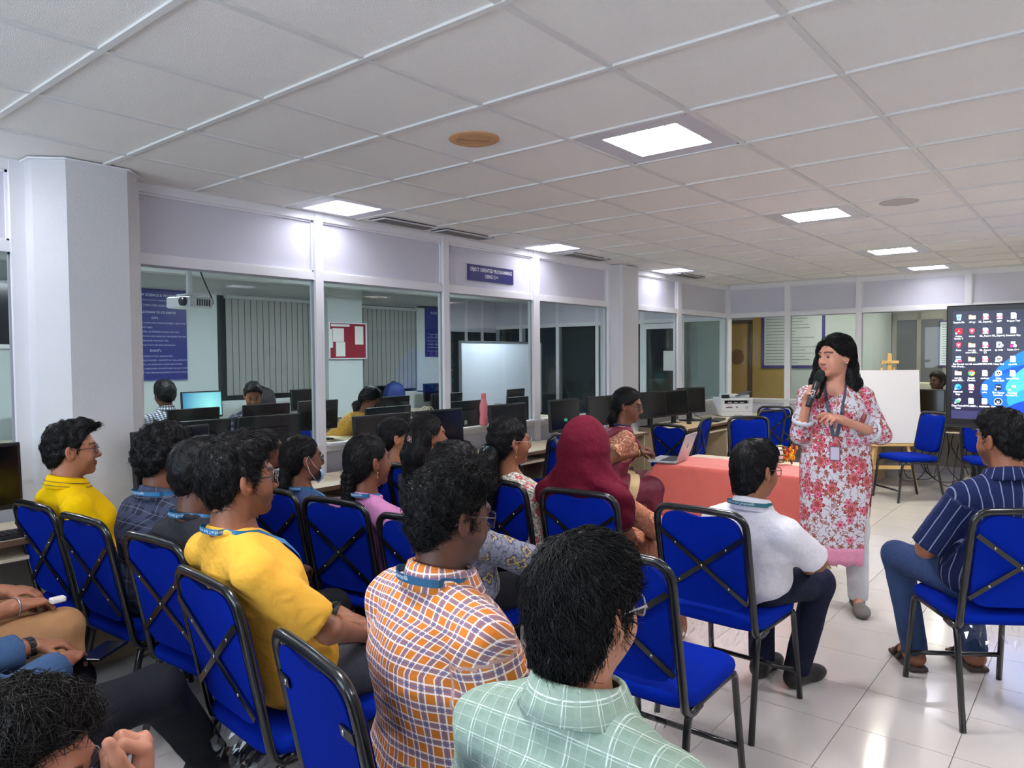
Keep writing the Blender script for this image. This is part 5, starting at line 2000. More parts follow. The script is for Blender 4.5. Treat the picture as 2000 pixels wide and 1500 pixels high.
def head_field(neck_local, fem=False, fat=1.0):
    F = Field()
    F.ell((-0.014, 0, 0.030), (0.096, 0.075, 0.086), k=0.03)
    F.ell((0.026, 0, -0.022), (0.060, 0.060 * fat, 0.084), k=0.035)
    F.ell((0.036, 0, -0.066), (0.045, 0.047 * fat, 0.038), k=0.03)
    F.ell((0.070, 0, -0.091), (0.020, 0.022, 0.018), k=0.022)
    for s in (-1, 1):
        F.ell((0.052, s * 0.040, -0.030), (0.026, 0.020 * fat, 0.026), k=0.03)
    # brow ridge and eye sockets
    F.cap((0.080, -0.030, 0.026), (0.080, 0.030, 0.026), 0.011, 0.011, k=0.02)
    for s in (-1, 1):
        F.ell((0.094, s * 0.031, 0.006), (0.014, 0.016, 0.011), k=0.014, op='s')
    # nose
    F.cap((0.084, 0, 0.014), (0.104, 0, -0.022), 0.0075, 0.0115, k=0.012)
    F.ell((0.103, 0, -0.026), (0.012, 0.012, 0.010), k=0.010)
    for s in (-1, 1):
        F.ell((0.094, s * 0.012, -0.030), (0.010, 0.008, 0.008), k=0.008)
    # lips
    F.ell((0.088, 0, -0.055), (0.010, 0.023, 0.0065), k=0.007)
    F.ell((0.0865, 0, -0.066), (0.010, 0.020, 0.0075), k=0.007)
    # ears
    for s in (-1, 1):
        Re = rotm(-18 * s, -12, 0)
        F.ell((-0.010, s * 0.080, -0.006), (0.019, 0.009, 0.033), R=Re, k=0.008)
        F.ell((-0.002, s * 0.088, -0.002), (0.010, 0.007, 0.018), R=Re, k=0.005, op='s')
    r = 0.050 if fem else 0.056
    F.cap((-0.022, 0, -0.045), neck_local, r, r * 1.08, k=0.03)
    return F


def head_colours(V, skin, beard=0.0, lips=None, mous=0.0, brow=(20, 16, 14)):
    C = np.tile(np.array(srgb(*skin)), (len(V), 1))
    x, y, z = V[:, 0], V[:, 1], V[:, 2]
    ay = np.abs(y)

    def blend(mask, col, a):
        w = (np.clip(mask, 0, 1) * a)[:, None]
        C[:, :3] = C[:, :3] * (1 - w) + np.array(col)[None, :3] * w
    base = np.array(srgb(*skin))[:3]
    if beard:
        m = np.clip((-0.028 - z) / 0.02, 0, 1) * (x > -0.005) * (z > -0.125) * np.clip((x + 0.005) / 0.02, 0, 1)
        blend(m, base * 0.22, beard)
    lc = srgb(*lips) if lips else tuple(base * np.array([0.85, 0.55, 0.55]))
    blend(((np.abs(z + 0.0605) < 0.0135) & (ay < 0.026 - np.abs(z + 0.0605) * 0.7) & (x > 0.072)).astype(float), lc, 0.8)
    if mous:
        blend(((np.abs(z + 0.0455) < 0.0075) & (ay < 0.030) & (x > 0.068)).astype(float), srgb(24, 20, 18), mous)
    zb = 0.0285 + 0.004 * np.sin((ay - 0.012) / 0.04 * PI)
    blend(((np.abs(z - zb) < 0.0048) & (ay > 0.011) & (ay < 0.052) & (x > 0.045)).astype(float), srgb(*brow), 0.85)
    # darker eye sockets, redder ears
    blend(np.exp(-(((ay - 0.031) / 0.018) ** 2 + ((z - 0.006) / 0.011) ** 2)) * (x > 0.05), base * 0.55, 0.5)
    blend((ay > 0.078).astype(float), base * np.array([1.05, 0.8, 0.75]), 0.4)
    return C


def hairline(kind):
    """x positions -> lowest z of the hair in the head frame"""
    if kind == 'man':
        return ([-0.12, -0.085, -0.05, -0.028, -0.005, 0.011, 0.018, 0.027, 0.036, 0.050, 0.066, 0.085, 0.11], [-0.085, -0.085, -0.050, -0.015, 0.022, 0.014, -0.026, -0.022, 0.036, 0.062, 0.078, 0.088, 0.092])
    if kind == 'low':
        return ([-0.12, -0.085, -0.05, -0.028, -0.005, 0.012, 0.022, 0.035, 0.050, 0.066, 0.085, 0.11], [-0.125, -0.125, -0.090, -0.04, 0.012, 0.0, -0.038, -0.03, 0.030, 0.046, 0.055, 0.06])
    return ([-0.12, -0.085, -0.05, -0.028, -0.005, 0.02, 0.040, 0.055, 0.070, 0.085, 0.11], [-0.09, -0.09, -0.065, -0.028, 0.006, 0.012, 0.025, 0.050, 0.072, 0.086, 0.09])


def hair_cap(style, t=0.016, top=0.012, rough=0.004, seed=0, taper=0.09):
    F = Field()
    F.ell((-0.016, 0, 0.036), (0.098 + t, 0.077 + t, 0.088 + t * 0.8 + top), k=0.02)
    if style in ('man', 'low'):
        F.ell((-0.028, 0, -0.02), (0.084 + t * .8, 0.070 + t, 0.085), k=0.03)
        F.ell((0.030, 0, 0.080), (0.060, 0.062 + t * .5, 0.045 + top), k=0.03)
        if style == 'low':
            F.ell((-0.050, 0, -0.070), (0.052 + t, 0.058 + t, 0.062), k=0.03)
    else:
        F.ell((-0.03, 0, -0.02), (0.084 + t, 0.068 + t, 0.085), k=0.03)
    xs, zs = hairline('woman' if style == 'woman' else style)
    nz = wave_noise(seed, 130)
    nz2 = wave_noise(seed + 5, 320)

    def post(P, D):
        zl = np.interp(P[:, 0], xs, zs) + 0.004 * nz2(P)
        D = D + rough * 1.6 * nz(P) + rough * nz2(P)
        if style in ('man', 'low'):
            D = D + np.clip(0.030 - P[:, 2], 0, 0.15) * taper
        return np.maximum(D, (zl - P[:, 2]) * 0.8)
    F.post.append(post)
    return F


def strands(V, Q, flow, n, L, rad, seed, lift=0.0022, curl=0.0):
    """thin tapered locks over a hair surface, all in one set of arrays"""
    r = np.random.RandomState(seed)
    a = V[Q[:, 0]]
    cen = V[Q].mean(1)
    N = np.cross(V[Q[:, 2]] - V[Q[:, 0]], V[Q[:, 3]] - V[Q[:, 1]])
    N /= np.linalg.norm(N, axis=1)[:, None] + 1e-12
    i = r.randint(0, len(Q), n)
    P, N = cen[i], N[i]
    T = flow(P) + r.normal(scale=0.25, size=P.shape)
    T -= N * (T * N).sum(1)[:, None]
    T /= np.linalg.norm(T, axis=1)[:, None] + 1e-9
    B = np.cross(N, T)
    Ls = L * r.uniform(0.6, 1.3, n)[:, None]
    rings = []
    K = 4
    ph = r.uniform(0, 6.28, n)[:, None]
    for k in range(K):
        s = k / (K - 1)
        c = P + T * Ls * (s - 0.3) + N * (0.0012 + lift * 4 * s * (1 - s) * r.uniform(.3, 1.2, n)[:, None] - (Ls * (s - 0.3)) ** 2 / (2 * 0.085)) + B * curl * Ls * np.sin(5 * s + ph)
        w = rad * (1.0 if k < 2 else (0.75 if k == 2 else 0.2))
        rings.append(np.stack([c + B * w, c - B * w * 0.5 + N * w * 0.87, c - B * w * 0.5 - N * w * 0.87], 1))
    VV = np.stack(rings, 1).reshape(-1, 3)            # n, K, 3
    base = (np.arange(n) * K * 3)[:, None]
    qs = []
    for k in range(K - 1):
        for j in range(3):
            j2 = (j + 1) % 3
            qs.append(np.concatenate([base + k * 3 + j, base + k * 3 + j2, base + (k + 1) * 3 + j2, base + (k + 1) * 3 + j], 1))
    return VV, np.concatenate(qs)


def merge(parts):
    Vs, Qs, o = [], [], 0
    for V, Q in parts:
        Vs.append(V)
        Qs.append(Q + o)
        o += len(V)
    return np.concatenate(Vs), np.concatenate(Qs)


def hand_prims(F, wrist, d, up, side, curl=0.5, s=1.0, spread=1.0, thumb=0.6, curls=None):
    """palm and five jointed fingers. d = direction the hand points, up = back of the hand, side=+1 thumb towards up x d"""
    d = _v(d) / np.linalg.norm(d)
    up = _v(up) - d * (_v(up) @ d)
    up /= np.linalg.norm(up)
    lat = np.cross(up, d) * side            # towards the thumb
    w = _v(wrist)
    pc = w + d * 0.050 * s
    R = np.stack([d, lat, up], 1)
    F.ell(pc, (0.052 * s, 0.041 * s, 0.0155 * s), R=R, k=0.012)
    F.cap(w - d * 0.02 * s, w + d * 0.02 * s, 0.025 * s, 0.023 * s, k=0.015, flat=(lat, 1.15))
    LEN = [0.070, 0.078, 0.072, 0.056]
    for i in range(4):
        off = (0.029 - 0.0193 * i) * s
        base = w + d * (0.088 - 0.004 * abs(i - 1)) * s + lat * off
        cu = (curls[i] if curls else curl)
        dd = d + lat * (0.10 - 0.07 * i) * spread
        dd /= np.linalg.norm(dd)
        p = base
        L = LEN[i] * s
        ang = 0.25 * cu
        r0 = 0.0093 * s * (0.9 if i == 3 else 1)
        for j, fr in enumerate((0.45, 0.32, 0.25)):
            ang += cu * (0.75, 1.0, 0.7)[j]
            q = p + (dd * math.cos(ang) - up * math.sin(ang)) * L * fr
            F.cap(p, q, r0, r0 * 0.9, k=0.006)
            p, r0 = q, r0 * 0.9
    # thumb leaves the side of the palm
    p = w + d * 0.030 * s + lat * 0.032 * s - up * 0.004 * s
    a = d * 0.62 + lat * 0.75 * thumb - up * 0.35
    for j, (L, r0) in enumerate(((0.042, 0.0125), (0.032, 0.0105), (0.025, 0.0095))):
        a = a / np.linalg.norm(a)
        q = p + a * L * s
        F.cap(p, q, r0 * s, r0 * 0.92 * s, k=0.007)
        p = q
        a = a + d * 0.25 - lat * 0.25 - up * 0.15
    return F


def shoe_field(ankle, fwd, s=1.0, chunky=False):
    F = Field()
    f = _v(fwd) / np.linalg.norm(fwd)
    l = np.array([-f[1], f[0], 0])
    g = _v((ankle[0], ankle[1], 0.0))
    h = 0.012 if chunky else 0.0
    F.cap(g + f * -0.035 * s + _v((0, 0, 0.040 + h)), g + f * 0.12 * s + _v((0, 0, 0.034 + h)), 0.036 * s, 0.036 * s, k=0.03)
    F.ell(g + f * 0.14 * s + _v((0, 0, 0.032 + h)), (0.065 * s, 0.047 * s, 0.034), R=np.stack([f, l, [0, 0, 1]], 1), k=0.03)
    F.cap(g + f * -0.03 * s + _v((0, 0, 0.05)), g + f * -0.02 * s + _v((0, 0, 0.095)), 0.040 * s, 0.042 * s, k=0.03)
    F.post.append(lambda P, D: np.maximum(D, (0.002 - P[:, 2])))
    return F


def glasses(parent, R, c, col, s=1.0, w=1.0, rim=0.0017, name='glasses'):
    def T(p):
        return tuple(_v(c) + R @ (_v(p) * s))
    g = Geo()
    for sd in (-1, 1):
        ring = []
        for i in range(20):
            a = 2 * PI * i / 20
            ring.append(T((0.101 - 0.012 * abs(math.cos(a)) * (1 if math.cos(a) * sd > 0 else 0), sd * 0.034 + 0.026 * w * math.copysign(abs(math.cos(a)) ** .7, math.cos(a)), 0.002 + 0.019 * math.copysign(abs(math.sin(a)) ** .7, math.sin(a)))))
        g.tube(ring, rim, 5, closed=True)
        g.tube([T((0.090, sd * (0.034 + 0.026 * w), 0.009)), T((0.075, sd * 0.0735, 0.011)), T((0.0, sd * 0.083, 0.012)), T((-0.022, sd * 0.084, 0.004)), T((-0.034, sd * 0.082, -0.012))], rim, 5)
    g.tube([T((0.103, -0.009, 0.006)), T((0.108, 0, 0.009)), T((0.103, 0.009, 0.006))], rim, 5)
    o = g.obj(name, mat('spectacle_frame_%d_%d_%d' % col, col, 0.3), parent, True)
    for sd in (-1, 1):
        q = Geo()
        pts = []
        for dx in (0.0, 0.0012):
            pts.append([T((0.1005 + dx - 0.012 * abs(math.cos(a)) * (1 if math.cos(a) * sd > 0 else 0), sd * 0.034 + 0.0255 * w * math.copysign(abs(math.cos(a)) ** .7, math.cos(a)), 0.002 + 0.0185 * math.copysign(abs(math.sin(a)) ** .7, math.sin(a)))) for a in (2 * PI * i / 20 for i in range(20))])
        q.loft(pts)
        q.obj('lens', M_lens, o)
    return o


def person(label, x, y, hd, head, skin=(150, 104, 78), yaw=0, pitch=0, roll=0, fem=False, build=1.0, hs=1.0,
           pelvis=None, shirt=None, slv=0.72, loose=1.0, trousers=None, hair='man', hair_t=0.014, hair_top=0.012, hair_rough=0.004, hair_m=None, n_str=500, str_len=0.04, str_rad=0.0011, curl=0.1,
           beard=0.0, mous=0.0, lips=None, spec=None, arms=None, knees=None, ankles=None, shoes=None, collar=None, lanyard=None, hands=('c', 'c'), hcurl=(0.5, 0.5),
           head_h=0.0055, cloth_h=0.0125, seed=1, extra=None, legs=True, hand_dirs=None, hem=0.0, ponytail=None, cloth_amp=0.004, fringe=None, name='person', hand_curls=None, swidth=None):
    """head = world position of the head centre; x,y = place of the body on the floor; hd = heading in degrees"""
    root = thing(name, label, 'person', (x, y, 0), R_(hd), 'people')
    ch, sh = math.cos(R_(hd)), math.sin(R_(hd))

    def loc(p):
        dx, dy = p[0] - x, p[1] - y
        return np.array([ch * dx + sh * dy, -sh * dx + ch * dy, p[2]])
    Hc = loc(head)
    Rh = rotm(yaw, pitch, roll)
    P = _v(pelvis) if pelvis is not None else np.array([0.0, 0.0, 0.575])
    N = Hc + np.array([-0.030, 0, -0.135 * hs]) + Rh @ np.array([0.0, 0, -0.012])
    b = build
    ax = N - P
    ax = ax / np.linalg.norm(ax)
    sw = (0.158 if fem else 0.172) * (swidth or 1.0) * (0.6 + 0.4 * b)
    S = {1: N + np.array([-0.008, sw, -0.092]), -1: N + np.array([-0.008, -sw, -0.092])}
    # arms: default hands on the lap
    A = {}
    for s in (1, -1):
        E = S[s] + np.array([0.04, s * 0.045, -0.235])
        W = P + np.array([0.27, s * 0.07, 0.115])
        A[s] = [E, W]
    for s, v in (arms or {}).items():
        A[s] = [loc(v[0]) if len(v[0]) == 4 else _v(v[0]), loc(v[1]) if len(v[1]) == 4 else _v(v[1])]
    K = {s: P + np.array([0.40, s * 0.125, -0.055]) for s in (1, -1)}
    AN = {s: np.array([K[s][0] + 0.03, s * 0.125, 0.085]) for s in (1, -1)}
    for s, v in (knees or {}).items():
        K[s] = _v(v)
        AN[s] = np.array([K[s][0] + 0.03, K[s][1], 0.085])
    for s, v in (ankles or {}).items():
        AN[s] = _v(v)
    Hp = {s: P + np.array([0.02, s * 0.088, -0.02]) for s in (1, -1)}

    # ---- body: skin, one mesh
    Bd = Field()
    ra = (0.040 if fem else 0.045) * (0.5 + 0.5 * b)
    Bd.cap(P, P + ax * 0.2, 0.10, 0.085, k=0.04, flat=((0, 1, 0), 1.25))
    Bd.cap(P + ax * 0.2, N - ax * 0.10, 0.085, 0.085, k=0.04, flat=((0, 1, 0), 1.35))
    Bd.cap(S[1], S[-1], 0.042, 0.042, k=0.04)
    Bd.cap(N - ax * 0.06, Hc + Rh @ np.array([-0.02, 0, -0.05]), 0.058, 0.050 if fem else 0.054, k=0.04)
    for s in (1, -1):
        E, Wr = A[s]
        Bd.cap(S[s], E, ra, ra * 0.86, k=0.03)
        Bd.cap(E, Wr, ra * 0.86, ra * 0.58, k=0.025)
        if legs:
            Bd.cap(Hp[s], K[s], 0.072, 0.052, k=0.04)
            Bd.cap(K[s], AN[s], 0.050, 0.034, k=0.03)
            Bd.cap(AN[s], AN[s] + np.array([0.09, 0, -0.045]), 0.032, 0.026, k=0.03)
    parts = [Bd.mesh(0.0175)]
    cols = [np.tile(np.array(srgb(*skin)), (len(parts[0][0]), 1))]
    for s in (1, -1):
        mode = hands[0 if s == 1 else 1]
        if not mode:
            continue
        E, Wr = A[s]
        d = Wr - E
        d = d / np.linalg.norm(d)
        hdv = (hand_dirs or {}).get(s)
        if hdv is None:
            hd_d = d * 0.75 + np.array([0.25, -s * 0.35, -0.15])
            hd_u = np.array([0, 0.15 * s, 1.0])
        else:
            hd_d, hd_u = _v(hdv[0]), _v(hdv[1])
        HF = Field()
        HF.cap(Wr - d * 0.05, Wr, ra * 0.60, ra * 0.56, k=0.01)
        hand_prims(HF, Wr, hd_d, hd_u, -s, hcurl[0 if s == 1 else 1], s=0.92 if fem else 1.0, curls=(hand_curls or {}).get(s))
        hv = HF.mesh(0.0036 if mode == 'fine' else 0.0065)
        parts.append(hv)
        cc = np.tile(np.array(srgb(*skin)), (len(hv[0]), 1))
        cols.append(cc)
    nl = Rh.T @ (N - Hc) / hs
    HV, HQ = head_field(nl, fem).mesh(head_h)
    hcols = head_colours(HV, skin, beard, lips, mous)
    parts.append(((HV * hs) @ Rh.T + Hc, HQ))
    cols.append(hcols)
    # eyeballs set in the sockets
    for s in (1, -1):
        g = Geo().ball((0, 0, 0), 0.0125, 12, rot=Matrix.Rotation(PI / 2, 3, 'Y'))
        V = np.array(g.v) + np.array([0.0725, s * 0.031, 0.0055])
        Q = np.array([f for f in g.f])
        c = np.tile(np.array([0.55, 0.52, 0.5, 1.0]), (len(V), 1))
        dirv = V - np.array([0.0725, s * 0.031, 0.0055])
        c[dirv[:, 0] > 0.0102] = np.array([0.02, 0.012, 0.01, 1])
        c[dirv[:, 2] > 0.0045] = np.array(srgb(*skin)) * np.array([.6, .55, .55, 1])
        parts.append(((V * hs) @ Rh.T + Hc, Q))
        cols.append(c)
    V, Q = merge(parts)
    np_obj('body', root, V, Q, M_skin, {'col': ('FLOAT_COLOR', np.concatenate(cols))})

    # ---- shirt
    torso_f = None
    if shirt is not None:
        F = Field()
        e = 0.014 * loose
        wrn = wave_noise(seed, 38, 6)
        wrn2 = wave_noise(seed + 9, 80, 6)
        ch_c = N - ax * 0.17
        F.ell(P + ax * 0.02, (0.130 * b + e, 0.165 * b + e, 0.13), k=0.05)
        F.cap(P + ax * 0.05, ch_c, 0.112 * b + e, 0.112 * (0.5 + 0.5 * b) + e, k=0.06, flat=((0, 1, 0), 1.38))
        F.cap(ch_c, N - ax * 0.105, 0.108 * (0.5 + 0.5 * b) + e, 0.070 + e, k=0.06, flat=((0, 1, 0), 1.45))
        if fem:
            for s in (1, -1):
                F.ell(ch_c + np.array([0.075 + 0.02 * b, s * 0.07, 0.0]), (0.06, 0.068, 0.065), k=0.05)
        else:
            F.ell(ch_c + np.array([-0.035, 0, 0.03]), (0.085, 0.14 * b, 0.13), k=0.05)
        for s in (1, -1):
            F.cap(N + np.array([-0.005, s * 0.03, -0.022]), S[s] + np.array([0, -s * 0.01, 0.004]), 0.044, 0.046 * (.6 + .4 * b) + e * .4, k=0.05)
        hemcut = None
        sleeves = {}
        for s in (1, -1):
            E, Wr = A[s]
            if slv <= 1.0:
                q = S[s] + (E - S[s]) * slv
                u = (E - S[s]) / np.linalg.norm(E - S[s])
                F.cap(S[s] - u * 0.005, q + u * 0.06, ra + 0.009 + e * .4, ra + 0.008 + e * 1.0, k=0.03, cut=(q, u))
            else:
                fr = slv - 1.0
                q = E + (Wr - E) * fr
                u = (Wr - E) / np.linalg.norm(Wr - E)
                F.cap(S[s], E, ra + 0.009 + e * .4, ra + 0.005 + e * .7, k=0.03)
                F.cap(E, q + u * 0.05, ra + 0.006 + e * .8, ra * .7 + 0.006 + e * .9, k=0.025, cut=(q, u))
        if hem:
            for s in (1, -1):
                F.cap(Hp[s], Hp[s] + (K[s] - Hp[s]) * hem, 0.10 * (.5 + .5 * b) + e, 0.085 + e, k=0.04)
            F.cap(Hp[1] + (K[1] - Hp[1]) * hem * .5, Hp[-1] + (K[-1] - Hp[-1]) * hem * .5, 0.085, 0.085, k=0.05)
        am = cloth_amp
        F.post.append(lambda P_, D: D + am * 1.3 * wrn(P_ * np.array([1, 1, 0.7])) + am * 0.6 * wrn2(P_))
        # neck opening
        nk = 0.056 if fem else 0.057
        F.cap(N + np.array([0.0, 0, 0.02]), N + np.array([-0.0, 0, 0.2]), nk, nk + 0.02, k=0.012, op='s')
        if fem:
            F.ell(N + np.array([0.075, 0, -0.02]), (0.06, 0.055, 0.065), k=0.02, op='s')
        V, Q = F.mesh(cloth_h)
        torso_f = F
        # cloth coordinates
        vd = V - P
        va = np.arctan2(vd[:, 1], -(vd[:, 0] - (vd[:, 2]) * (ax[0] / max(ax[2], .2))))
        topw = np.clip((V[:, 2] - (N[2] - 0.16)) / 0.10, 0, 1) * (V[:, 0] < N[0] + 0.03)
        uv = np.stack([va * 0.165 * b * (1 - topw) + topw * (V[:, 1] - N[1]) * 1.0, vd[:, 2] / max(ax[2], .4) + topw * 0.9 * np.where(V[:, 0] > N[0] + 0.03, 0.0, np.maximum(V[:, 0] - N[0] + 0.115, 0)), np.zeros(len(V))], 1)
        for s in (1, -1):
            E, Wr = A[s]
            for (a0, b0, off) in ((S[s], E, 0.0), (E, Wr, np.linalg.norm(E - S[s]))):
                if off and slv <= 1.0:
                    continue
                ab = b0 - a0
                L = np.linalg.norm(ab)
                u = ab / L
                t = ((V - a0) @ u)
                q = (V - a0) - t[:, None] * u
                dist = np.linalg.norm(q, axis=1)
                m = (t > (0.012 if not off else -0.02)) & (t < L + 0.05) & (dist < ra + 0.05) & ((V[:, 1] - (S[s][1] - s * 0.030)) * s > 0)
                e1 = np.cross(u, np.array([1.0, 0, 0]))
                e1 /= np.linalg.norm(e1)
                e2 = np.cross(u, e1)
                ang = np.arctan2(q @ e2, q @ e1)
                uv[m, 0] = (ang[m]) * 0.062 + 0.4
                uv[m, 1] = -(t[m] + off) + 0.21
        np_obj('shirt', root, V, Q, shirt, {'cloth': ('FLOAT_VECTOR', uv)})
    # ---- trousers
    if trousers is not None and legs:
        F = Field()
        F.ell(P + np.array([0, 0, -0.02]), (0.125 * b, 0.16 * b, 0.105), k=0.05)
        for s in (1, -1):
            F.cap(Hp[s], K[s], 0.092 * (.6 + .4 * b), 0.070, k=0.04)
            u = (AN[s] - K[s]) / np.linalg.norm(AN[s] - K[s])
            F.cap(K[s], AN[s] + u * 0.05, 0.069, 0.058, k=0.03, cut=(AN[s] + u * 0.02, u))
        wrn = wave_noise(seed + 20, 45, 6)
        F.post.append(lambda P_, D: D + 0.004 * wrn(P_))
        V, Q = F.mesh(0.0165)
        uv = np.stack([V[:, 1], V[:, 0] - V[:, 2], np.zeros(len(V))], 1)
        np_obj('trousers', root, V, Q, trousers, {'cloth': ('FLOAT_VECTOR', uv)})
    if shoes is not None and legs:
        for s in (1, -1):
            V, Q = shoe_field(AN[s], (1, 0.12 * s, 0)).mesh(0.0115)
            V = V + np.array([0, 0, AN[s][2] - 0.085])
            np_obj('shoe', root, V, Q, shoes)
    # ---- hair
    hm = hair_m or M_hair
    hp = []
    if hair in ('man', 'low', 'woman'):
        HFi = hair_cap(hair, hair_t, hair_top, hair_rough, seed)
        if fringe is not None:
            for (c0, c1, r0, r1) in fringe:
                HFi.pr.insert(1, Field().cap(c0, c1, r0, r1, k=0.02).pr[0])
        V, Q = HFi.mesh(0.0068 if head_h > 0.005 else 0.0055)
        if hair == 'woman':
            def flow(p):
                return np.stack([-0.8 - p[:, 0] * 4, np.sign(p[:, 1]) * 0.15, -0.35 - 0 * p[:, 0] + (p[:, 2] - .08) * 3], 1)
        else:
            wh = np.array([-0.055, 0.015, 0.13])

            def flow(p):
                d = p - wh
                d = d / (np.linalg.norm(d, axis=1)[:, None] + 1e-6)
                return d + np.array([0.25, 0.10, 0])
        V2, Q2 = strands(V, Q, flow, n_str, str_len, str_rad, seed, curl=curl)
        V, Q = merge([(V, Q), (V2, Q2)])
        hp.append(((V * hs) @ Rh.T + Hc, Q))
    if ponytail is not None:
        # list of (head-frame or body-frame points, radii); strands follow it
        for (pts, rad, flatn) in ponytail:
            F = Field()
            pts = [Hc + _v(p) for p in pts]
            for i in range(len(pts) - 1):
                F.cap(pts[i], pts[i + 1], rad[i], rad[i + 1], k=0.02, flat=flatn)
            nz = wave_noise(seed + 3, 110)
            F.post.append(lambda P_, D: D + 0.004 * nz(P_))
            V, Q = F.mesh(0.0075)
            dirv = pts[-1] - pts[0]
            dirv = dirv / np.linalg.norm(dirv)
            V2, Q2 = strands(V, Q, lambda p: np.tile(dirv, (len(p), 1)), max(200, n_str // 2), 0.07, str_rad * 1.1, seed + 4, curl=curl)
            hp.append(merge([(V, Q), (V2, Q2)]))
    if hp:
        V, Q = merge(hp)
        np_obj('hair', root, V, Q, hm)
    if spec is not None:
        glasses(root, Rh, Hc, spec, hs)
    # ---- collar band
    info = dict(root=root, Hc=Hc, Rh=Rh, N=N, P=P, S=S, A=A, K=K, AN=AN, ax=ax, F=torso_f, loc=loc, hs=hs, Hp=Hp, ra=ra)
    if collar is not None:
        cm, kind = collar
        g = Geo()
        n = 36
        rr = []
        prof = {'shirt': ((0.060, 0.030), (0.063, 0.036), (0.070, 0.032), (0.080, 0.006), (0.090, -0.016), (0.084, -0.020), (0.074, 0.0)),
                'tee': ((0.060, 0.012), (0.064, 0.018), (0.071, 0.012), (0.072, 0.0), (0.064, -0.01)),
                'mandarin': ((0.060, 0.03), (0.064, 0.034), (0.068, 0.028), (0.072, 0.0), (0.066, -0.01))}[kind]
        for (r, z) in prof:
            ring = []
            for i in range(n):
                a = 2 * PI * i / n
                fr = (1 + math.cos(a)) / 2
                r2 = r * (1.0 + 0.10 * fr)
                ring.append(tuple(N + np.array([r2 * math.cos(a) * 1.03 + 0.004, r2 * math.sin(a) * 1.02, z - 0.030 * fr + 0.008 + (0.006 if kind == 'shirt' else 0)])))
            rr.append(ring)
        g.loft(rr, caps=False)
        o = g.obj('collar', cm, root, True)
        V = np.array(g.v)
        at = o.data.attributes.new('cloth', 'FLOAT_VECTOR', 'POINT')
        an = np.arctan2(V[:, 1] - N[1], -(V[:, 0] - N[0]))
        at.data.foreach_set('vector', np.stack([an * 0.09, V[:, 2] - P[2], 0 * an], 1).astype(np.float32).ravel())
    if lanyard is not None:
        ly = dict(lanyard)
        if collar is not None and collar[1] == 'shirt':
            ly.setdefault('r', 0.083)
            ly.setdefault('lift', -0.002)
        add_lanyard(info, **ly)
    if extra is not None:
        extra(info)
    return info


def march(F, p, d, n=40):
    """first hit on field F from p along unit d"""
    p = _v(p).copy()
    d = _v(d)
    for _ in range(n):
        v = float(F.eval(p[None])[0])
        if v < 0.0008:
            break
        p += d * v * 0.8
    return p


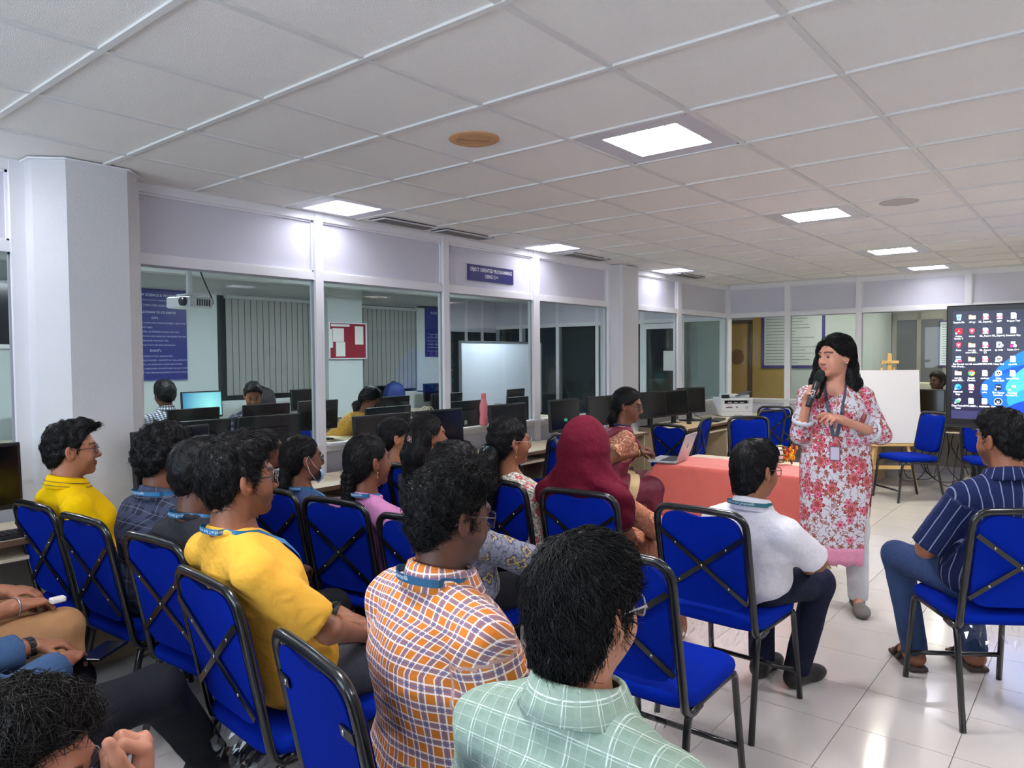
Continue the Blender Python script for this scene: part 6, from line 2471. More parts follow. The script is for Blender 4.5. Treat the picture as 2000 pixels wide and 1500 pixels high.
def add_lanyard(I, col=(24, 92, 132), text=None, badge=None, width=0.017, drop=0.30, r=0.069, lift=-0.010, front=True):
    """flat ribbon round the neck; text runs upside down across the nape; straps fall to the chest"""
    N, F, root = I['N'], I['F'], I['root']
    cen = N.copy()
    pts = []
    n = 30
    for i in range(n + 1):
        a = R_(60) + (R_(300) - R_(60)) * i / n
        back = (1 - math.cos(a)) / 2
        z = N[2] + lift + 0.004 + 0.022 * back
        p0 = np.array([N[0] + 0.004 + 0.3 * math.cos(a), N[1] + 0.3 * math.sin(a), z])
        d = np.array([-math.cos(a), -math.sin(a), 0])
        q = march(F, p0, d) if F is not None else cen
        rad = min(max(np.linalg.norm(q[:2] - cen[:2]) + 0.004, r), r + 0.018)
        pts.append(np.array([N[0] + 0.004 + rad * math.cos(a), N[1] + rad * math.sin(a), z]))
    P = [Vector(p) for p in pts]
    left, right = [], []
    if front and F is not None:
        for s, lst in ((1, left), (-1, right)):
            for k in range(1, 12):
                t = k / 11
                y = N[1] + s * (0.058 * (1 - t) + 0.004)
                z = N[2] - 0.02 - drop * t
                q = march(F, (N[0] + 0.35, y, z), (-1, 0, 0))
                lst.append(Vector(q + np.array([0.005, 0, 0])))
    path = list(reversed(left)) + P + right
    g = Geo()
    rows = []
    m = len(path)
    for i in range(m):
        d = path[min(i + 1, m - 1)] - path[max(i - 1, 0)]
        d.normalize()
        out = path[i] - Vector((cen[0] - 0.02, cen[1], path[i].z))
        out.z = 0
        out.normalize()
        if out.length < 0.5:
            out = Vector((1, 0, 0))
        up = out.cross(d).normalized()
        rows.append([path[i] + up * width / 2, path[i] - up * width / 2, path[i] - up * width / 2 + out * 0.0012, path[i] + up * width / 2 + out * 0.0012])
    g.loft(rows)
    o = g.obj('lanyard', mat('lanyard_%d_%d_%d' % col, col, 0.5), root)
    if text:
        # arc length along the nape, lettering rotated so that it reads upside down from behind
        L = [0.0]
        for i in range(1, len(P)):
            L.append(L[-1] + (P[i] - P[i - 1]).length)
        vs, fs = text_geo(text, width * 0.78, 'CENTER')
        mid = L[-1] / 2
        out_v = []
        for (tx, ty, _) in vs:
            s = mid - tx * -1.0
            s = min(max(s, 0.0), L[-1] - 1e-4)
            i = max(k for k in range(len(L)) if L[k] <= s)
            i = min(i, len(P) - 2)
            f = (s - L[i]) / (L[i + 1] - L[i])
            p = P[i].lerp(P[i + 1], f)
            o3 = p - Vector((cen[0], cen[1], p.z))
            o3.z = 0
            o3.normalize()
            dd = (P[i + 1] - P[i]).normalized()
            up = o3.cross(dd).normalized()
            if up.z < 0:
                up = -up
            out_v.append(p - up * ty + o3 * 0.0022)
        Geo().add(out_v, fs).obj('lettering', mat('lanyard_print', (226, 236, 242), 0.6), o)
    if badge is not None and front and F is not None:
        e = left[-1].lerp(right[-1], 0.5)
        q = march(F, (e.x + 0.3, e.y, e.z - 0.06), (-1, 0, 0))
        c = Vector((q[0] + 0.006, e.y, e.z - 0.06))
        Geo().rbox(c, (0.005, 0.058, 0.088), 0.003, seg=1).obj('badge', mat('badge_holder', (120, 84, 92), 0.5), o)
        Geo().box(c + Vector((0.003, 0, 0)), (0.001, 0.048, 0.074)).obj('badge_card', mat('badge_card_%d_%d_%d' % badge, badge, 0.4), o)
    return o


# ================================================================ THE AUDIENCE
LY = dict(col=(28, 104, 150), text='Institute of Science and Technology', front=True)
LYN = dict(col=(28, 104, 150), text='Science and Technology', front=False)
SK1, SK2, SK3, SK4 = (176, 122, 92), (146, 98, 72), (118, 76, 56), (92, 60, 46)
M_jean = cloth_plain('blue_denim', (52, 70, 108), 0.5, 0.15)
M_djean = cloth_plain('dark_trousers', (26, 27, 32), 0.5)
M_gtr = cloth_plain('grey_trousers', (62, 64, 70), 0.5)
M_shoe = mat('dark_leather_shoe', (34, 30, 30), 0.45)
M_sneak = mat('grey_trainer', (112, 106, 104), 0.8)


def seat_xy(key, back=0.025):
    x, y, hd = CHAIRS[key]
    return x - back * math.cos(R_(hd)), y - back * math.sin(R_(hd))


def put(key, head_xy, ztop, label, **kw):
    x, y = kw.pop('xy', None) or seat_xy(key)
    hd = kw.pop('hd', CHAIRS[key][2])
    hs = kw.get('hs', 1.0)
    return person(label, x, y, hd, (head_xy[0], head_xy[1], ztop - 0.128 * hs), **kw)


M_polo = cloth_plain('bright_yellow_knit', (248, 198, 0), 0.45)


def polo_lines(I):
    N = I['N']
    for (r, z) in ((0.0795, 0.012), (0.0865, -0.004)):
        pts = []
        for i in range(36):
            a = 2 * PI * i / 36
            fr = (1 + math.cos(a)) / 2
            r2 = (r + 0.002) * (1.0 + 0.10 * fr)
            pts.append(tuple(N + np.array([r2 * math.cos(a) * 1.03 + 0.004, r2 * math.sin(a) * 1.02, z - 0.030 * fr + 0.014])))
        Geo().tube(pts, 0.0012, 5, closed=True).obj('collar_stripe', mat('navy_piping', (40, 36, 50), 0.7), I['root'])


put('a', (1.285, 3.605), 1.268, 'young man in bright yellow polo and thin glasses, profile at far left of the audience', hd=-2, yaw=-16, skin=SK1, shirt=M_polo, slv=0.78,
    trousers=M_djean, shoes=M_shoe, collar=(M_polo, 'shirt'), spec=(70, 60, 62), mous=0.7, beard=0.18, hair_t=0.005, hair_top=0.010, n_str=992, str_len=0.035, hair_rough=0.005,
    fringe=[((0.05, -0.03, 0.115), (0.105, -0.02, 0.112), 0.024, 0.010), ((0.05, 0.03, 0.115), (0.10, 0.02, 0.108), 0.024, 0.010)], head_h=0.0040, seed=11, extra=polo_lines,
    lips=(140, 84, 76))
M_dplaid = cloth_check('dark_blue_plaid', (48, 50, 66), [(0, .085, .1, .034, (74, 80, 100), .8), (1, .085, .2, .034, (66, 72, 92), .8), (0, .085, .55, .004, (120, 124, 140), .7), (1, .085, .6, .004, (120, 124, 140), .7)])
put('b', (1.43, 3.03), 1.262, 'man with bushy black hair in dark blue plaid shirt, leaning forward', hd=2, yaw=-4, pitch=8, skin=SK3, shirt=M_dplaid, slv=1.7, loose=1.05, trousers=M_djean,
    shoes=M_shoe, collar=(M_dplaid, 'shirt'), beard=0.6, hair_t=0.016, hair_top=0.020, hair_rough=0.008, n_str=992, curl=0.5, str_len=0.03, lanyard=LYN, seed=12)
M_char = cloth_plain('charcoal_cotton', (46, 45, 50), 0.5)
put('c', (1.31, 2.50), 1.268, 'man in charcoal shirt with cropped hair, mostly hidden behind the mustard t-shirt man', hd=0, yaw=-6, skin=SK4, shirt=M_char, trousers=M_djean, shoes=M_shoe,
    collar=(M_char, 'tee'), hair_t=0.003, hair_top=0.004, hair_rough=0.002, n_str=310, lanyard=LY, seed=13)
M_must = cloth_plain('mustard_cotton', (226, 170, 62), 0.6)


def watch_d(I):
    E, W = I['A'][1]
    u = (W - E) / np.linalg.norm(W - E)
    c = W - u * 0.015
    w = Geo().tube([c - u * .011, c + u * .011], 0.031, 16).obj('watch_strap', mat('black_rubber', (22, 26, 30), 0.5), I['root'], True)
    Geo().rbox(Vector(c) + Vector((0, 0, 0.031)), (0.034, 0.03, 0.010), 0.003).obj('watch_face', mat('watch_glass', (10, 12, 14), 0.1), w)


put('d', (1.165, 2.00), 1.312, 'man in mustard yellow t-shirt with black-rimmed glasses and blue lanyard', hd=-6, yaw=-6, skin=SK2, shirt=M_must, slv=0.86, loose=1.05, trousers=M_gtr, shoes=M_shoe,
    collar=(M_must, 'tee'), spec=(22, 20, 22), beard=0.55, mous=0.5, hair_t=0.007, hair_top=0.014, n_str=1860, str_len=0.05, str_rad=0.0009, hair_rough=0.006,
    fringe=[((0.03, -0.03, 0.10), (0.092, -0.015, 0.102), 0.028, 0.012), ((0.03, 0.03, 0.10), (0.090, 0.025, 0.100), 0.028, 0.012)], lanyard=LY, head_h=0.0038, cloth_h=0.009, seed=14,
    arms={-1: [(-0.01, -0.235, 0.755), (0.20, -0.11, 0.655)], 1: [(0.03, 0.245, 0.745), (0.21, 0.07, 0.672)]}, extra=watch_d, build=0.96, hands=('fine', 'fine'))
M_bluetop = cloth_plain('slate_blue_cotton', (64, 84, 128), 0.5)
M_greytop = cloth_plain('dim_grey_kurta', (70, 66, 78), 0.5)
put('e', (2.23, 3.56), 1.166, 'woman with tied black hair, nearly hidden behind the mustard t-shirt man', hd=2, yaw=-15, skin=SK3, fem=True, shirt=M_greytop, trousers=M_djean, hair='woman', hair_t=0.003, hair_top=0.004,
    hair_rough=0.002, n_str=372, build=0.86, hs=0.94, seed=15, shoes=M_shoe, hands=('c', 'c'))


def face_mask(I):
    R, Hc, hs = I['Rh'], I['Hc'], I['hs']

    def T(p):
        return tuple(Hc + R @ (_v(p) * hs))
    rows = []
    for (z, dx) in ((-0.052, 0.004), (-0.066, 0.012), (-0.085, 0.016), (-0.104, 0.010), (-0.122, -0.012)):
        row = []
        for k in range(13):
            y = -0.056 + 0.112 * k / 12
            x = 0.094 + dx - 9.5 * y * y + 0.002 * math.sin(k * 2.0 + z * 300)
            row.append(T((x, y, z)))
        rows.append(row)
    o = Geo().loft(rows, closed=False, caps=False).obj('face_mask', mat('pale_blue_mask', (150, 178, 214), 0.8), I['root'], True)
    sm_ = o.modifiers.new('thick', 'SOLIDIFY')
    sm_.thickness = 0.0015
    for s in (-1, 1):
        Geo().tube([T((0.066, s * 0.056, -0.056)), T((0.03, s * 0.078, -0.02)), T((0.0, s * 0.086, 0.026)), T((-0.014, s * 0.088, 0.0)), T((0.01, s * 0.08, -0.06)), T((0.056, s * 0.056, -0.118))], 0.0012, 5).obj('ear_loop', mat('mask_loop', (226, 230, 236), 0.8), o, True)


def tie(I, p, r, col, name='hair_tie', squash=0.5):
    c = I['Hc'] + I['Rh'] @ _v(p)
    g = Geo()
    rnd = random.Random(5)
    pts = [tuple(c + np.array([r * .5 * math.sin(2 * a) * .2 + rnd.uniform(-.003, .003), r * math.cos(a), r * math.sin(a)])) for a in (2 * PI * k / 16 for k in range(16))]
    g.tube(pts, r * squash, 6, closed=True)
    return g.obj(name, mat('hair_tie_%d_%d_%d' % col, col, 0.7), I['root'], True)


def ex_f(I):
    face_mask(I)
    tie(I, (-0.105, 0, -0.06), 0.018, (220, 200, 160), squash=0.35)


put('f', (2.18, 3.15), 1.160, 'woman in slate blue top with glasses and face mask pulled under her chin', hd=2, yaw=-17, skin=SK3, fem=True, shirt=M_bluetop, slv=0.8, trousers=M_djean, hair='woman', hair_t=0.003,
    hair_top=0.003, hair_rough=0.002, n_str=744, spec=(40, 36, 44), lanyard=LY, build=0.86, hs=0.97, seed=16, extra=ex_f, shoes=M_shoe,
    ponytail=[([(-0.10, 0, -0.05), (-0.125, 0.0, -0.12), (-0.115, 0, -0.20)], [0.028, 0.032, 0.014], None)])
M_pink = cloth_plain('mauve_pink_cotton', (200, 132, 178), 0.45)


def earring(I, side, drop=0.03, col=(226, 190, 110)):
    c = I['Hc'] + I['Rh'] @ _v((-0.006, side * 0.086, -0.040))
    g = Geo().ball(c, 0.0045, 8)
    g.tube([c, c + np.array([0, 0, -drop])], 0.0012, 5)
    g.ball(c + np.array([0, 0, -drop]), 0.005, 8)
    g.obj('earring', mat('gold', col, 0.25, 1.0), I['root'], True)


def ex_g(I):
    earring(I, -1, 0.02)
    # three-strand braid down the back
    F = Field()
    p0 = np.array([-0.10, 0.0, -0.055])
    for k in range(9):
        t = k / 8
        c = I['Hc'] + I['Rh'] @ (p0 + np.array([-0.012 * math.sin(t * 2), 0, -0.20 * t]))
        r = 0.028 - 0.013 * t
        for s in (-1, 1):
            F.ell(c + np.array([0, s * r * .55, 0]), (r, r * .8, 0.020), R=rotm(0, 0, s * 38), k=0.006)
    V, Q = F.mesh(0.005)
    V2, Q2 = strands(V, Q, lambda p: np.tile(np.array([0, 0.3, -1.0]), (len(p), 1)), 500, 0.03, 0.001, 8)
    V, Q = merge([(V, Q), (V2, Q2)])
    np_obj('braid', I['root'], V, Q, M_hair)


put('g', (2.15, 2.60), 1.202, 'woman in mauve pink t-shirt with a thick braid and gold earring', hd=4, yaw=-14, skin=SK3, fem=True, shirt=M_pink, slv=0.8, loose=1.2, trousers=cloth_plain('plum_trousers', (70, 44, 62)), hair='woman',
    hair_t=0.003, hair_top=0.003, hair_rough=0.002, n_str=930, lanyard=LYN, build=0.9, seed=17, extra=ex_g, shoes=M_shoe, collar=(M_pink, 'tee'))
M_blk = cloth_plain('black_cotton', (24, 23, 26), 0.4)


def ex_h(I):
    earring(I, -1, 0.012)


put('h', (3.05, 3.42), 1.182, 'woman in black top with glasses and smooth tied hair, turned to the right', hd=-6, yaw=-28, skin=SK1, fem=True, shirt=M_blk, trousers=M_djean, hair='woman', hair_t=0.003, hair_top=0.002, hair_rough=0.0015,
    n_str=558, spec=(24, 22, 24), build=0.88, hs=1.04, seed=18, extra=ex_h, shoes=M_shoe, lips=(168, 92, 88),
    ponytail=[([(-0.10, 0, -0.03), (-0.125, 0.0, -0.10), (-0.11, 0, -0.2)], [0.028, 0.03, 0.014], None)])


def ex_i(I):
    earring(I, -1, 0.04)
    R, Hc = I['Rh'], I['Hc']
    clip = None
    g = Geo()
    for q, (dx, dz, m) in enumerate(((0, 0.012, 0), (0.002, -0.018, 1))):
        c = Hc + R @ _v((-0.128, -0.055, -0.015 + dz))
        g = Geo()
        for k in range(5):
            a = 2 * PI * k / 5
            p = c + np.array([-0.004, 0.013 * math.cos(a), 0.013 * math.sin(a)])
            ring = [tuple(p + np.array([0, 0.008 * math.cos(t), 0.008 * math.sin(t)])) for t in (2 * PI * j / 10 for j in range(10))]
            g.tube(ring, 0.0016, 5, closed=True)
        g.ball(c, 0.005, 8)
        g.obj('flower_clip', (mat('pink_pearl', (226, 170, 176), 0.3), mat('silver', (190, 192, 196), 0.25, 1.0))[m], I['root'], True)


put('i', (2.97, 3.06), 1.222, 'woman with long loose black hair held by a flower clip', hd=-6, yaw=-18, skin=SK2, fem=True, shirt=M_greytop, trousers=M_djean, hair='woman', hair_t=0.003, hair_top=0.004, hair_rough=0.002,
    n_str=930, build=0.9, hs=1.05, seed=19, extra=ex_i, shoes=M_shoe,
    ponytail=[([(-0.06, 0, 0.0), (-0.10, -0.0, -0.10), (-0.12, 0, -0.24)], [0.075, 0.070, 0.05], ((0, 1, 0), 1.2))])
M_paisley = cloth_floral('grey_paisley', (128, 128, 140), [(11, 0.035, 4, (70, 72, 92), (170, 150, 96), (60, 60, 80), 3, 0.8)], vine=(26, (88, 92, 112), 0.035))
put('j', (2.16, 2.08), 1.190, 'person with short dark curly hair in grey patterned top, hidden behind the orange plaid man', hd=-4, yaw=-10, pitch=10, skin=SK2, shirt=M_paisley, slv=0.95, loose=1.1, trousers=M_djean, shoes=M_shoe,
    hair_t=0.008, hair_top=0.012, n_str=744, curl=0.5, seed=20, arms={-1: [(0.16, -0.27, 0.70), (0.33, -0.10, 0.66)], 1: [(0.14, 0.26, 0.72), (0.32, 0.08, 0.68)]}, collar=(M_paisley, 'mandarin'), swidth=1.08)
M_wflor = cloth_floral('white_red_floral', (206, 198, 188), [(16, 0.022, 5, (150, 40, 62), (190, 70, 88), (230, 190, 120), 1, 0.55)], vine=(34, (112, 110, 96), 0.04))


def ex_k(I):
    earring(I, -1, 0.025)
    tie(I, (-0.125, 0.0, -0.045), 0.026, (170, 210, 216), 'scrunchie', 0.45)


put('k', (2.93, 2.41), 1.232, 'woman in white floral top with curly ponytail and pale blue scrunchie', hd=-10, yaw=-16, skin=SK2, fem=True, shirt=M_wflor, slv=1.5, trousers=M_djean, hair='woman', hair_t=0.006, hair_top=0.006, hair_rough=0.004,
    n_str=930, curl=0.4, spec=(190, 150, 130), build=0.95, hs=1.03, seed=21, extra=ex_k, shoes=M_shoe,
    ponytail=[([(-0.12, 0, -0.04), (-0.16, 0.0, -0.10), (-0.165, 0, -0.20), (-0.14, 0, -0.30)], [0.035, 0.055, 0.062, 0.03], None)])
M_hijab = cloth_plain('maroon_crepe', (92, 12, 34), 0.6, 0.1)
M_paisl2 = cloth_floral('rust_brocade', (176, 108, 84), [(13, 0.04, 6, (140, 84, 50), (196, 136, 100), (120, 66, 44), 2, 0.8)], vine=(30, (150, 92, 56), 0.05))


def ex_l(I):
    Hc, N, S, ax, R = I['Hc'], I['N'], I['S'], I['ax'], I['Rh']
    F = Field()
    F.ell(Hc + R @ _v((-0.020, 0, 0.024)), (0.120, 0.100, 0.116), R=R, k=0.04)
    F.ell(Hc + R @ _v((-0.03, 0, -0.06)), (0.10, 0.09, 0.09), R=R, k=0.05)
    F.cap(Hc + _v((-0.03, 0, -0.05)), N + _v((-0.015, 0, -0.04)), 0.098, 0.118, k=0.08, flat=((0, 1, 0), 1.22))
    F.cap(N + _v((-0.01, 0, -0.05)), N - ax * 0.16 + _v((-0.01, 0, 0)), 0.10, 0.132, k=0.07, flat=((0, 1, 0), 1.55))
    for s in (-1, 1):
        F.cap(N + _v((0, s * 0.05, -0.03)), S[s] + _v((0, s * 0.02, 0.0)), 0.07, 0.07, k=0.06)
        F.cap(S[s] + _v((0, s * 0.02, 0.0)), S[s] + _v((0.0, s * 0.035, -0.09)), 0.068, 0.074, k=0.05)
    F.ell(Hc + R @ _v((0.115, 0, -0.02)), (0.066, 0.062, 0.088), R=R, k=0.012, op='s')
    w1, w2 = wave_noise(3, 30), wave_noise(7, 70)
    cut_p, cut_n = N - ax * 0.19, np.array([0.15, 0.25, -1.0])

    def post(P_, D):
        # soft folds sweeping round the neck
        q = P_ - N
        f = 0.0065 * np.sin(48 * (q[:, 2] + 0.6 * q[:, 0] - 0.25 * q[:, 1]) + 3 * w1(P_)) * np.exp(-((q[:, 2] + 0.03) / 0.11) ** 2)
        D = D + f + 0.004 * w1(P_) + 0.0015 * w2(P_)
        return np.maximum(D, (P_ - cut_p) @ cut_n / 1.05)
    F.post.append(post)
    V, Q = F.mesh(0.0075)
    np_obj('headscarf', I['root'], V, Q, M_hijab)
    # long tunic over the legs
    F = Field()
    P, K, AN, Hp = I['P'], I['K'], I['AN'], I['Hp']
    for s in (1, -1):
        F.cap(Hp[s], K[s], 0.125, 0.10, k=0.05)
        F.cap(K[s], AN[s] + _v((0, 0, 0.03)), 0.10, 0.125, k=0.05)
    F.cap(K[1], K[-1], 0.09, 0.09, k=0.05)
    F.cap((K[1] + AN[1]) / 2, (K[-1] + AN[-1]) / 2, 0.10, 0.10, k=0.05)
    w3 = wave_noise(9, 40)
    F.post.append(lambda P_, D: np.maximum(D + 0.006 * w3(P_), 0.03 - P_[:, 2]))
    V, Q = F.mesh(0.014)
    np_obj('tunic', I['root'], V, Q, M_paisl2, {'cloth': ('FLOAT_VECTOR', np.stack([V[:, 1], V[:, 2] - V[:, 0], V[:, 0] * 0], 1))})


put('l', (2.99, 1.975), 1.255, 'woman in maroon headscarf and rust brocade dress, seen from behind', hd=4, yaw=-14, pitch=4, skin=SK1, fem=True, shirt=M_paisl2, slv=1.75, loose=1.05, trousers=None, hair=None, build=0.98, hs=1.06, seed=22, extra=ex_l,
    arms={-1: [(0.06, -0.25, 0.72), (0.27, -0.14, 0.66)]}, shoes=M_shoe)
M_white = cloth_plain('white_shirt_cotton', (226, 224, 230), 0.7, 0.03)
put('n', (3.08, 1.172), 1.178, 'man in white short-sleeved shirt with glasses, seen from behind', xy=(3.10, 1.22), hd=-10, yaw=-14, pitch=6, skin=SK2, shirt=M_white, slv=0.92, loose=1.15, trousers=cloth_plain('navy_trousers', (28, 32, 52)),
    shoes=mat('black_sandal', (30, 26, 26), 0.5), collar=(M_white, 'shirt'), spec=(28, 26, 28), lanyard=dict(col=(30, 96, 110), text='Science and Technology', front=False), hair='low', hair_t=0.007, hair_top=0.008, n_str=1116,
    str_len=0.05, hair_rough=0.003, curl=0.03, seed=23, cloth_h=0.009, arms={-1: [(0.10, -0.27, 0.68), (0.24, -0.16, 0.60)], 1: [(0.12, 0.26, 0.68), (0.26, 0.10, 0.62)]},
    knees={1: (0.40, 0.16, 0.49), -1: (0.42, -0.12, 0.49)}, ankles={1: (0.34, 0.12, 0.085), -1: (0.36, -0.05, 0.085)}, swidth=0.98)
M_stripe = cloth_check('navy_striped_cotton', (26, 36, 74), [(0, .042, .2, .0045, (142, 152, 176), .75)])


def ex_p(I):
    E, W = I['A'][1]
    u = (W - E) / np.linalg.norm(W - E)
    c = W - u * 0.01
    e = frame_from(u)
    ring = [tuple(Vector(c) + e[0] * 0.034 * math.cos(a) + e[1] * 0.034 * math.sin(a)) for a in (2 * PI * k / 24 for k in range(24))]
    Geo().tube(ring, 0.0035, 6, closed=True).obj('bracelet', mat('steel_bracelet', (170, 170, 176), 0.25, 1.0), I['root'], True)
    for s in (1, -1):
        A_ = I['AN'][s]
        g = Geo().rbox((A_[0] + 0.075, A_[1], 0.014), (0.26, 0.092, 0.026), 0.012, seg=2)
        so = g.obj('sandal_sole', mat('brown_sandal', (70, 56, 50), 0.7), I['root'], 'angle')
        for dx in (0.06, 0.12):
            pts = [(A_[0] + dx, A_[1] + 0.05 * math.cos(t), 0.02 + 0.066 * math.sin(t) * (1 - dx * 2)) for t in (PI * k / 10 for k in range(11))]
            Geo().tube(pts, 0.012, 6, flat=0.3, up=(1, 0, 0)).obj('sandal_strap', mat('brown_sandal', (70, 56, 50), 0.7), I['root'], True)
        FF = Field()
        g0 = np.array([A_[0], A_[1], 0.03])
        FF.cap(g0 + _v((-0.02, 0, 0.03)), g0 + _v((0.13, 0, 0.022)), 0.034, 0.026, k=0.02, flat=((0, 1, 0), 1.25))
        FF.cap(g0 + _v((0, 0, 0.02)), g0 + _v((-0.005, 0, 0.09)), 0.034, 0.034, k=0.03)
        for k in range(5):
            FF.cap(g0 + _v((0.13, (k - 2) * 0.015, 0.014)), g0 + _v((0.175 - 0.006 * abs(k - 1), (k - 2) * 0.017, 0.008)), 0.011, 0.010, k=0.006)
        V, Q = FF.mesh(0.006)
        np_obj('foot', I['root'], V, Q, M_skin, {'col': ('FLOAT_COLOR', np.tile(np.array(srgb(*SK2)), (len(V), 1)))})


put('p', (3.70, 0.35), 1.305, 'man in navy striped shirt and jeans sitting at the right edge', hd=34, yaw=22, pitch=6, skin=SK2, shirt=M_stripe, slv=0.95, loose=1.1, trousers=M_jean, collar=(M_stripe, 'shirt'), beard=0.8, mous=0.6, hair_t=0.004,
    hair_top=0.010, n_str=1240, hair_m=M_hair, seed=24, extra=ex_p, cloth_h=0.009, build=1.05, arms={1: [(-0.03, 0.27, 0.70), (0.20, 0.17, 0.675)]}, hand_dirs={1: ((0.9, -0.45, -0.25), (0.1, 0.35, 1.0))}, hands=('fine', 'c'),
    knees={1: (0.42, 0.20, 0.55), -1: (0.42, -0.10, 0.53)}, ankles={1: (0.38, 0.13, 0.10), -1: (0.40, -0.16, 0.10)})
M_orange = cloth_check('orange_plaid_cotton', (206, 120, 46),
                       [(0, .0400, 0, .0130, (138, 112, 122), .75), (1, .0400, 0, .0130, (138, 112, 122), .75), (0, .0400, .20, .0034, (244, 232, 224), .85), (0, .0400, -.20, .0034, (244, 232, 224), .85),
                        (1, .0400, .20, .0034, (244, 232, 224), .85), (1, .0400, -.20, .0034, (244, 232, 224), .85), (0, .0400, 0, .0034, (86, 104, 160), .55), (1, .0400, 0, .0034, (86, 104, 160), .55)], amp=0.6)
put('q', (1.175, 1.14), 1.305, 'heavy man in orange, white and blue plaid shirt, seen from behind', hd=-14, xy=(1.215, 1.175), yaw=-2, pitch=10, skin=SK4, shirt=M_orange, slv=0.98, loose=1.15, trousers=M_djean, shoes=M_shoe,
    collar=(M_orange, 'shirt'), spec=(52, 34, 30), beard=0.5, lanyard=dict(col=(26, 84, 120), text='Technology', front=False, r=0.080, lift=-0.004), hair_t=0.005, hair_top=0.003, hs=0.92, n_str=2604, str_len=0.04, str_rad=0.0009, curl=0.5, hair_rough=0.006, seed=25,
    build=1.3, cloth_h=0.008, head_h=0.0040, cloth_amp=0.005, swidth=1.0)
M_green = cloth_check('sage_green_check', (142, 164, 146), [(0, .062, 0, .0025, (222, 232, 222), .85), (0, .062, .10, .0016, (214, 226, 214), .7), (0, .062, .5, .0016, (206, 220, 208), .6),
                                                            (1, .062, 0, .0025, (222, 232, 222), .85), (1, .062, .10, .0016, (214, 226, 214), .7), (1, .062, .5, .0016, (206, 220, 208), .6), (0, .031, .3, .010, (158, 178, 162), .5), (1, .031, .3, .010, (158, 178, 162), .5)], amp=0.6)
put('r', (0.96, 0.636), 1.258, 'man in sage green checked shirt with glasses, nearest from behind at the bottom', hd=0, yaw=-8, pitch=4, skin=(166, 116, 88), shirt=M_green, slv=0.95, loose=1.1, trousers=M_jean, shoes=M_shoe, collar=(M_green, 'shirt'),
    spec=(150, 152, 160), hair='low', hair_t=0.009, hair_top=0.006, n_str=4340, str_len=0.06, str_rad=0.0009, curl=0.08, hair_rough=0.004, seed=26, hs=0.90, cloth_h=0.0075, head_h=0.0036, cloth_amp=0.004)
M_dk = cloth_plain('dark_navy_tshirt', (30, 36, 52), 0.5)
put('s', (0.345, 1.18), 1.085, 'man with wavy black hair and glasses bending forward at the bottom left corner', hd=-4, xy=(0.10, 1.12), yaw=-46, pitch=14, skin=(172, 118, 92), shirt=M_dk, trousers=M_djean, shoes=M_shoe, collar=(M_dk, 'tee'),
    spec=(52, 46, 72), hair_t=0.005, hair_top=0.006, hs=0.92, n_str=3100, str_len=0.05, str_rad=0.0009, curl=0.35, hair_rough=0.006, hair_m=M_hair2, seed=27, head_h=0.0036,
    arms={-1: [(0.30, -0.20, 0.72), (0.36, -0.02, 0.90)]}, hand_dirs={-1: ((0.15, 0.1, 1.0), (1.0, -0.3, 0.0))}, hcurl=(0.5, 1.2), hands=('fine', 'fine'))
M_den = cloth_plain('faded_blue_denim_shirt', (58, 84, 120), 0.5, 0.2)


def ex_u(I):
    E, W = I['A'][1]
    u = (W - E) / np.linalg.norm(W - E)
    e = frame_from(u)
    c = Vector(W - u * 0.012)
    # link bracelet of a steel watch
    root = I['root']
    wt = None
    for k in range(16):
        a = 2 * PI * k / 16
        p = c + e[0] * 0.031 * math.cos(a) + e[1] * 0.031 * math.sin(a)
        rot = Matrix((e[0] * math.cos(a) + e[1] * math.sin(a), -e[0] * math.sin(a) + e[1] * math.cos(a), e[2])).transposed()
        Geo().rbox(p, (0.004, 0.011, 0.02), 0.0015, rot=rot, seg=1).obj('watch_link', mat('dark_steel', (90, 92, 98), 0.25, 0.9), root)


put('u', (0.36, 2.32), 1.27, 'man in blue denim shirt with metal watch and black trousers, legs at the left edge', hd=2, xy=(0.36, 2.22), skin=SK2, shirt=M_den, slv=1.82, loose=1.2, trousers=M_djean, shoes=mat('black_shoe', (14, 14, 16), 0.5), seed=28,
    arms={1: [(0.20, 0.30, 0.66), (0.445, 0.345, 0.655)], -1: [(0.24, -0.05, 0.66), (0.46, 0.17, 0.640)]},
    hand_dirs={1: ((1.0, -0.35, -0.12), (0.1, 0.1, 1.0)), -1: ((0.6, 0.75, -0.05), (0.0, 0.0, 1.0))}, hcurl=(0.7, 0.6),
    knees={1: (0.52, 0.28, 0.535), -1: (0.60, -0.12, 0.585)}, ankles={1: (0.42, 0.26, 0.085), -1: (0.80, -0.03, 0.28)}, extra=ex_u, hands=('fine', 'fine'))
M_tan = cloth_plain('tan_corduroy', (176, 132, 92), 0.5)


def ex_t(I):
    for s in (1, -1):
        E, W = I['A'][s]
    E, W = I['A'][-1]
    u = (W - E) / np.linalg.norm(W - E)
    e = frame_from(u)
    ring = [tuple(Vector(W - u * .01) + e[0] * 0.032 * math.cos(a) + e[1] * 0.032 * math.sin(a)) for a in (2 * PI * k / 20 for k in range(20))]
    Geo().tube(ring, 0.003, 5, closed=True).obj('bracelet', mat('silver_chain', (190, 190, 195), 0.3, 1.0), I['root'], True)


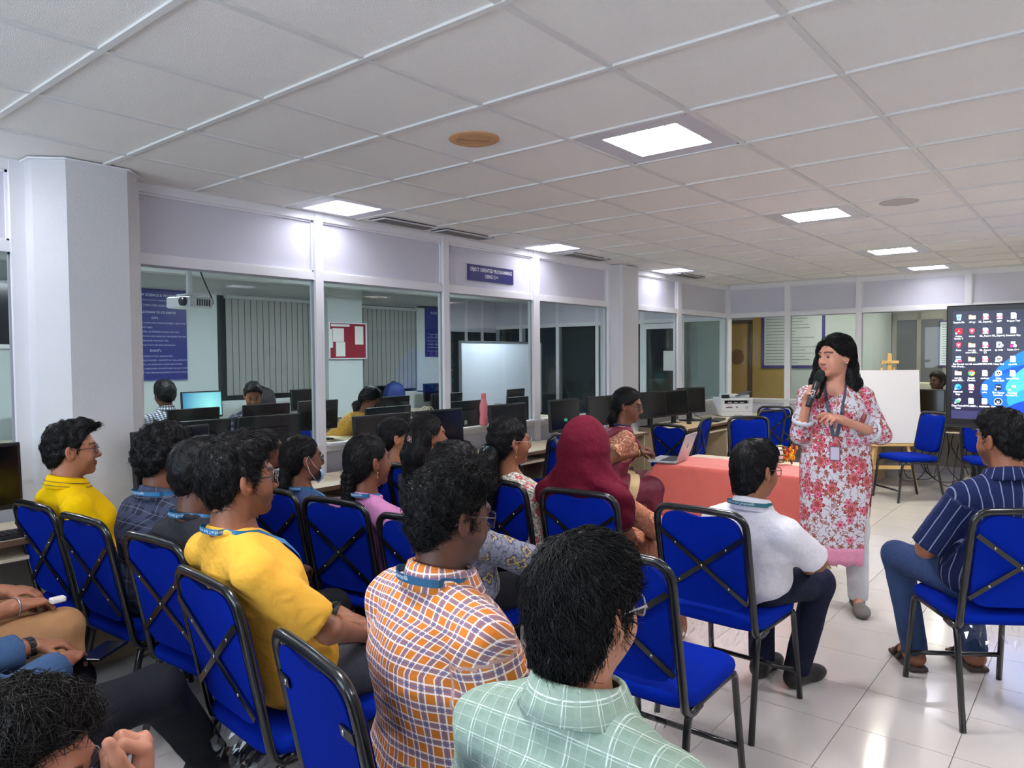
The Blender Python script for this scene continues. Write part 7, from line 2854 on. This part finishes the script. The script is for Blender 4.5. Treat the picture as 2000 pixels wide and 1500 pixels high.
put('t', (0.36, 3.10), 1.27, 'person in tan trousers with a silver bracelet, hands folded, at the left edge', hd=2, xy=(0.40, 3.12), skin=SK1, shirt=M_gtr, slv=1.6, trousers=M_tan, shoes=M_shoe, seed=29,
    arms={-1: [(0.22, -0.22, 0.68), (0.47, -0.15, 0.675)], 1: [(0.22, 0.22, 0.68), (0.48, 0.02, 0.69)]}, hand_dirs={-1: ((1, 0.25, -0.1), (0, 0, 1)), 1: ((1, -0.5, -0.1), (0, 0, 1))},
    knees={1: (0.60, 0.24, 0.565), -1: (0.61, -0.155, 0.555)}, extra=ex_t, hands=('fine', 'fine'))
tag(Geo().rbox((0, 0, 0), (0.05, 0.035, 0.02), 0.006).obj('tissue', mat('white_tissue', (236, 228, 216), 0.9), None, False, (0.99, 2.95, 0.675)), 'crumpled white tissue held in the folded hands at the left edge', 'tissue')
t = thing('smartphone', 'dark smartphone held flat above the black trousers at the left', 'phone', (0.955, 2.47, 0.612), R_(35))
Geo().rbox((0, 0, 0.005), (0.15, 0.075, 0.009), 0.004).obj('body', mat('phone_black', (14, 14, 16), 0.2), t)
Geo().box((0, 0, 0.0102), (0.14, 0.068, 0.001)).obj('screen', M_scr, t)

# ---- people beyond the glass
M_ging = cloth_check('black_white_gingham', (206, 206, 214), [(0, .03, 0, .015, (40, 42, 56), .75), (1, .03, 0, .015, (40, 42, 56), .75)])
FARK = dict(head_h=0.0066, cloth_h=0.015, n_str=155, str_rad=0.002, hands=('c', 'c'))
put('v', (3.33, 7.04), 1.342, 'man in black and white gingham shirt behind the glass, back turned', skin=SK3, shirt=M_ging, slv=0.8, trousers=M_djean, shoes=M_shoe, collar=(M_ging, 'shirt'), seed=31, hair_t=0.016, **FARK)
put('w', (3.92, 6.46), 1.318, 'man in dark printed shirt behind the glass, bending over a monitor', skin=SK2, shirt=cloth_floral('dark_printed_cotton', (30, 30, 44), [(20, .02, 5, (120, 120, 140), (60, 60, 84), (150, 150, 160), 4, .4)]), slv=1.6, trousers=M_djean, shoes=M_shoe,
    seed=32, pitch=25, yaw=-10, hair_t=0.008, mous=.6, beard=.4, **FARK)
M_must2 = cloth_floral('mustard_floral', (196, 146, 52), [(24, .02, 5, (130, 70, 40), (220, 180, 90), (120, 60, 40), 2, .6)])


def ex_x(I):
    F = Field()
    F.cap(I['S'][1] + _v((0, -.05, .03)), I['P'] + _v((.12, -.12, .1)), 0.045, 0.06, k=.03, flat=((1, 0, 0), 1.6))
    V, Q = F.mesh(0.014)
    np_obj('shawl', I['root'], V, Q, cloth_plain('dark_shawl', (36, 36, 40)))


put('x', (4.98, 5.98), 1.244, 'woman in mustard floral blouse bending over a desk behind the glass', skin=SK3, fem=True, shirt=M_must2, slv=0.7, trousers=M_djean, hair='woman', seed=33, pitch=35, build=1.05, extra=ex_x, shoes=M_shoe,
    ponytail=[([(-0.09, 0, -0.03), (-0.14, 0, -0.06), (-0.16, 0, -.14)], [.035, .045, .02], None)], **FARK)
put('y', (11.62, 1.86), 1.30, 'dark-haired person seated beyond the back glass, left of the display', skin=SK4, shirt=M_char, trousers=M_djean, seed=34, hair_t=0.016, shoes=M_shoe, **FARK)


# ================================================================ SARI WOMAN WITH LAPTOP
def sari_mat():
    m, nt, b = _new('maroon_silk_with_gold_border')
    n = NT(m)
    at = n.attr('cloth')
    tc = n.N.new('ShaderNodeTexCoord')
    x_ = n.sep(at.outputs['Vector'])
    ns = n.noise(tc.outputs['Object'], 14.0, 4)
    c = n.mix(ns.outputs['Fac'], srgb(98, 22, 44), srgb(122, 32, 56))
    g_ = n.mix(ns.outputs['Fac'], srgb(206, 176, 122), srgb(226, 200, 150))
    c = n.mix(n.math('GREATER_THAN', x_[0], 0.0), c, g_)
    n.L.new(c, b.inputs['Base Color'])
    b.inputs['Roughness'].default_value = 0.5
    _folds(n, b, tc.outputs['Object'], 0.5)
    return m


M_sari = sari_mat()
M_gold = cloth_plain('cream_gold_zari', (214, 186, 134), 0.4, 0.08, 0.5)
M_blouse = cloth_floral('gold_motif_blouse', (218, 178, 142), [(60, .011, 6, (140, 72, 56), (176, 104, 76), (140, 70, 50), 1, .9)])


def ex_m(I):
    F0, N, P, S, A, K, AN, Hp, ax, root = (I[k] for k in ('F', 'N', 'P', 'S', 'A', 'K', 'AN', 'Hp', 'ax', 'root'))
    # pleated skirt of the sari
    F = Field()
    F.ell(P, (0.17, 0.20, 0.13), k=0.05)
    for s in (1, -1):
        F.cap(Hp[s], K[s], 0.12, 0.095, k=0.05)
        F.cap(K[s], AN[s] + _v((0.02, 0, 0.02)), 0.095, 0.11, k=0.05)
    F.cap((Hp[1] + K[1]) / 2, (Hp[-1] + K[-1]) / 2, 0.10, 0.10, k=0.05)
    F.cap(K[1], K[-1], 0.085, 0.085, k=0.05)
    F.cap((K[1] + AN[1]) / 2, (K[-1] + AN[-1]) / 2, 0.09, 0.09, k=0.05)
    w = wave_noise(41, 35)
    F.post.append(lambda p, D: np.maximum(D + 0.006 * w(p) + 0.005 * np.sin(90 * p[:, 1] + 12 * p[:, 0]) * (p[:, 2] < 0.5), 0.02 - p[:, 2]))
    V, Q = F.mesh(0.012)
    # gold border: bands over the near thigh and along the lap
    m1 = np.minimum(0.035 - np.abs(V[:, 0] - 0.20 - 0.25 * (V[:, 2] - 0.5)), 0.06 - V[:, 1])
    m2 = np.minimum(V[:, 2] - 0.60, 0.028 - np.abs(V[:, 0] - 0.03))
    mk = np.maximum(m1, m2)
    np_obj('sari_skirt', root, V, Q, M_sari, {'cloth': ('FLOAT_VECTOR', np.stack([mk, mk, mk], 1))})
    # drape from the left shoulder across the chest
    base = F0
    D_ = Field()
    D_.pr = list(base.pr)
    w2 = wave_noise(42, 60)

    def post(p, D):
        q = p - N
        D = D - 0.012 + 0.003 * w2(p) + 0.002 * np.sin(120 * (q[:, 1] * .7 + q[:, 2] * .7))
        # keep the diagonal sash and the shoulder fall
        d1 = np.minimum(-(q[:, 1] + 0.085) * 0.75 - (q[:, 2] + 0.14) * 0.35, q[:, 2] + 0.25)
        d2 = q[:, 1] - 0.175
        d3 = q[:, 2] - 0.0
        return np.maximum(np.maximum(np.maximum(D, d1), d2), d3)
    D_.post = list(base.post) + [post]
    V, Q = D_.mesh(0.0095)
    c = V - N
    m1 = np.minimum(np.minimum(c[:, 0] - 0.02, -0.27 - c[:, 2]), c[:, 2] + 0.36)
    m2 = np.minimum(c[:, 1] - 0.135, c[:, 2] + 0.25)
    mk = np.maximum(m1, m2)
    np_obj('sari_drape', root, V, Q, M_sari, {'cloth': ('FLOAT_VECTOR', np.stack([mk, mk, mk], 1))})
    earring(I, -1, 0.015)
    E, W = A[-1]
    u = (W - E) / np.linalg.norm(W - E)
    e = frame_from(u)
    for k, (off, m) in enumerate(((0.030, mat('gold', (226, 190, 110), 0.25, 1.0)), (0.012, mat('black_rubber', (22, 26, 30), 0.5)))):
        ring = [tuple(Vector(W - u * off) + e[0] * 0.031 * math.cos(a) + e[1] * 0.031 * math.sin(a)) for a in (2 * PI * q / 20 for q in range(20))]
        Geo().tube(ring, 0.004, 6, closed=True).obj('bangle' if k == 0 else 'watch_strap', m, root, True)


put('m', (4.80, 2.80), 1.309, 'woman in maroon sari and glasses typing on a silver laptop', xy=(4.70, 2.985), hd=-50, yaw=-20, pitch=12, skin=SK3, fem=True, shirt=M_blouse, slv=0.62, build=1.18, hs=1.04, hair='woman', hair_t=0.010, hair_top=0.0,
    hair_rough=0.0015, n_str=900, spec=(40, 34, 36), seed=40, trousers=None, shoes=M_shoe, extra=ex_m, hands=('fine', 'fine'), hcurl=(0.45, 0.45),
    arms={-1: [(0.02, -0.27, 0.80), (0.285, -0.115, 0.835)], 1: [(0.08, 0.24, 0.82), (0.31, 0.09, 0.845)]}, hand_dirs={-1: ((1, 0.35, -0.12), (0, 0, 1)), 1: ((1, -0.25, -0.15), (0, 0, 1))},
    knees={1: (0.42, 0.11, 0.56), -1: (0.42, -0.12, 0.56)}, lanyard=dict(col=(40, 44, 96), text=None, front=True, drop=0.2), cloth_h=0.0095,
    ponytail=[([(-0.085, 0, -0.03), (-0.115, 0.0, -0.09), (-0.115, 0, -0.17)], [0.032, 0.036, 0.02], None)])

LX, LYY, LH = 4.955, 2.55, -80
lp = thing('laptop', 'open silver laptop on the lap of the sari woman', 'laptop', (LX, LYY, 0.766), R_(LH))
M_alu = mat('brushed_aluminium', (196, 197, 202), 0.35, 0.6)
# local: user on -x side, lid at +x
Geo().rbox((0, 0, 0.008), (0.215, 0.305, 0.014), 0.004).obj('base', M_alu, lp)
kb = Geo().box((0.035, 0, 0.0155), (0.105, 0.27, 0.001)).obj('keyboard_well', M_key, lp)
g = Geo()
for r in range(5):
    for c in range(13):
        g.box((-0.010 + 0.020 * r, -0.125 + 0.0208 * c, 0.0172), (0.016, 0.0175, 0.002))
g.obj('keys', mat('keycap_black', (34, 34, 36), 0.4), lp)['kind'] = 'stuff'
Geo().box((-0.065, 0, 0.0155), (0.065, 0.105, 0.001)).obj('trackpad', mat('trackpad', (176, 177, 182), 0.3, 0.4), lp)
Rl = Matrix.Rotation(R_(20), 3, 'Y')
hg = Vector((0.106, 0, 0.014))
lid = Geo().rbox(hg + Rl @ Vector((0.003, 0, 0.105)), (0.006, 0.305, 0.21), 0.0025, rot=Rl).obj('lid', M_alu, lp)
Geo().box(hg + Rl @ Vector((-0.0005, 0, 0.107)), (0.001, 0.29, 0.19), rot=Rl).obj('screen', emit_mat('lit_laptop_screen', (150, 160, 180), 0.6), lid)
g = Geo()
ap = []
for k in range(28):
    a = 2 * PI * k / 28
    r = 0.017 * (1 - 0.12 * (math.sin(a) > 0.93) - 0.10 * (math.sin(a) < -0.93)) * (0.82 if abs(a) < 0.35 or a > 2 * PI - 0.35 else 1)
    ap.append((r * math.cos(a) * 0.92, r * math.sin(a)))
g.add([hg + Rl @ Vector((0.0066, -y_, 0.110 + z_)) for y_, z_ in ap], [tuple(range(28))])
g.add([hg + Rl @ Vector((0.0066, -0.002 - 0.004 * math.cos(b) - 0.003, 0.132 + 0.007 * math.sin(b))) for b in (2 * PI * k / 10 for k in range(10))], [tuple(range(10))])
g.obj('logo', mat('dark_mirror_logo', (60, 66, 96), 0.2, 0.6), lid)

# ================================================================ THE PRESENTER
M_kurta = cloth_floral('pink_red_floral_kurta', (206, 206, 216),
                       [(9.0, 0.052, 7, (150, 44, 62), (206, 116, 112), (170, 60, 60), 1, 0.62), (14.0, 0.026, 6, (190, 60, 100), (220, 130, 150), (150, 50, 60), 5, 0.5), (20.0, 0.017, 5, (140, 70, 60), (180, 110, 96), (110, 60, 50), 9, 0.45)],
                       vine=(20, (150, 92, 84), 0.020), amp=0.5)
M_lace = cloth_floral('pink_lace', (226, 150, 178), [(60, .010, 5, (206, 110, 150), (236, 180, 200), (200, 100, 140), 3, .9)])
M_wtr = cloth_plain('off_white_trousers', (206, 208, 212), 0.5, 0.03)


def ex_o(I):
    root, P, N, S, A, ax, Hc, Rh = (I[k] for k in ('root', 'P', 'N', 'S', 'A', 'ax', 'Hc', 'Rh'))

    def panel(a0, a1, z0, name, lean, lace):
        """front or back half of the skirt from waist to hem"""
        rows = []
        nz, na = 34, 30
        for i in range(nz + 1):
            t = i / nz
            z = 1.06 - (1.06 - z0) * t
            hw = np.interp(z, [0.3, 0.6, 0.86, 1.0, 1.1], [0.190, 0.200, 0.205, 0.186, 0.176])
            hdp = np.interp(z, [0.3, 0.6, 0.86, 1.0, 1.1], [0.170, 0.170, 0.165, 0.148, 0.136])
            open_ = max(0.0, (0.78 - z) / 0.45)
            row = []
            for j in range(na + 1):
                sl = 0.42 * min(1.0, open_ * 1.6)
                b0, b1 = (a0, a1 - sl) if lean > 0 else (a0 + 0.5 * sl, a1)
                a = b0 + (b1 - b0) * j / na
                fold = 1 + 0.030 * open_ * math.sin(9 * a + 1) + 0.018 * open_ * math.sin(15 * a + 2 * t)
                zz = z
                if lace and i == nz:
                    zz -= 0.012 * abs(math.sin(6 * j))
                row.append((P[0] + hdp * fold * math.cos(a) + lean * open_ * 0.05, P[1] + hw * fold * math.sin(a), zz))
            rows.append(row)
        return rows

    def lay(rows, name, m):
        g = Geo().loft(rows, closed=False, caps=False)
        o = g.obj(name, m, root, True)
        V = np.array(g.v)
        u = np.arctan2(V[:, 1] - P[1], V[:, 0] - P[0]) * 0.21
        at = o.data.attributes.new('cloth', 'FLOAT_VECTOR', 'POINT')
        at.data.foreach_set('vector', np.stack([u, V[:, 2], 0 * u], 1).astype(np.float32).ravel())
        sm_ = o.modifiers.new('thick', 'SOLIDIFY')
        sm_.thickness = 0.003
        return o
    fr = panel(-1.45, 1.30, 0.40, 'front', 1, True)
    bk = panel(1.62, 2 * PI - 1.53, 0.38, 'back', -1, False)
    lay(fr, 'kurta_front', M_kurta)
    lay(bk, 'kurta_back', M_kurta)
    last = fr[-1]
    lace = []
    for k in range(5):
        lace.append([(x_ + 0.002, y_, 0.41 - 0.022 * k - (0.018 * abs(math.sin(j * 0.62)) if k == 4 else 0)) for j, (x_, y_, z_) in enumerate(last)])
    lay(lace, 'lace_hem', M_lace)
    # sleeves end in scalloped cuffs
    for s in (1, -1):
        E, W = A[s]
        u = (W - E) / np.linalg.norm(W - E)
        e = frame_from(u)
        c = E + u * 0.085
        rows = []
        for k in range(3):
            rows.append([tuple(Vector(c + u * (0.012 * k + (0.008 * abs(math.sin(j * PI / 3)) if k == 2 else 0))) + e[0] * 0.062 * math.cos(2 * PI * j / 36) + e[1] * 0.062 * math.sin(2 * PI * j / 36)) for j in range(36)])
        o = Geo().loft(rows, caps=False).obj('cuff', mat('white_lace', (214, 220, 230), 0.8), root, True)
        o.modifiers.new('thick', 'SOLIDIFY').thickness = 0.003
    # earring
    c = Hc + Rh @ _v((-0.006, 0.086, -0.036))
    Geo().ball(c, 0.008, 10).obj('earring', mat('silver', (190, 192, 196), 0.25, 1.0), root, True)
    for s in (1, -1):
        pass


OX_, OY_ = 4.70, 1.29
o_info = person('woman in pink and red floral kurta standing and speaking into a microphone', OX_, OY_, 196, (4.675, 1.290, 1.532), skin=(206, 152, 128), yaw=-48, pitch=3, roll=0, fem=True, build=1.02, hs=1.02, pelvis=(0, 0, 0.93),
                shirt=M_kurta, slv=1.30, loose=1.1, trousers=M_wtr, hair='woman', hair_t=0.014, hair_top=0.006, hair_rough=0.002, n_str=1500, str_len=0.07, hands=('fine', 'fine'), head_h=0.0036, cloth_h=0.0085, seed=50, lips=(180, 108, 100),
                arms={-1: [(0.07, -0.20, 1.06), (0.158, -0.158, 1.295)], 1: [(4.80, 1.062, 1.06, 'w'), (4.475, 1.205, 1.172, 'w')]},
                hand_dirs={-1: ((0.75, 0.1, 0.55), (-0.1, -1.0, 0.2)), 1: ((1.0, -0.75, 0.35), (0.35, 0.30, 0.9))}, hand_curls={-1: [1.05, 1.1, 1.1, 1.15], 1: [0.25, 0.55, 0.75, 0.85]},
                knees={1: (0.015, 0.12, 0.49), -1: (0.02, -0.105, 0.49)}, ankles={1: (0.02, 0.13, 0.085), -1: (-0.04, -0.13, 0.085)}, shoes=M_sneak, extra=ex_o, swidth=1.0,
                lanyard=dict(col=(58, 66, 84), text=None, front=True, badge=(196, 190, 214), drop=0.34, width=0.02),
                ponytail=[([(-0.03, 0.05, 0.05), (-0.055, 0.075, -0.05), (-0.02, 0.10, -0.16), (0.03, 0.10, -0.27)], [0.055, 0.050, 0.046, 0.022], None),
                          ([(-0.03, -0.05, 0.05), (-0.05, -0.075, -0.05), (0.0, -0.10, -0.15), (0.055, -0.09, -0.25)], [0.055, 0.046, 0.042, 0.02], None),
                          ([(-0.05, 0.0, 0.05), (-0.085, 0.0, -0.08), (-0.10, 0.0, -0.22)], [0.075, 0.075, 0.05], ((0, 1, 0), 1.3))])
# microphone in her right hand
mt, mb = Vector((4.476, 1.316, 1.436)), Vector((4.423, 1.371, 1.240))
mic = thing('microphone', 'black wireless microphone held up to the presenter mouth', 'microphone', tuple(mb))
ax_ = (mt - mb).normalized()
e_ = frame_from(ax_)
Rm = Matrix((e_[0], e_[1], e_[2])).transposed()
Lm = (mt - mb).length
Geo().lathe([(0.016, 0), (0.0175, 0.01), (0.019, 0.10), (0.021, Lm - 0.055), (0.018, Lm - 0.05)], 20, rot=Rm).obj('handle', mat('mic_black', (28, 28, 32), 0.35), mic, True)
Geo().lathe([(0.020, Lm - 0.052), (0.027, Lm - 0.045), (0.029, Lm - 0.02), (0.026, Lm + 0.004), (0.015, Lm + 0.018), (0.002, Lm + 0.022)], 20, rot=Rm).obj('windscreen', mat('mic_foam', (18, 34, 30), 0.9, bump=0.8, bscale=500), mic, True)
Geo().lathe([(0.0195, 0.055), (0.0205, 0.056), (0.0205, 0.062), (0.0195, 0.063)], 20, rot=Rm).obj('ring', mat('mic_grey', (90, 90, 96), 0.3), mic, True)
g = Geo()
# lettering along the handle on the side facing the camera
side = (Vector((0, 0, CAM_H)) - mb)
side = (side - ax_ * side.dot(ax_)).normalized()
text_on(g, 'CSE', 0.026, ax_ * 0.085 + side * 0.0212, ax_, side.cross(ax_))
g.obj('lettering', mat('mic_white', (230, 230, 235), 0.5), mic)
